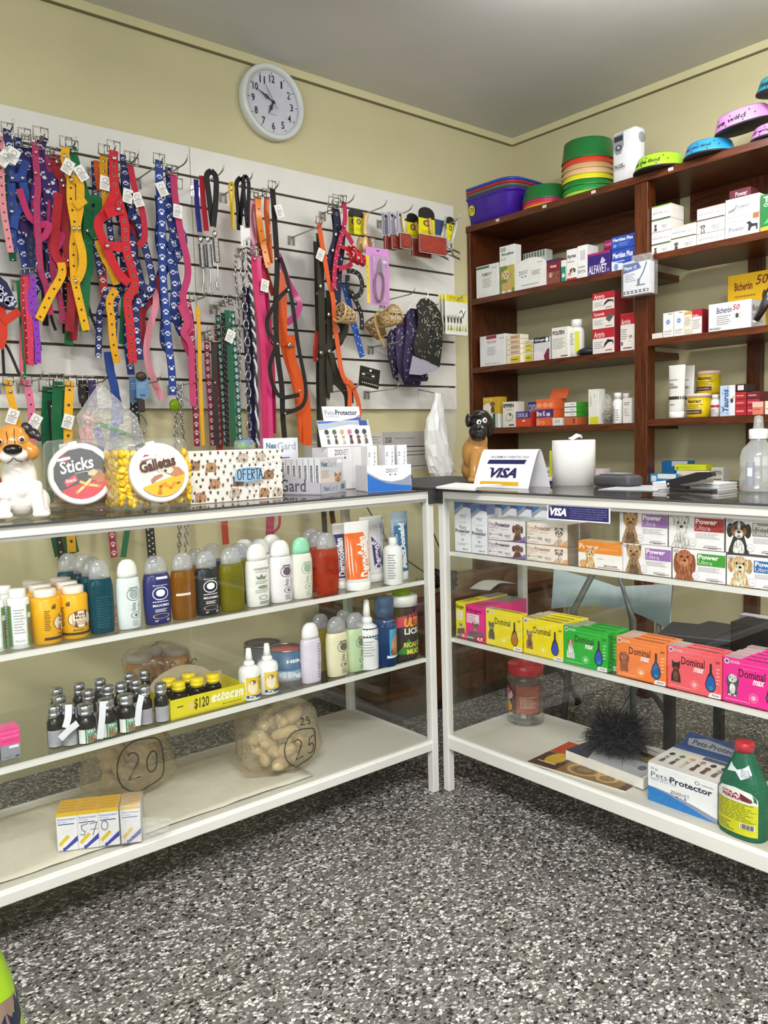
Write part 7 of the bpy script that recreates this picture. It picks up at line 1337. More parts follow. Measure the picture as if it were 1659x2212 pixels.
HK=[((29,259),'navy collars at the panel left end'),((97,282),'purple paw printed harness'),((164,297),'yellow and green harnesses'),((251,309),'large red harness'),((300,325),'navy paw harness with two white tags'),((353,335),'wide blue paw strap'),((406,335),'magenta strap left of the panel joint'),
      ((484,357),'spring leads with red and blue handles'),((546,373),'chain leads with black loops'),((603,391),'orange collars and the black harness'),((766,420),'navy harness with red muzzle'),((836,432),'wooden pin brushes'),((892,441),'grey carded slicker brushes'),((992,465),'metal combs on yellow cards'),
      ((80,566),'red and violet glitter collars'),((585,500),'hot pink leashes'),((697,474),'orange lead and olive strap'),((497,689),'dark brown leashes with snap clips'),((524,628),'green paw leashes'),((448,626),'maroon straps below the springs'),((92,802),'pink collar with a white tag'),((230,808),'long blue strap behind the cellophane pack'),((347,809),'blue carded clips'),((430,812),'silver chain leads'),
      ((50,803),'yellow collar with white tag'),((897,622),'patterned dog clothes'),((871,726),'wicker muzzles'),((862,828),'black card of charms'),((774,828),'orange thin harness end'),((1001,634),'yellow topped seed packets')]
for tp, lb in HK: hook(tp, 'wire display hook carrying the '+lb)
def wpx(f, x, y, w): P = onY(x, y, f); return w*(P-O).dot(_f)/FPX*.98
PAW=[(0,-.28,.3,.24),(-.36,.1,.12,.17),(-.13,.32,.12,.17),(.13,.32,.12,.17),(.36,.1,.12,.17)]
def add_pattern(m, pts, w, pat, step, y_off):
    if not pat: return
    L = 0; nxt = step*.6
    for a, b in zip(pts, pts[1:]):
        d = b-a; l = d.length
        while L+l > nxt:
            q=a+d*((nxt-L)/l);t=d.normalized();t=Vector((t.x,0,t.z));t=t.normalized() if t.length>.1 else Vector((0,0,-1));x=Vector((t.z,0,-t.x));nxt+=step
            el=lambda cx,cy,rx,ry,c,dy=0.:m.add([q+x*(cx+rx*math.cos(k*PI/4))*w+t*(-cy+ry*math.sin(k*PI/4))*w+Vector((0,y_off-dy,0)) for k in range(8)],[tuple(range(8))],c)
            if pat == 'paw':
                for cx, cy, rx, ry in PAW: el(cx*.8, cy*.8, rx*.8, ry*.8, ('d8dcee', 'p'))
            elif pat=='hole':el(0,0,.2,.2,('a8a49c','met'));el(0,0,.12,.12,('16120e','p'),.0002)
            elif pat == 'dark': el(0, 0, .15, .15, ('2a1c10', 'p'))
            elif pat=='stud':m.ell(q+Vector((0,y_off,0)),(w*.2,.0022,w*.2),('d0d0d4','met'),8,None,5)
            elif pat == 'dots': el(.22, .1, .1, .1, ('e0e0e0', 'p')); el(-.2, -.3, .1, .1, ('e0e0e0', 'p'))
        L += l
def goods(name,label,cat,f,col,paths,w=17,pat=None,step=None,buckle=None,tagp=None,S=0,kind='fab',rivets=(),group=None,w2=None):
    """straps: each path (zoom pixels, system S) is a part; f its depth; buckle/tagp in the same pixels"""
    z=ZS[S];allp=[[z(*p[:2]) for p in q] for q in paths];c0=onY(*allp[0][0],f);t=thing(name,label,cat,c0,0,group);wm=wpx(f,*allp[0][0],w)
    for i, q in enumerate(allp):
        n = len(q); r_ = random.Random(len(label)*7+i); ph = r_.uniform(0, 6)
        P3=[onY(x,y,f-.004*i+.006*math.sin(ph+k*1.7)) for k,(x,y) in enumerate(q)];sp=[p-c0 for p in smooth_path(P3,6)]
        ww = wm if (i == 0 or w2 is None) else wm*w2
        m = MB(); m.ribbon(sp, ww, (col if isinstance(col, str) else col[i % len(col)], kind), .0026)
        add_pattern(m,sp,ww,pat if not isinstance(pat,(list,tuple)) else pat[i%len(pat)],step or ww*1.35,-.0017)
        m.build('strap', t)
    st = ('bdbbb4', 'met')
    for k, b in enumerate(rivets):
        p=onY(*z(*b),f-.004*(len(paths)))-c0;MB().ell(p+Vector((0,-.003,0)),(wm*.26,.003,wm*.26),st,10,None,6).build('rivet',t)
    if buckle:
        for b in ([buckle] if isinstance(buckle[0], (int, float)) else buckle):
            p=onY(*z(*b),f-.004)-c0;h=wm*.72;m=MB();m.tube([p+Vector((-h,0,-h*.8)),p+Vector((h,0,-h*.8)),p+Vector((h,-.004,h*.8)),p+Vector((-h,-.004,h*.8))],.0027,st,6,True);m.tube([p+Vector((0,-.003,-h*.8)),p+Vector((0,-.006,h*.9))],.0015,st,5);m.build('buckle',t)
    if tagp:
        for (x, y, a) in ([tagp] if isinstance(tagp[0], (int, float)) else tagp):
            p=onY(*z(x,y),f-.02)-c0;m=MB();m.T=Matrix.Translation(p) @ Matrix.Rotation(a,4,'Y');m.box(-.017,-.001,-.025,.017,0,.022,('e8e6e2','p'));fm=lambda u,v,L:(-.017+.034*u,-.0012-LAYER*L,-.025+.047*v)
            m.prt(fm,[Ri(.5,.7,.24,.16,.2,'5a5a5a'),R(.1,.46,.9,.5,'4a4a4a'),Ln(.15,.1,.85,.42,3,'8a8a8a')]);m.build('price_tag',t,'white printed tag')
    return t
H, C_, L_ = 'dog_harness', 'dog_collar', 'dog_leash'
goods(C_,'pale pink eyelet strap at the far left of the slatted panel','collar',2.74,'dc8a94',[[(0,290),(8,620),(32,930),(92,1285)]],14,'hole')
goods(C_,'navy collar hanging above the white tags at the panel left end','collar',2.72,'1c2450',[[(60,235),(62,300),(80,380)]],17,'paw',buckle=(60,225),tagp=((112,455,.45),(38,480,.6)))
goods(H,'blue harness with eyelets and cross strap near the panel left end','harness',2.76,'24428c',[[(90,540),(98,800),(98,1000),(112,1280)],[(225,500),(188,640),(218,830),(140,950),(118,1080)],[(80,645),(220,640)]],17,('hole',None,None),rivets=((105,650),(192,650),(100,935)))
goods(C_,'green studded strap behind the blue harness','collar',2.82,'1e6a3a',[[(45,420),(45,700),(70,1000),(112,1360)]],15,'stud')
goods(H,'magenta harness with a loop, beside the purple one','harness',2.75,'b0285e',[[(300,345),(306,520),(322,720),(312,900),(330,1200),(348,1440),(395,1580),(432,1820)],[(165,740),(235,950),(330,1045),(415,1045),(385,1140),(325,1165),(312,1060)]],14,('hole',None),step=.02,buckle=(305,330),rivets=((305,430),(302,605)))
goods(H,'purple paw printed harness bunched on the second hook','harness',2.78,('3f2468','47286e'),[[(345,330),(345,520),(395,700),(420,860),(455,1010)],[(350,540),(310,760),(305,960),(330,1080)],[(420,600),(470,800),(470,1000),(445,1090)]],22,'paw',buckle=(345,275))
goods(C_,'navy eyelet strap hanging below the purple harness','collar',2.80,'1c2452',[[(378,300),(320,480),(262,760),(285,1000),(262,1180),(265,1440)]],17,'hole',step=.022)
goods(C_,'black strap ending below the magenta harness','collar',2.84,'1a1a1c',[[(360,1000),(372,1400),(390,1910)],[(400,1500),(430,1800),(475,1950)]],13,None,w2=.5)
goods(H,'dark red harness between the purple and yellow ones','harness',2.77,('8e1c26','b0222e'),[[(478,450),(488,600),(535,680),(545,900),(565,1150),(585,1390)],[(500,780),(470,1120),(465,1250),(500,1350),(595,1375)],[(600,1540),(608,1700),(590,1960)]],19,None,buckle=(480,440),rivets=((530,670),(545,715),(585,1355),(487,510)))
goods(H,'bright yellow harness with white tags on the third hook','harness',2.73,'e2a810',[[(560,390),(555,500),(600,650),(605,850),(640,1080),(625,1250),(635,1500),(665,1650),(735,1950)],[(610,660),(680,690),(680,900),(655,1080),(700,1280),(700,1420),(650,1530),(620,1500)],[(725,830),(640,890)],[(520,1370),(525,1480),(430,1650),(330,1860)]],18,('dark',None,None,'dark'),buckle=(560,345),tagp=((580,550,.45),(690,605,-.6)),rivets=((550,460),(610,665),(630,1080),(675,1080),(645,1530)))
goods(C_,'black strap with round rivets hanging behind the yellow harness','collar',2.83,'191615',[[(540,1400),(560,1600),(560,1980)]],14,'stud',step=.021)
goods(H,'dark green harness right of the bright yellow one','harness',2.77,'14683a',[[(615,380),(640,500),(720,760),(750,900),(748,1130),(765,1400),(735,1560),(712,1960)],[(755,840),(820,830),(845,880),(815,1040),(800,1120),(770,1140)]],19,None,buckle=(610,375),rivets=((748,1100),(615,420)))
goods(L_,'thin black cord strap dangling right of the green harness','leash',2.84,'1b1b1d',[[(760,1500),(745,1700),(780,1830),(850,1990)]],7,'dots')
goods(C_,'yellow studded collar with a round dog tag, left of the red harness','collar',2.755,'d89c10',[[(885,455),(885,600),(900,760),(905,910)],[(835,1180),(870,1290),(940,1420),(995,1560)],[(990,1600),(935,1700),(950,1850),(965,2050),(1000,2230)]],17,('stud',None,'dark'),buckle=(885,410),tagp=(895,690,.1))
goods(C_,'orange strap behind the round tagged yellow collar','collar',2.80,'c8541c',[[(820,500),(832,650),(850,760)]],12,None)
goods(H,'large red harness with long crossing straps in the middle of the left panel','harness',2.725,'c31a2a',[[(970,415),(968,600),(985,760),(1060,1020),(1080,1270),(1150,1550),(1090,1680),(1108,1900),(1135,2230)],[(985,770),(900,940),(840,1030),(870,1160),(1000,1440),(1100,1550)],[(895,1225),(1075,1245)],[(905,955),(1035,915)]],20,('hole',None,None,None),step=.03,buckle=(968,385),rivets=((1010,915),(915,1230),(975,480)))
goods(C_,'red orange paw strap behind the red harness','collar',2.83,'a82e22',[[(865,1380),(880,1550),(905,1760)]],18,'paw')
goods(C_,'navy paw strap weaving behind the red harness','collar',2.81,'20285e',[[(935,450),(945,700),(930,1000),(985,1400),(1030,1580),(980,1720),(975,1850),(965,2100)]],14,'paw')
goods(C_,'crimson strap on the fifth hook with a white tag','collar',2.75,'b41c36',[[(1110,540),(1150,740),(1215,940),(1235,1150),(1180,1230)]],14,None,buckle=(1140,510),tagp=((1090,800,.15),(1175,830,-.35)),rivets=((1165,925),))
goods(H,'navy paw harness right of the large red one','harness',2.765,'1e2a62',[[(1065,560),(1080,780),(1130,940),(1180,1050),(1240,1250),(1295,1480),(1290,1600),(1170,1720),(1160,1900),(1195,2200)],[(1090,960),(1160,1000),(1210,1010)],[(1130,1150),(1140,1400),(1200,1560),(1280,1600)]],17,'paw',buckle=(1105,470))
goods(C_,'maroon strap curling under the navy paw harness','collar',2.80,'8a1626',[[(1330,1480),(1335,1650),(1270,1720),(1215,1830),(1240,2100)]],13,None)
goods(C_,'pale pink strap ending in a cut point below the navy harness','collar',2.79,'dd8c9c',[[(1310,1600),(1330,1720),(1270,1960),(1255,2200),(1380,2540)]],15,None)
goods(C_,'wide blue strap with paw prints, longest on the left panel','collar',2.735,'1d3a86',[[(1358,500),(1360,700),(1380,1000),(1385,1400),(1415,1800),(1440,2080),(1465,2300),(1475,2500)]],18,'paw',buckle=(1355,490),tagp=(1380,740,-.45))
goods(H,'blue paw printed harness beside the wide blue strap','harness',2.775,'1f3578',[[(1440,560),(1450,760),(1440,950),(1480,1150),(1445,1300),(1490,1550),(1480,1800),(1520,1900)],[(1450,900),(1530,1080),(1480,1220),(1440,1250)]],18,'paw',buckle=(1470,590))
goods(L_,'magenta strap with a long tail left of the panel joint','leash',2.755,'b43566',[[(1480,600),(1492,800),(1545,1130),(1595,1340),(1600,1500),(1560,1680),(1625,1900),(1570,2020),(1650,2200)]],16,None,buckle=(1460,580),tagp=(1515,930,.08))
goods(C_,'red glitter collar on the lower left hook','collar',2.74,'b8283e',[[(205,1470),(200,1700),(225,2000),(240,2240)]],12,'stud',kind='glit',buckle=(205,1455))
goods(C_,'violet and pink glitter collar on the lower left hook','collar',2.73,('8a3ab8','d03a58'),[[(255,1470),(265,1700),(285,2000),(290,2240)],[(230,1480),(235,1700),(255,1950),(265,2250)],[(280,1480),(290,1720),(320,2050),(325,2230)]],13,('dark',None),kind='glit',buckle=(250,1450))
goods(L_,'thin green and pink cords left of the glitter collars','leash',2.80,('1f7a3a','d0607a'),[[(155,1530),(175,1800),(205,2060),(205,2400)],[(180,1800),(180,2100),(185,2420)]],8)
goods(L_,'black thin strap crossing at the left edge below the bandana','leash',2.79,'1e1c1c',[[(20,2040),(80,2130),(170,2340)],[(20,2050),(35,2350)]],6)
z1=ZS[0];pts=[onY(*z1(x,y),2.74) for x,y in ((-20,1470),(60,1540),(148,1720),(110,1770),(20,1740),(-20,1700))];m=MB();n=len(pts);m.add(pts+[p+Vector((0,.012,0)) for p in pts],[tuple(range(n)),tuple(range(2*n-1,n-1,-1))]+[(i,(i+1)%n,(i+1)%n+n,i+n) for i in range(n)],('1c2048','fab'))
rr = random.Random(1)
for k in range(26):
    u,v=rr.random(),rr.random();p=pts[0].lerp(pts[2],u).lerp(pts[5].lerp(pts[3],u),.12+.76*v)+Vector((0,-.0006,0));s_=.004+.004*rr.random();m.add([p+Vector((s_*math.cos(q),0,s_*math.sin(q))) for q in np.linspace(0,6.28,7)[:-1]],[tuple(range(6))],('c8c8dc','p'))
whole('bandana', m, 'navy bandana with white flecks at the left photo edge', 'bandana')
goods(H,'orange red looped harness below the navy bandana','harness',2.755,'c83420',[[(-10,1650),(20,1850),(25,2000),(-10,2100)],[(30,1880),(100,1830),(165,1785)]],18)
# ---- hooks below: collars and leashes reaching behind the counter
goods(C_,'yellow buckled collar with a white tag above the white dog figurine','collar',2.75,'e0a418',[[(62,215),(75,320),(110,450),(150,620),(160,720)]],15,None,buckle=(62,225),tagp=(98,500,.35),S=3,rivets=((80,310),))
goods(C_,'pink buckled collar beside the yellow one above the white dog','collar',2.76,'d06a8c',[[(205,215),(225,330),(245,450),(245,600),(230,800)]],16,'dark',buckle=(205,225),tagp=(275,540,.5),S=3)
goods(C_,'broad green glossy collar left of the bright yellow strap','collar',2.80,'17613c',[[(450,230),(445,400),(440,600),(500,1300),(545,1560)]],22,None,buckle=(440,220),S=3,kind='pl')
goods(C_,'bright yellow strap with a white tag behind the sticks jar','collar',2.74,'e2a614',[[(545,230),(535,400),(530,700),(545,1300),(560,1560)]],19,'hole',buckle=(545,225),tagp=(530,540,.3),S=3,step=.05)
goods(C_,'black studded strap reaching below the counter top behind white powder bottles','collar',2.82,'1c1a19',[[(400,380),(420,700),(450,1300),(485,1630)]],16,'stud',S=3)
goods(C_,'black buckled strap with eyelets right of the bright yellow strap','collar',2.78,'201c1c',[[(640,220),(640,330),(650,400)]],17,'hole',buckle=(640,225),S=3)
goods(C_,'purple buckled strap half hidden by the cellophane pack','collar',2.775,'3a2668',[[(715,220),(722,330),(735,450)]],17,'hole',buckle=(715,225),S=3)
goods(L_,'long royal blue strap behind the cellophane pack','leash',2.80,'1f3c84',[[(840,0),(860,150),(895,300),(900,500),(860,900)],[(885,300),(920,420),(930,560)]],19,None,S=3)
goods(L_,'red strap hanging behind the jars down into the glass counter','leash',2.83,'a02030',[[(690,420),(690,700),(830,1150),(890,1600)]],15,'paw',S=3)
goods(L_,'green strap hanging behind the jars down into the glass counter','leash',2.84,'1c6a44',[[(900,560),(980,900),(1010,1200),(960,1600)]],13,None,S=3)
goods(L_,'wide black riveted strap hanging behind the jars into the glass counter','leash',2.835,'24211f',[[(1040,210),(1060,600),(1120,900),(1150,1200),(1190,1650)]],20,'dots',S=3,step=.02)
goods(L_,'purple blue and coral straps seen between the two treat jars','leash',2.79,('2c2a86','c84a3a','d8a0a8'),[[(750,590),(790,720),(800,900)],[(680,580),(700,720),(720,900)],[(640,600),(660,720)]],17,None,S=3)
z4 = ZS[3]
c0=onY(*z4(1085,260),2.74);t=thing('carded_clip','two dark clips on blue cards hanging behind the Galletas jar','clip',c0)
for i, (x0, x1, y0, y1, dy) in enumerate(((1015, 1100, 200, 395, .03), (1065, 1155, 205, 362, 0))):
    a,b=onY(*z4(x0,y1),2.74+dy)-c0,onY(*z4(x1,y0),2.74+dy)-c0;m=MB().box(a.x,dy,a.z,b.x,dy+.001,b.z,('4a6a90' if i==0 else '5f86ac','p'));m.prt(lambda u,v,L:(a.x+(b.x-a.x)*u,dy-LAYER*L,a.z+(b.z-a.z)*v),[Ln(.15,.5,.85,.8,3,'8aa4c0'),R(.3,.1,.7,.2,'3a4a60')]);m.build('backing_card',t,'blue printed card')
a=onY(*z4(1100,190),2.735)-c0;MB().ell(a,(.02,.012,.016),('3a2a26','rub'),12).build('clip_head',t);a=onY(*z4(1098,420),2.745)-c0;MB().box(a.x-.012,-.004,a.z-.022,a.x+.012,.008,a.z+.022,('2a2220','rub'),.003).build('clip_body',t);MB().tube(smooth_path([onY(*z4(x,y),2.745)-c0 for x,y in ((1085,445),(1075,480),(1110,500),(1140,560),(1120,640))],4),.0025,('8a8a88','met'),6).build('cord',t)
def chain(label, f, pts, S, link=.02, r=.003, group=None, ends=()):
    z=ZS[S];P=[onY(*z(*p),f) for p in pts];c0=P[0];t=thing('chain_leash',label,'chain',c0,0,group);sp=smooth_path(P,12);m=MB();d=0;last=None;k=0;acc=link*.5
    for a, b in zip(sp, sp[1:]):
        l = (b-a).length
        while d+l > acc:
            q=a+(b-a)*((acc-d)/l);tt=(b-a).normalized();s_=Vector((1,0,0)) if k%2==0 else Vector((.35,.94,0));s_=(s_-tt*s_.dot(tt)).normalized()
            m.tube([q-c0+tt*link*.62*math.cos(x)+s_*link*.36*math.sin(x) for x in np.linspace(0,2*PI,9)[:-1]],r,('c9c9cc','met'),5,True);acc+=link;k+=1
        d += l
    o = m.build('chain', t); return t, c0
chain('silver twisted chain hanging right of the lime ball, nearer one',2.75,[(1410,240),(1415,500),(1440,800),(1450,1300),(1448,1560)],3,.017,.0032,'silver chains by the lime ball')
chain('silver twisted chain hanging right of the lime ball, one behind',2.79,[(1385,260),(1385,400),(1365,650),(1395,1200),(1395,1560)],3,.017,.0032,'silver chains by the lime ball')
p=onY(*z4(1360,415),2.74);whole('lime_ball',MB().ell((0,0,0),(.021,.012,.022),('9ac02a','liq'),16),'lime green translucent round toy hanging behind the Galletas jar','toy',p)
# ---- chain leads, springs
for i,(hp,c,sx,lb) in enumerate((([(118,340),(128,600),(158,910)],'2a2a80',182,'blue handle'),([(178,300),(200,600),(232,900)],'b81e34',258,'red handle'),([(285,250),(235,300),(255,500),(300,850)],'19171a',335,'black loop handle'))):
    t=goods('spring_lead','chrome spring lead with a '+lb,'lead',2.77-.02*i,c,[hp]+([[(285,250),(335,330),(330,600),(305,850)]] if i==2 else []),13 if i==2 else 11 if i==0 else 12,None,S=1)
    c0=t.location;y0,y1=(980,1240) if i==2 else (1040,1300);f=2.77-.02*i;m=MB();a,b=onY(*ZS[1](sx-8,y0),f)-c0,onY(*ZS[1](sx+12,y1),f)-c0;ps=[a.lerp(b,k/160)+Vector((.0105*math.cos(k*.785),.0105*math.sin(k*.785),0)) for k in range(161)];m.tube(ps,.0023,('c6c6c8','met'),4);m.build('spring',t)
    m=MB();e=(1535 if i==2 else 1590);q=[onY(*ZS[1](x,y),f)-c0 for x,y in ((sx+12,y1),(sx+20,y1+80),(sx+18,y1+160),(sx+5,e-50),(sx+22,e),(sx+45,e-30),(sx+30,e-70))];m.tube(smooth_path(q,4),.0032,('c6c6c8','met'),6);m.ell(onY(*ZS[1](sx-12,y0-50),f)-c0,(.01,.006,.012),('c6c6c8','met'),10);m.build('snap_hook',t)
goods('lead_handle','yellow thin loop handle left of the black loops','lead',2.76,'d8b010',[[(505,370),(480,420),(500,650),(522,880)],[(505,370),(525,430),(522,650),(525,880)]],5,S=1)
t,c0=chain('fine chain lead with black loop handles and a white card, left one',2.77,[(560,1120),(545,1350),(580,1700),(595,2200),(570,2900),(590,3300)],1,.02,.0026)
m = MB(); 
for q in ([(600,320),(555,400),(575,650),(585,890)],[(600,320),(635,400),(610,650),(590,890)]):m.ribbon([p-c0 for p in smooth_path([onY(*ZS[1](*p),2.765) for p in q],5)],.017,('17161a','fab'),.003)
m.build('loop_handle', t, 'black webbing loop')
t,c0=chain('heavier chain lead with a black loop, right one',2.75,[(625,1120),(630,1400),(655,1800),(680,2200),(690,2900),(700,3250)],1,.032,.0034)
m = MB()
for q in ([(650,295),(630,400),(660,700),(675,860)],[(650,295),(690,380),(685,650),(682,860)]):m.ribbon([p-c0 for p in smooth_path([onY(*ZS[1](*p),2.745) for p in q],5)],.014,('17161a','fab'),.003)
m.build('loop_handle', t, 'black webbing loop')
a=onY(*ZS[1](620,1060),2.742)-c0;b=onY(*ZS[1](715,850),2.742)-c0;m=MB().box(a.x,.0,a.z,b.x,.001,b.z,('e8e6e6','p'));m.build('card',t,'blank white card')
# rope and pink leashes
def rope(label, f, pts, S, c1, c2):
    z=ZS[S];P=smooth_path([onY(*z(*p),f) for p in pts],20);c0=P[0];t=thing('rope_leash',label,'leash',c0);m=MB();n=len(P)
    for k,c in enumerate((c1,c2)):m.tube([P[i]-c0+Vector((.0045*math.cos(i*1.1+k*PI),.0045*math.sin(i*1.1+k*PI),0)) for i in range(n)],.0046,(c,'fab'),5)
    m.build('rope',t);MB().tube([(-.008,0,.01),(-.01,-.003,.03),(0,-.004,.04),(.01,-.003,.03),(.008,0,.01)],.003,('bdbdc0','met'),6).build('snap_hook',t);return t
rope('white and black twisted rope leash beside the hot pink ones',2.74,[(690,1090),(700,1350),(730,1800),(760,2300),(790,3250)],1,'d8d8d8','3a3a3c')
pk = 'hot pink leashes'
for i,(c,q,lb) in enumerate((('c4245e',[(745,1160),(770,1500),(815,1900),(850,2300),(870,3280)],'nearest the rope'),('d0407c',[(790,1170),(820,1500),(880,2000),(905,2400),(930,3200)],'in the middle'),('b02050',[(820,1250),(880,1600),(930,2100),(950,2500),(960,3100)],'partly behind the orange collars'))):
    goods(L_,'hot pink leash '+lb,'leash',2.735+.02*i,c,[q],13,None,buckle=(q[0][0],q[0][1]-30),S=1,rivets=((q[0][0]+8,q[0][1]+45),) if i==0 else (),tagp=(865,1490,.2) if i==1 else None,kind='pl',group=pk)
goods(L_,'pale pink stiff leash between the rope and the hot pink ones','leash',2.80,'d88cae',[[(730,560),(735,900),(740,1300),(770,1900),(800,2500),(820,3250)]],14,None,S=1,kind='pl')
goods(L_,'magenta leash looping out right of the black harness','leash',2.80,'b03a7c',[[(1010,1150),(1120,1450),(1200,1600),(1245,1700),(1200,1820),(1100,1900)]],15,None,S=1,kind='pl')
ora = 'orange collars on the third hook of the right panel'
goods(C_,'amber orange collar bent outward on the orange collar hook','collar',2.75,'d87c18',[[(790,530),(800,700),(815,850),(850,1050),(905,1300)]],15,'dark',buckle=(790,490),S=1,kind='pl',group=ora,step=.08)
goods(C_,'bright orange collar closest to the black harness','collar',2.77,'d8622a',[[(890,540),(885,700),(905,900),(925,1250)]],14,None,buckle=(880,490),S=1,kind='pl',group=ora)
goods(C_,'dark red collar behind the amber orange one','collar',2.80,'9a2c1e',[[(755,570),(770,800),(850,1250),(960,1600)]],13,None,buckle=(745,520),S=1,kind='pl',group=ora)
goods(H,'broad orange leather harness hanging down to the white display','harness',2.79,'d2521f',[[(1040,1350),(1055,1700),(1060,2000),(1110,2250),(1190,2500),(1250,2800),(1290,3200)],[(1150,2050),(1160,2300),(1300,2700),(1330,3230)],[(1050,2090),(1195,2090)]],24,None,S=1,kind='pl',rivets=((1135,2140),(965,2110)))
goods(H,'long black harness with side loops below the right panel hooks','harness',2.735,'15120f',[[(950,450),(960,600),(985,1000),(1000,1300),(985,1700),(1000,2200),(1050,2600),(1060,2900),(1085,3200)],[(1030,1190),(1075,1300),(1130,1520),(1170,1720),(1230,2150),(1310,2600),(1270,2800),(1085,2880)],[(1130,1520),(1010,1640),(930,1780),(890,1870),(905,2000),(985,2130),(920,2400),(1020,2690),(1240,2680)]],13,None,buckle=(940,400),S=1,rivets=((985,1205),(1120,1545),(1000,2130),(1240,2640),(1085,2885)),tagp=(1020,680,-.3),w2=.72)
goods(L_,'maroon eyelet leash left of the yellow leash','leash',2.77,'8e1c34',[[(15,1640),(60,1850),(75,2100),(90,2400),(130,3240)]],14,'paw',S=1,buckle=(90,1610))
goods(L_,'yellow leash splitting at its end near the panel joint','leash',2.755,'dda018',[[(130,1720),(150,2000),(160,2400),(175,2800),(195,3230)]],9,None,S=1)
goods(L_,'pink coiled strap below the panel joint','leash',2.74,'b83c66',[[(-60,1700),(20,1900),(-20,2000),(60,2140),(70,2400),(90,2800)]],15,None,S=1)
goods(L_,'dark brown leash with a chrome snap clip','leash',2.745,'2e2422',[[(310,2110),(320,2400),(330,2800),(345,3230)]],14,'stud',step=.25,S=1,buckle=((285,1990),(285,2060)))
goods(L_,'dark red paw leash beside the dark brown one','leash',2.77,'84202c',[[(235,2110),(245,2400),(275,2800),(300,3230)]],12,'paw',S=1,buckle=(250,2050))
goods(L_,'dark leash with white dots left of the green ones','leash',2.78,'26201f',[[(405,1790),(425,2100),(440,2500),(465,3240)]],9,'dots',S=1,buckle=(395,1690))
goods(L_,'deep green leash with a white tag','leash',2.75,'14593c',[[(455,1760),(475,2100),(500,2500),(530,3240)]],13,None,S=1,buckle=((430,1680),(455,1640)),tagp=(490,2040,.4))
goods(L_,'deep green paw printed leash left of the chains','leash',2.76,'155040',[[(515,1770),(535,2100),(560,2500),(600,3200)]],11,'paw',S=1,buckle=(510,1670))
goods(L_,'navy strap behind the chain leads','leash',2.83,'262a5a',[[(640,1500),(660,2000),(690,2600),(720,3200)]],12,None,S=1)
goods(L_,'red leash end seen through the glass above the white capped bottles','leash',2.83,'b03a34',[[(470,700),(474,960),(480,1060),(488,1176)]],16,None,S=5,kind='pl')
goods(L_,'pink leash loop seen through the glass above the orange bottles','leash',2.83,'b02a58',[[(575,960),(585,1060),(582,1165)],[(600,1060),(604,1130),(590,1150)]],20,None,S=5,kind='pl',w2=.3)
goods(L_,'black leather strap end seen through the glass left of the purple tube','leash',2.83,'221d1a',[[(695,1000),(698,1080),(702,1152)],[(712,1040),(716,1100),(720,1130)]],13,None,S=5)
# ---- right panel: olive strap, navy harness, muzzle
goods(L_,'orange lead with a white tag left of the olive strap','leash',2.745,'d45a2a',[[(130,450),(145,570),(175,750),(220,1000),(265,1180),(285,1450),(320,1700),(345,1880),(390,2000)],[(390,1990),(450,2030),(520,2250),(490,2500)],[(380,1960),(430,2120),(400,2480)]],12,None,buckle=(130,430),S=2,tagp=(145,760,.4))
goods(H,'wide olive black harness with round loops in the right panel middle','harness',2.77,'2c291c',[[(135,560),(145,800),(150,1100),(160,1500),(165,2060),(180,2700)],[(225,1110),(235,1500),(225,1800),(240,2100)],[(250,1310),(330,1330),(390,1420),(370,1540),(290,1600),(190,1680),(130,1730)],[(250,1720),(300,1900),(420,2050),(440,2200)]],18,(None,None,None,None),S=2,rivets=((145,1070),(225,1345),(150,1715),(230,1700)),w2=.85)
goods(H,'navy purple eyelet harness on the navy harness hook','harness',2.755,'1d1838',[[(290,300),(310,480),(290,640),(250,780),(235,980)],[(350,480),(345,700),(320,900),(305,1270)]],19,('hole','dots'),buckle=((270,260),(310,240)),S=2,rivets=((295,570),(265,725)))
goods(C_,'crimson strap and loop over the navy purple harness','collar',2.735,'b01c44',[[(372,250),(385,400),(372,520),(425,600),(455,660)],[(370,520),(330,640),(295,800),(280,950),(278,1100)],[(320,895),(400,880),(450,850)]],11,(None,'dots',None),buckle=(365,220),S=2,rivets=((378,490),(335,670)))
c0=onY(*ZS[2](480,800),2.725);t=thing('dog_muzzle','red plastic basket muzzle hanging beside the crimson strap','muzzle',c0)
m = MB(); rd = ('c01c28', 'pl')
for k, (ry, rr_) in enumerate(((-.025, .03), (0, .026), (.025, .02))):
    m.tube([(ry*1.0+.0,-.01+rr_*.8*math.cos(a)-.01,rr_*math.sin(a)-.4*ry) for a in np.linspace(0,2*PI,20)[:-1]],.0045,rd,6,True)
for a in np.linspace(0,2*PI,7)[:-1]:m.ribbon([(-.04,-.02+.026*math.cos(a),.032*math.sin(a)+.016),(0,-.02+.021*math.cos(a),.026*math.sin(a)),(.032,-.02+.012*math.cos(a),.016*math.sin(a)-.012)],.009,rd,.003,(0,math.cos(a),math.sin(a)))
m.build('basket',t);q=[onY(*ZS[2](x,y),2.73)-c0 for x,y in ((340,680),(420,720),(455,770))];MB().ribbon(smooth_path(q,4),.016,rd,.003).build('strap',t)
goods(C_,'black collar curled in a loop under the red muzzle','collar',2.735,'17161a',[[(400,920),(460,925),(520,960),(550,1060),(520,1150),(450,1165),(405,1060),(410,960)],[(440,1120),(500,1240),(540,1350),(545,1490)]],11,('dots','stud'),S=2)
goods(C_,'bright blue strap end below the wicker balls','collar',2.76,'2450a4',[[(370,1050),(400,1150),(470,1450),(510,1600),(550,1755)]],15,'dots',S=2)
goods(L_,'coral red strap left of the olive harness','leash',2.80,'b83628',[[(115,1510),(105,1600),(95,1700),(100,1800)]],12,None,S=2)
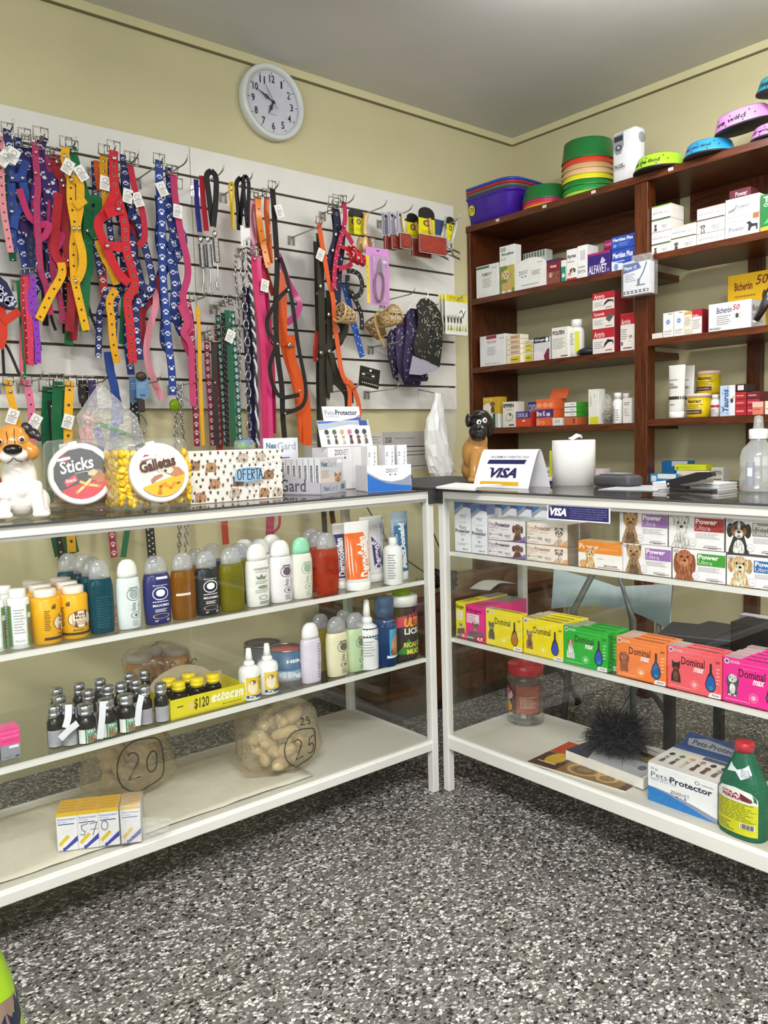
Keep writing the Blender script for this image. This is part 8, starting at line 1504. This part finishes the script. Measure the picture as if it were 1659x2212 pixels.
# ---- more of the same kinds hanging further back on the same hooks
def again(src, dx, dy, dz, label):
    o=next(q for q in bpy.data.objects if q.parent is None and q.get('label')==src);dup(o,o.location+Vector((dx,dy,dz)),None,label)
def behind(src, *rows):
    for dx, dy, dz, lb in rows: again(src, dx, dy, dz, lb)
behind('purple paw printed harness bunched on the second hook',(-.028,.03,-.02,'purple paw harness behind the magenta one, further back on its hook'),(.035,.055,-.05,'purple paw harness lowest in the bunch beside the dark red harness'))
behind('navy paw strap weaving behind the red harness',(-.05,.012,-.03,'navy paw strap between the green harness and the red harness'),(.06,.03,.02,'navy paw strap just right of the large red harness'))
behind('dark red harness between the purple and yellow ones',(.03,.055,-.02,'dark red harness hanging behind the bright yellow one'),(.245,.03,-.01,'dark red harness behind the crimson strap'))
behind('dark green harness right of the bright yellow one',(-.035,.05,-.04,'dark green harness squeezed behind the yellow harness'),(.15,.04,-.03,'dark green harness behind the crimson strap with two tags'),(-.31,.03,.02,'dark green harness at the left end behind the blue one'))
behind('blue paw printed harness beside the wide blue strap',(.03,.03,-.03,'blue paw harness behind the magenta strap with a long tail'),(-.02,.05,-.09,'blue paw harness lowest behind the wide blue strap'),(-.50,.035,.01,'navy blue paw harness at the left end near the white tags'))
behind('navy paw harness right of the large red one',(-.02,.035,-.05,'navy paw harness hanging behind its twin'),(-.33,.045,.02,'navy paw harness behind the purple bunch'))
behind('magenta harness with a loop, beside the purple one',(.05,.03,-.02,'magenta harness further back among the purple ones'))
behind('deep green paw printed leash left of the chains',(-.036,.05,-.01,'deep green paw leash behind the plain green leash'))
behind('dark red paw leash beside the dark brown one',(.045,.03,.0,'dark red paw leash right of the dark brown one'))
behind('navy strap behind the chain leads', (.03, .02, .0, 'navy strap behind the twisted rope leash'))
behind('broad green glossy collar left of the bright yellow strap',(.028,.04,-.01,'green glossy collar half behind the bright yellow strap'),(-.02,.045,-.015,'green glossy collar rearmost beside the black studded strap'))
behind('black buckled strap with eyelets right of the bright yellow strap',(.018,.03,-.02,'black buckled strap between the eyelet one and the purple one'))
behind('navy purple eyelet harness on the navy harness hook',(.02,.035,-.015,'navy purple harness further back on the same hook'))
behind('wide olive black harness with round loops in the right panel middle',(.02,.05,-.02,'olive black harness further back behind the looped one'))
# ---- brushes, combs, clipper
z3 = ZS[2]
def ycard(m, c0, x0, y0, x1, y1, f, black=True):
    a, b = onY(*z3(x0, y1), f)-c0, onY(*z3(x1, y0), f)-c0; dy = f-c0.y; k = a.z+(b.z-a.z)*.8
    m.box(a.x,dy,a.z,b.x,dy+.0012,b.z,('d8d010','p'));mm=lambda u,v,L:(a.x+(b.x-a.x)*u,dy-LAYER*L,a.z+(b.z-a.z)*v)
    if black:
        m.box(a.x, dy-.0002, k, b.x, dy+.0014, b.z, ('1c1a16', 'p')); n = 10; w = b.x-a.x
        m.add([(a.x+w*(.5+.5*math.cos(q)),dy,b.z+.3*w*math.sin(q)) for q in np.linspace(0,PI,n)]+[(a.x+w*(.5+.5*math.cos(q)),dy+.001,b.z+.3*w*math.sin(q)) for q in np.linspace(0,PI,n)],[tuple(range(n)),tuple(range(2*n-1,n-1,-1))],('1c1a16','p'))
    m.prt(mm,[E_(.5,.6,.22,.14,'6a4a20'),E_(.5,.6,.12,.08,'c8a878'),Ln(.2,.15,.8,.3,2,'8a8a20')])
for i,(dx,f,lb) in enumerate(((0,2.75,'front wooden pin brush on a yellow and black card'),(-50,2.80,'rear wooden pin brush half hidden by the front one'))):
    c0=onY(*z3(585+dx,500),f);t=thing('pin_brush',lb,'brush',c0,0,'wooden pin brushes');m=MB();ycard(m,c0,470+dx,370,560+dx,560,f+.018);m.build('backing_card',t,'yellow and black card')
    p = lambda x, y: onY(*z3(x+dx, y), f)-c0
    m=MB();wd=('cfae74','pl');m.tube(smooth_path([p(588,365),p(578,430),p(572,520),p(578,570)],4),[.010,.0125,.012,.011,.0105,.010,.0095,.009,.009,.0088,.009,.010,.011],wd,12);m.ell(p(585,670),(.021,.011,.036),wd,16);m.build('handle_and_body',t,'varnished wooden body')
    b=MB();b.ell(p(600,665)+Vector((.004,-.008,0)),(.015,.006,.028),('a05a2a','rub'),14);r_=random.Random(3)
    for k in range(70):q=p(604,665)+Vector((r_.uniform(-.011,.011),-.012,r_.uniform(-.024,.024)));b.tube([q,q+Vector((.012,-.012,r_.uniform(-.002,.002)))],.0005,('c8c0b0','met'),3)
    b.build('pin_cushion', t, 'orange cushion with metal pins')
c0=onY(*z3(700,980),2.725);t=thing('nail_clipper','purple handled nail clipper in a lilac blister card','nail clipper',c0)
a,b=onY(*z3(597,1240),2.725)-c0,onY(*z3(805,715),2.725)-c0;m=MB();m.box(a.x,0,a.z,b.x,.002,b.z,('c98ac8','p'),.0008);m.prt(lambda u,v,L:(a.x+(b.x-a.x)*u,-LAYER*L,a.z+(b.z-a.z)*v),[R(0,.02,.13,.84,'d8cc28'),T('CORTA',.03,.2,.1,.7,'8a7a20',0,0,1),E_(.52,.95,.08,.012,'3a3a40'),R(.72,.75,.9,.79,'e8e4ee'),Ln(.75,.66,.95,.74,2,'7a4a8a')]);m.build('blister_card',t,'lilac card')
p = lambda x, y, d=.008: onY(*z3(x, y), 2.725)-c0+Vector((0, -d, 0)); m = MB()
for s_ in (-1,1):m.tube(smooth_path([p(702+s_*8,930),p(702+s_*38,990),p(702+s_*40,1100),p(702+s_*25,1190),p(702+s_*4,1215)],4),.0048,('5a1a4a','pl'),8)
m.build('handles',t);m=MB();m.add([p(680,940),p(722,940),p(726,880),p(708,800),p(690,880),p(680,940,.013),p(722,940,.013),p(726,880,.013),p(708,800,.013),p(690,880,.013)],[(4,3,2,1,0),(5,6,7,8,9)]+[(i,(i+1)%5,(i+1)%5+5,i+5) for i in range(5)],('b8b4bc','met'));m.build('blades',t)
m=MB();m.box(p(645,1225).x,-.018,p(645,1225).z,p(765,770).x,-.0004,p(645,770).z,('f4f0f4','clr'),.005);m.build('clear_blister',t)
def slicker(x0, y0, x1, y1, hx0, hy0, hx1, hy1, f, cardc, lb, handle=True, grp=None, tilt=0.0):
    c0=onY(*z3((x0+x1)/2,y0),f);t=thing('slicker_brush',lb,'brush',c0,0,grp);m=MB();P=lambda x,y,d=0.:onY(*z3(x,y),f)-c0+Vector((0,d,0))
    if cardc == 'y': ycard(m, c0, x0, y0, x1, y1, f)
    else:
        a,b=P(x0,y1),P(x1,y0);m.box(a.x,0,a.z,b.x,.0012,b.z,(cardc,'p'));m.prt(lambda u,v,L:(a.x+(b.x-a.x)*u,-LAYER*L,a.z+(b.z-a.z)*v),[R(.08,.15,.3,.95,'8a8698'),E_(.62,.86,.18,.06,'2a2a2c'),T('SLICKER',.4,.1,.7,.7,'5a5668',0,0,1)])
    m.build('backing_card', t, 'printed card')
    if handle:MB().tube([P((x0+x1)/2+12,y0+30,-.01),P((hx0+hx1)/2,hy0-6,-.012)],[.007,.0085],('cfa468','pl') if cardc=='y' else ('d8cc8a','pl'),10).build('handle',t)
    a,b=P(hx0,hy1),P(hx1,hy0);m=MB();m.box(a.x,-.02,a.z,b.x,-.006,b.z,('7a241c','pl'),.003);m.box(a.x+.005,-.0212,a.z+.005,b.x-.005,-.02,b.z-.005,('9a3626','rub'));m.build('brush_head',t,'dark red brush head')
    m=MB();fr=('c8c0b8','clr');m.tube([(a.x,-.021,a.z),(b.x,-.021,a.z),(b.x,-.021,b.z),(a.x,-.021,b.z)],.0016,('d8d0c8','pl'),5,True);r_=random.Random(4)
    for k in range(60):q=Vector((r_.uniform(a.x+.004,b.x-.004),-.0212,r_.uniform(a.z+.004,b.z-.004)));m.tube([q,q+Vector((0,-.009,-.003))],.0005,('a8a098','met'),3)
    m.build('wire_pins', t)
gs = 'slicker brushes on grey cards'
for i,(dx,f,lb) in enumerate(((0,2.82,'slicker brush on a grey card, rearmost'),(62,2.79,'slicker brush on a grey card, middle'),(140,2.76,'slicker brush on a grey card with a cream handle, foremost'))):slicker(742+dx,360-i*6,800+dx,600-i*8,745+dx*1.05,600-i*12,850+dx*1.05,715-i*6,f,'b8b4c4',lb,i==2,gs)
gy = 'slicker brushes on yellow cards'
for i,(x0,y0,x1,y1,h,f,lb) in enumerate(((985,420,1095,620,(1010,640,1190,780),2.81,'small slicker brush on a yellow card behind the large one'),(1098,385,1250,580,(1078,615,1338,740),2.755,'large slicker brush with a wide red head on a yellow card'))):slicker(x0,y0,x1,y1,*h,f,'y',lb,True,gy)
for i,(dx,f,lb) in enumerate(((-110,2.80,'rear metal rake comb with a blue backing'),(0,2.755,'front metal rake comb on a yellow card at the panel end'))):
    c0=onY(*z3(1440+dx,420),f);t=thing('rake_comb',lb,'comb',c0,0,'metal rake combs');P=lambda x,y,d=0.:onY(*z3(x+dx,y),f)-c0+Vector((0,d,0));m=MB()
    if i: ycard(m, c0, 1370, 435, 1440, 620, f+.012)
    else: m.box(P(1380, 560).x, .012, P(1380, 560).z, P(1470, 410).x, .0132, P(1380, 410).z, ('3a4a78', 'p'))
    m.build('backing_card',t);MB().tube([P(1478,400),P(1440,560),P(1410,660)],[.009,.0085,.007],('c4c2bc','pl'),10).build('handle',t,'grey ribbed handle')
    m = MB(); k = ('9a9890', 'met')
    for j in range(2): 
        a, b = P(1375, 690+60*j), P(1490, 745+60*j); m.tube([a, b], .004, k, 6)
        for q in range(11): s_ = a.lerp(b, q/10); m.tube([s_, s_+Vector((-.002, -.012, -.014))], .0009, k, 4)
    m.tube([P(1410, 660), P(1420, 740), P(1430, 770)], .004, k, 6); m.build('comb_head', t)
# ---- wicker muzzles, dog clothes, packets, charm card, bag, papers
def wicker(cx, cy, f, r, ln, lb, rot, tone):
    c0=onY(*z3(cx,cy),f);t=thing('wicker_muzzle',lb,'muzzle',c0,0,'wicker muzzles');m=MB();r_=random.Random(int(cx));T0=Matrix.Rotation(rot,4,'Y');m.T=T0;n=11;mt=(tone,'p')
    R_ = lambda u: r*(1-.30*u-.25*max(0, u-.75)*4*.4)
    S_ = lambda a, u: Vector((-ln/2+ln*u, R_(u)*math.cos(a), R_(u)*math.sin(a)))
    for k in range(n):
        a=2*PI*k/n;m.tube([S_(a+.9*u+r_.uniform(-.05,.05),u) for u in np.linspace(0,1,7)],.0026,mt,5);m.tube([S_(a-.9*u+r_.uniform(-.05,.05),u) for u in np.linspace(0,1,7)],.0026,mt,5)
    for u,q in ((0,.0045),(.35,.0026),(.7,.0026),(1,.004)):m.tube([S_(a,u) for a in np.linspace(0,2*PI,22)[:-1]],q,mt,5,True)
    for a in np.linspace(0, PI, 5)[:-1]: m.tube([S_(a, 1), S_(a+PI, 1)], .0024, mt, 5)
    m.build('basket', t); return t, c0
wicker(395,1350,2.715,.040,.07,'wicker muzzle left, pale and loosely woven',.25,'c9ae7c');t,c0=wicker(800,1375,2.77,.044,.09,'wicker muzzle middle, mouth turned to the right',2.75,'b8975a');wicker(690,1480,2.845,.04,.08,'wicker muzzle lowest, darker and behind',.9,'a4824a')
m=MB();m.ribbon([p-c0 for p in smooth_path([onY(*z3(x,y),2.715) for x,y in ((700,1320),(670,1370),(690,1480),(740,1600),(765,1650))],5)],.010,('a88a58','p'),.003);m.build('strap',t,'tan leather strap');m=MB();m.tube([Vector((.03*math.cos(a)-.045,-.03,.03*math.sin(a)+.02)) for a in np.linspace(0,6.28,18)[:-1]],.0035,('d8cca8','cap'),6,True);m.build('clear_ring',t,'clear plastic ring')
def cloth(label, outline, f, col, kind, seed, lining=None):
    P=[onY(*z3(*p),f) for p in outline];c0=P[0];t=thing('dog_shirt',label,'dog clothing',c0);n=len(P);cx=sum((p for p in P),Vector())/n;m=MB();ring=[];K=6
    for j in range(K+1):ring.append([cx.lerp(p,j/K)-c0+Vector((0,-.022*math.cos(j/K*PI/2)*(1+.4*math.sin(i*1.7+j)),0)) for i,p in enumerate(P)])
    vs=[v for r_ in ring for v in r_];fs=[(j*n+i,j*n+(i+1)%n,(j+1)*n+(i+1)%n,(j+1)*n+i) for j in range(K) for i in range(n)];m.add(vs,fs,(col,'fab'),True);m.add([v+Vector((0,.003+max(0,-v.y),0)) for v in vs],[f_[::-1] for f_ in fs],(col,'fab'),True)
    b=len(ring[-1]);m.add(ring[-1]+[v+Vector((0,.002,0)) for v in ring[-1]],[(i,(i+1)%n,(i+1)%n+n,i+n) for i in range(n)],(col,'fab'))
    r_ = random.Random(seed)
    for k in range(95 if kind == 'moon' else 60):
        i=r_.randrange(n);u=r_.random()**.55*.93;fr=r_.random();j=min(K-1,int(u*K));w_=u*K-j;A=ring[j][i].lerp(ring[j][(i+1)%n],fr).lerp(ring[j+1][i].lerp(ring[j+1][(i+1)%n],fr),w_)+Vector((0,-.0016,0));a0=r_.uniform(0,6.28);s_=r_.uniform(.006,.0095) if kind=='moon' else r_.uniform(.003,.007)
        if kind == 'moon':
            o_=[A+Vector((s_*math.cos(a0+q),0,s_*math.sin(a0+q))) for q in np.linspace(-1.3,1.3,7)];i_=[A+Vector((s_*(.62*math.cos(a0+q)+.12*math.cos(a0)),0,s_*(.8*math.sin(a0+q)))) for q in np.linspace(1.2,-1.2,7)];m.add(o_+i_,[tuple(range(14))],('c9c8b0','p'))
        else:m.add([A+Vector((s_*math.cos(q)*(.6+.4*(k%2)),0,s_*math.sin(q))) for q in np.linspace(0,6.28,8)[:-1]],[tuple(range(7))],(('a8a0c0','7a6a9a')[k%2],'p'))
    m.build('fabric', t)
    if lining:q=[onY(*z3(*p),f+.004)-c0 for p in lining];m=MB();k=len(q);m.add(q+[v+Vector((0,.003,0)) for v in q],[tuple(range(k)),tuple(range(2*k-1,k-1,-1))]+[(i,(i+1)%k,(i+1)%k+k,i+k) for i in range(k)],('9a96a4','fab'));m.build('lining',t,'grey lining')
    m=MB();a=onY(*z3(outline[0][0],outline[0][1]),f)-c0;m.tube(smooth_path([a+Vector((-.012,0,-.012)),a+Vector((0,-.002,.004)),a+Vector((.004,0,.022)),a+Vector((-.004,0,.034)),a+Vector((-.012,0,.028))],4),.0028,('e4e2d8','pl'),6);m.build('hanger',t,'white plastic hanger')
    return t
cloth('black dog shirt with white crescents and grey lining',[(1180,1180),(1250,1230),(1310,1330),(1330,1450),(1325,1650),(1300,1850),(1200,1800),(1060,1740),(1045,1620),(1100,1420),(1075,1250),(1120,1190)],2.735,'1c1c14','moon',3,[(1040,1740),(1200,1810),(1300,1850),(1260,1890),(1120,1930),(1005,1920)])
cloth('dark violet patterned dog shirt left of the crescent one',[(1010,1280),(1090,1290),(1090,1450),(1040,1650),(1050,1760),(980,1930),(1190,1960),(1180,1990),(960,1990),(945,1800),(975,1500),(980,1330)],2.775,'241c3c','dot',5)
cloth('violet dog shirt second from the left among the dog clothes',[(940,1380),(985,1350),(965,1600),(950,1850),(1120,2000),(1100,2040),(960,2030),(890,1850),(870,1600),(885,1450)],2.81,'34284e','dot',7)
cloth('black violet dog shirt furthest left among the dog clothes',[(860,1470),(890,1480),(870,1700),(900,1990),(850,1950),(800,1750),(790,1560),(820,1500)],2.845,'201a2c','dot',9)
for i,(dx,f,lb) in enumerate(((0,2.74,'seed packet with yellow header showing plants, front one'),(-33,2.775,'seed packet with yellow header, second behind the front one'),(-62,2.81,'seed packet with yellow header, last behind the front one'))):
    c0=onY(*z3(1440+dx,1360),f);a,b=onY(*z3(1362+dx,1535),f)-c0,onY(*z3(1570+dx,1170),f)-c0;m=MB();m.box(a.x,0,a.z,b.x,.006,b.z,('dcdcd4','pl'),.002)
    fl=[R(.02,.83,.98,1,'d0c41e'),T('PETS',.2,.86,.8,.96,'a89a14',.02),E_(.75,.58,.16,.12,'eceae6'),('ln',[(.62,.56),(.7,.64),(.8,.5),(.88,.62)],.03,mat('2a2a2c')),T('8',.72,.44,.8,.5,'2a2a2c',.02)]+[P_([(.08+.14*k,.3),(.04+.14*k,.5),(.1+.14*k,.42),(.16+.14*k,.52),(.14+.14*k,.3)],('3a3c38','4a5040')[k%2]) for k in range(5)]+[P_([(.05+.13*k,.1),(.1+.13*k,.28),(.16+.13*k,.12)],('9aa83a','7a8a3a','c8c08a')[k%3]) for k in range(7)]
    m.prt(lambda u,v,L:(a.x+(b.x-a.x)*u,-.0002-LAYER*L,a.z+(b.z-a.z)*v),fl);whole('seed_packet',m,lb,'packet',c0,0,'packets with yellow headers')
c0=onY(*z3(620,1950),2.72);m=MB();m.T=Matrix.Rotation(.17,4,'Y');m.box(-.055,0,-.042,.055,.0014,.04,('161613','p'));m.prt(lambda u,v,L:(-.055+.11*u,-LAYER*L,-.042+.082*v),[E_(.52,.86,.06,.06,'e4e2de'),R(.12,.56,.26,.64,'d8d6d0'),R(.6,.56,.74,.64,'d8d6d0'),Ln(.14,.4,.86,.5,2,'5a5a50'),Ln(.2,.66,.8,.72,1,'6a6a60')])
for k in range(8): m.ell((-.04+.0115*k, -.005, -.03), .0045, ('c8c6c0', 'met'), 8, None, 6)
whole('charm_card', m, 'black card with a row of silver charms below the wicker muzzles', 'charm card', c0)
c0=onY(945,935,2.80);t=thing('plastic_bag_bundle','white bundle of plastic bags hanging beside the wooden shelves','bags',c0,0);nr,ns=16,18;vs=[];prof=[(941,954,850),(938,955,866),(932,957,884),(925,959,905),(919,962,930),(920,967,960),(922,972,985),(926,976,1005),(930,978,1020),(936,974,1028)]
for (xa, xb, y) in prof:
    a, b = onY(xa, y, 2.80)-c0, onY(xb, y, 2.80)-c0; cxx, rx = (a.x+b.x)/2, (b.x-a.x)/2
    for k in range(ns):q=2*PI*k/ns;wv=1+.10*math.sin(3*q+y*.11)+.06*math.sin(7*q-y*.2);vs.append((cxx+rx*math.cos(q)*wv,rx*.45*math.sin(q)*(wv+rr.uniform(-.16,.16)),(a.z+b.z)/2))
m=MB();n=len(prof);m.add(vs,[(j*ns+k,(j+1)*ns+k,(j+1)*ns+(k+1)%ns,j*ns+(k+1)%ns) for j in range(n-1) for k in range(ns)]+[tuple(range(ns)),tuple((n-1)*ns+k for k in range(ns-1,-1,-1))],('e6e6e6','pl'));m.build('bag_bundle',t)
q=[onY(x,y,2.83)-c0 for x,y in ((935,850),(925,838),(970,836),(985,880),(986,925),(978,1000),(988,1020),(965,1000),(955,900))];k=len(q);m=MB();m.add(q+[v+Vector((0,.02,0)) for v in q],[tuple(range(k)),tuple(range(2*k-1,k-1,-1))]+[(i,(i+1)%k,(i+1)%k+k,i+k) for i in range(k)],('f0f0ee','bag'));m.build('clear_film',t,'translucent bag film');MB().tube([(0,.0,onY(945,850,2.8).z-c0.z),(0,.126,onY(945,838,2.8).z-c0.z)],.003,('c0c0c0','met'),6).build('hook',t)
for x0,x1,y0,y1,lb,ds in ((655,742,934,1000,'grey printed notice on the wall behind the pale lettered card',[R(0,.72,1,1,'a8a49e'),Ln(.2,.1,.9,.65,6,'9a9690')]),(790,828,935,965,'small grey notice behind the animal display',[Ln(.1,.2,.9,.8,3)]),(829,921,931,1020,'grey and white DGR form on the wall beside the white bag bundle',[R(0,.66,1,1,'b0aca8'),T('DGR',.06,.72,.2,.86,'2a2a2a',.02),Ln(.26,.8,.75,.86,1,'7a7a7a'),R(.0,.6,.98,.63,'3a3a3a'),R(.0,.48,.98,.5,'4a4a4a'),R(0,.39,.98,.41,'4a4a4a'),R(0,.1,.98,.12,'5a5a5a')])):
    a,b=onY(x0,y1,WY-.002),onY(x1,y0,WY-.002);w,h=b.x-a.x,b.z-a.z;m=MB().box(-w/2,0,0,w/2,.0012,h,('c9c6c0','p'));m.prt(fmap(w,h,.001,'F'),ds);whole('wall_notice',m,lb,'notice',((a.x+b.x)/2,WY-.0016,a.z))
# ================================================================ pet food sack at the near left corner
c0=onZ(-75,2215,0.0);t=thing('pet_food_sack','lime green pet food sack with a mint foot at the lower left photo corner','sack',(.07,1.39,0));h=.62;n=18
prof=[(0,0,0),(.225,.15,0),(.265,.18,.03),(.275,.185,.1),(.27,.18,.2),(.25,.16,.32),(.22,.13,.42),(.19,.08,.5),(.18,.02,.56),(.18,.004,.6),(0,0,.6)]
m = MB(); m.lathe(prof, ('9ac41c', 'pl'), 40, pw=3.0); sm = surf_map(prof[1:], pw=3.0, arc=1.0)
m.prt(sm,[R(0,.002,1,.26,'8fb8a8'),P_([(0,.12),(.4,.14),(.66,.19),(.84,.25),(.96,.27),(.96,.3),(.8,.3),(0,.3)],'1c2440'),P_([(0,.15),(.38,.165),(.62,.215),(.8,.275),(.9,.3),(.7,.33),(.4,.36),(0,.38)],'8a7464')],nsub=14);m.build('sack',t)
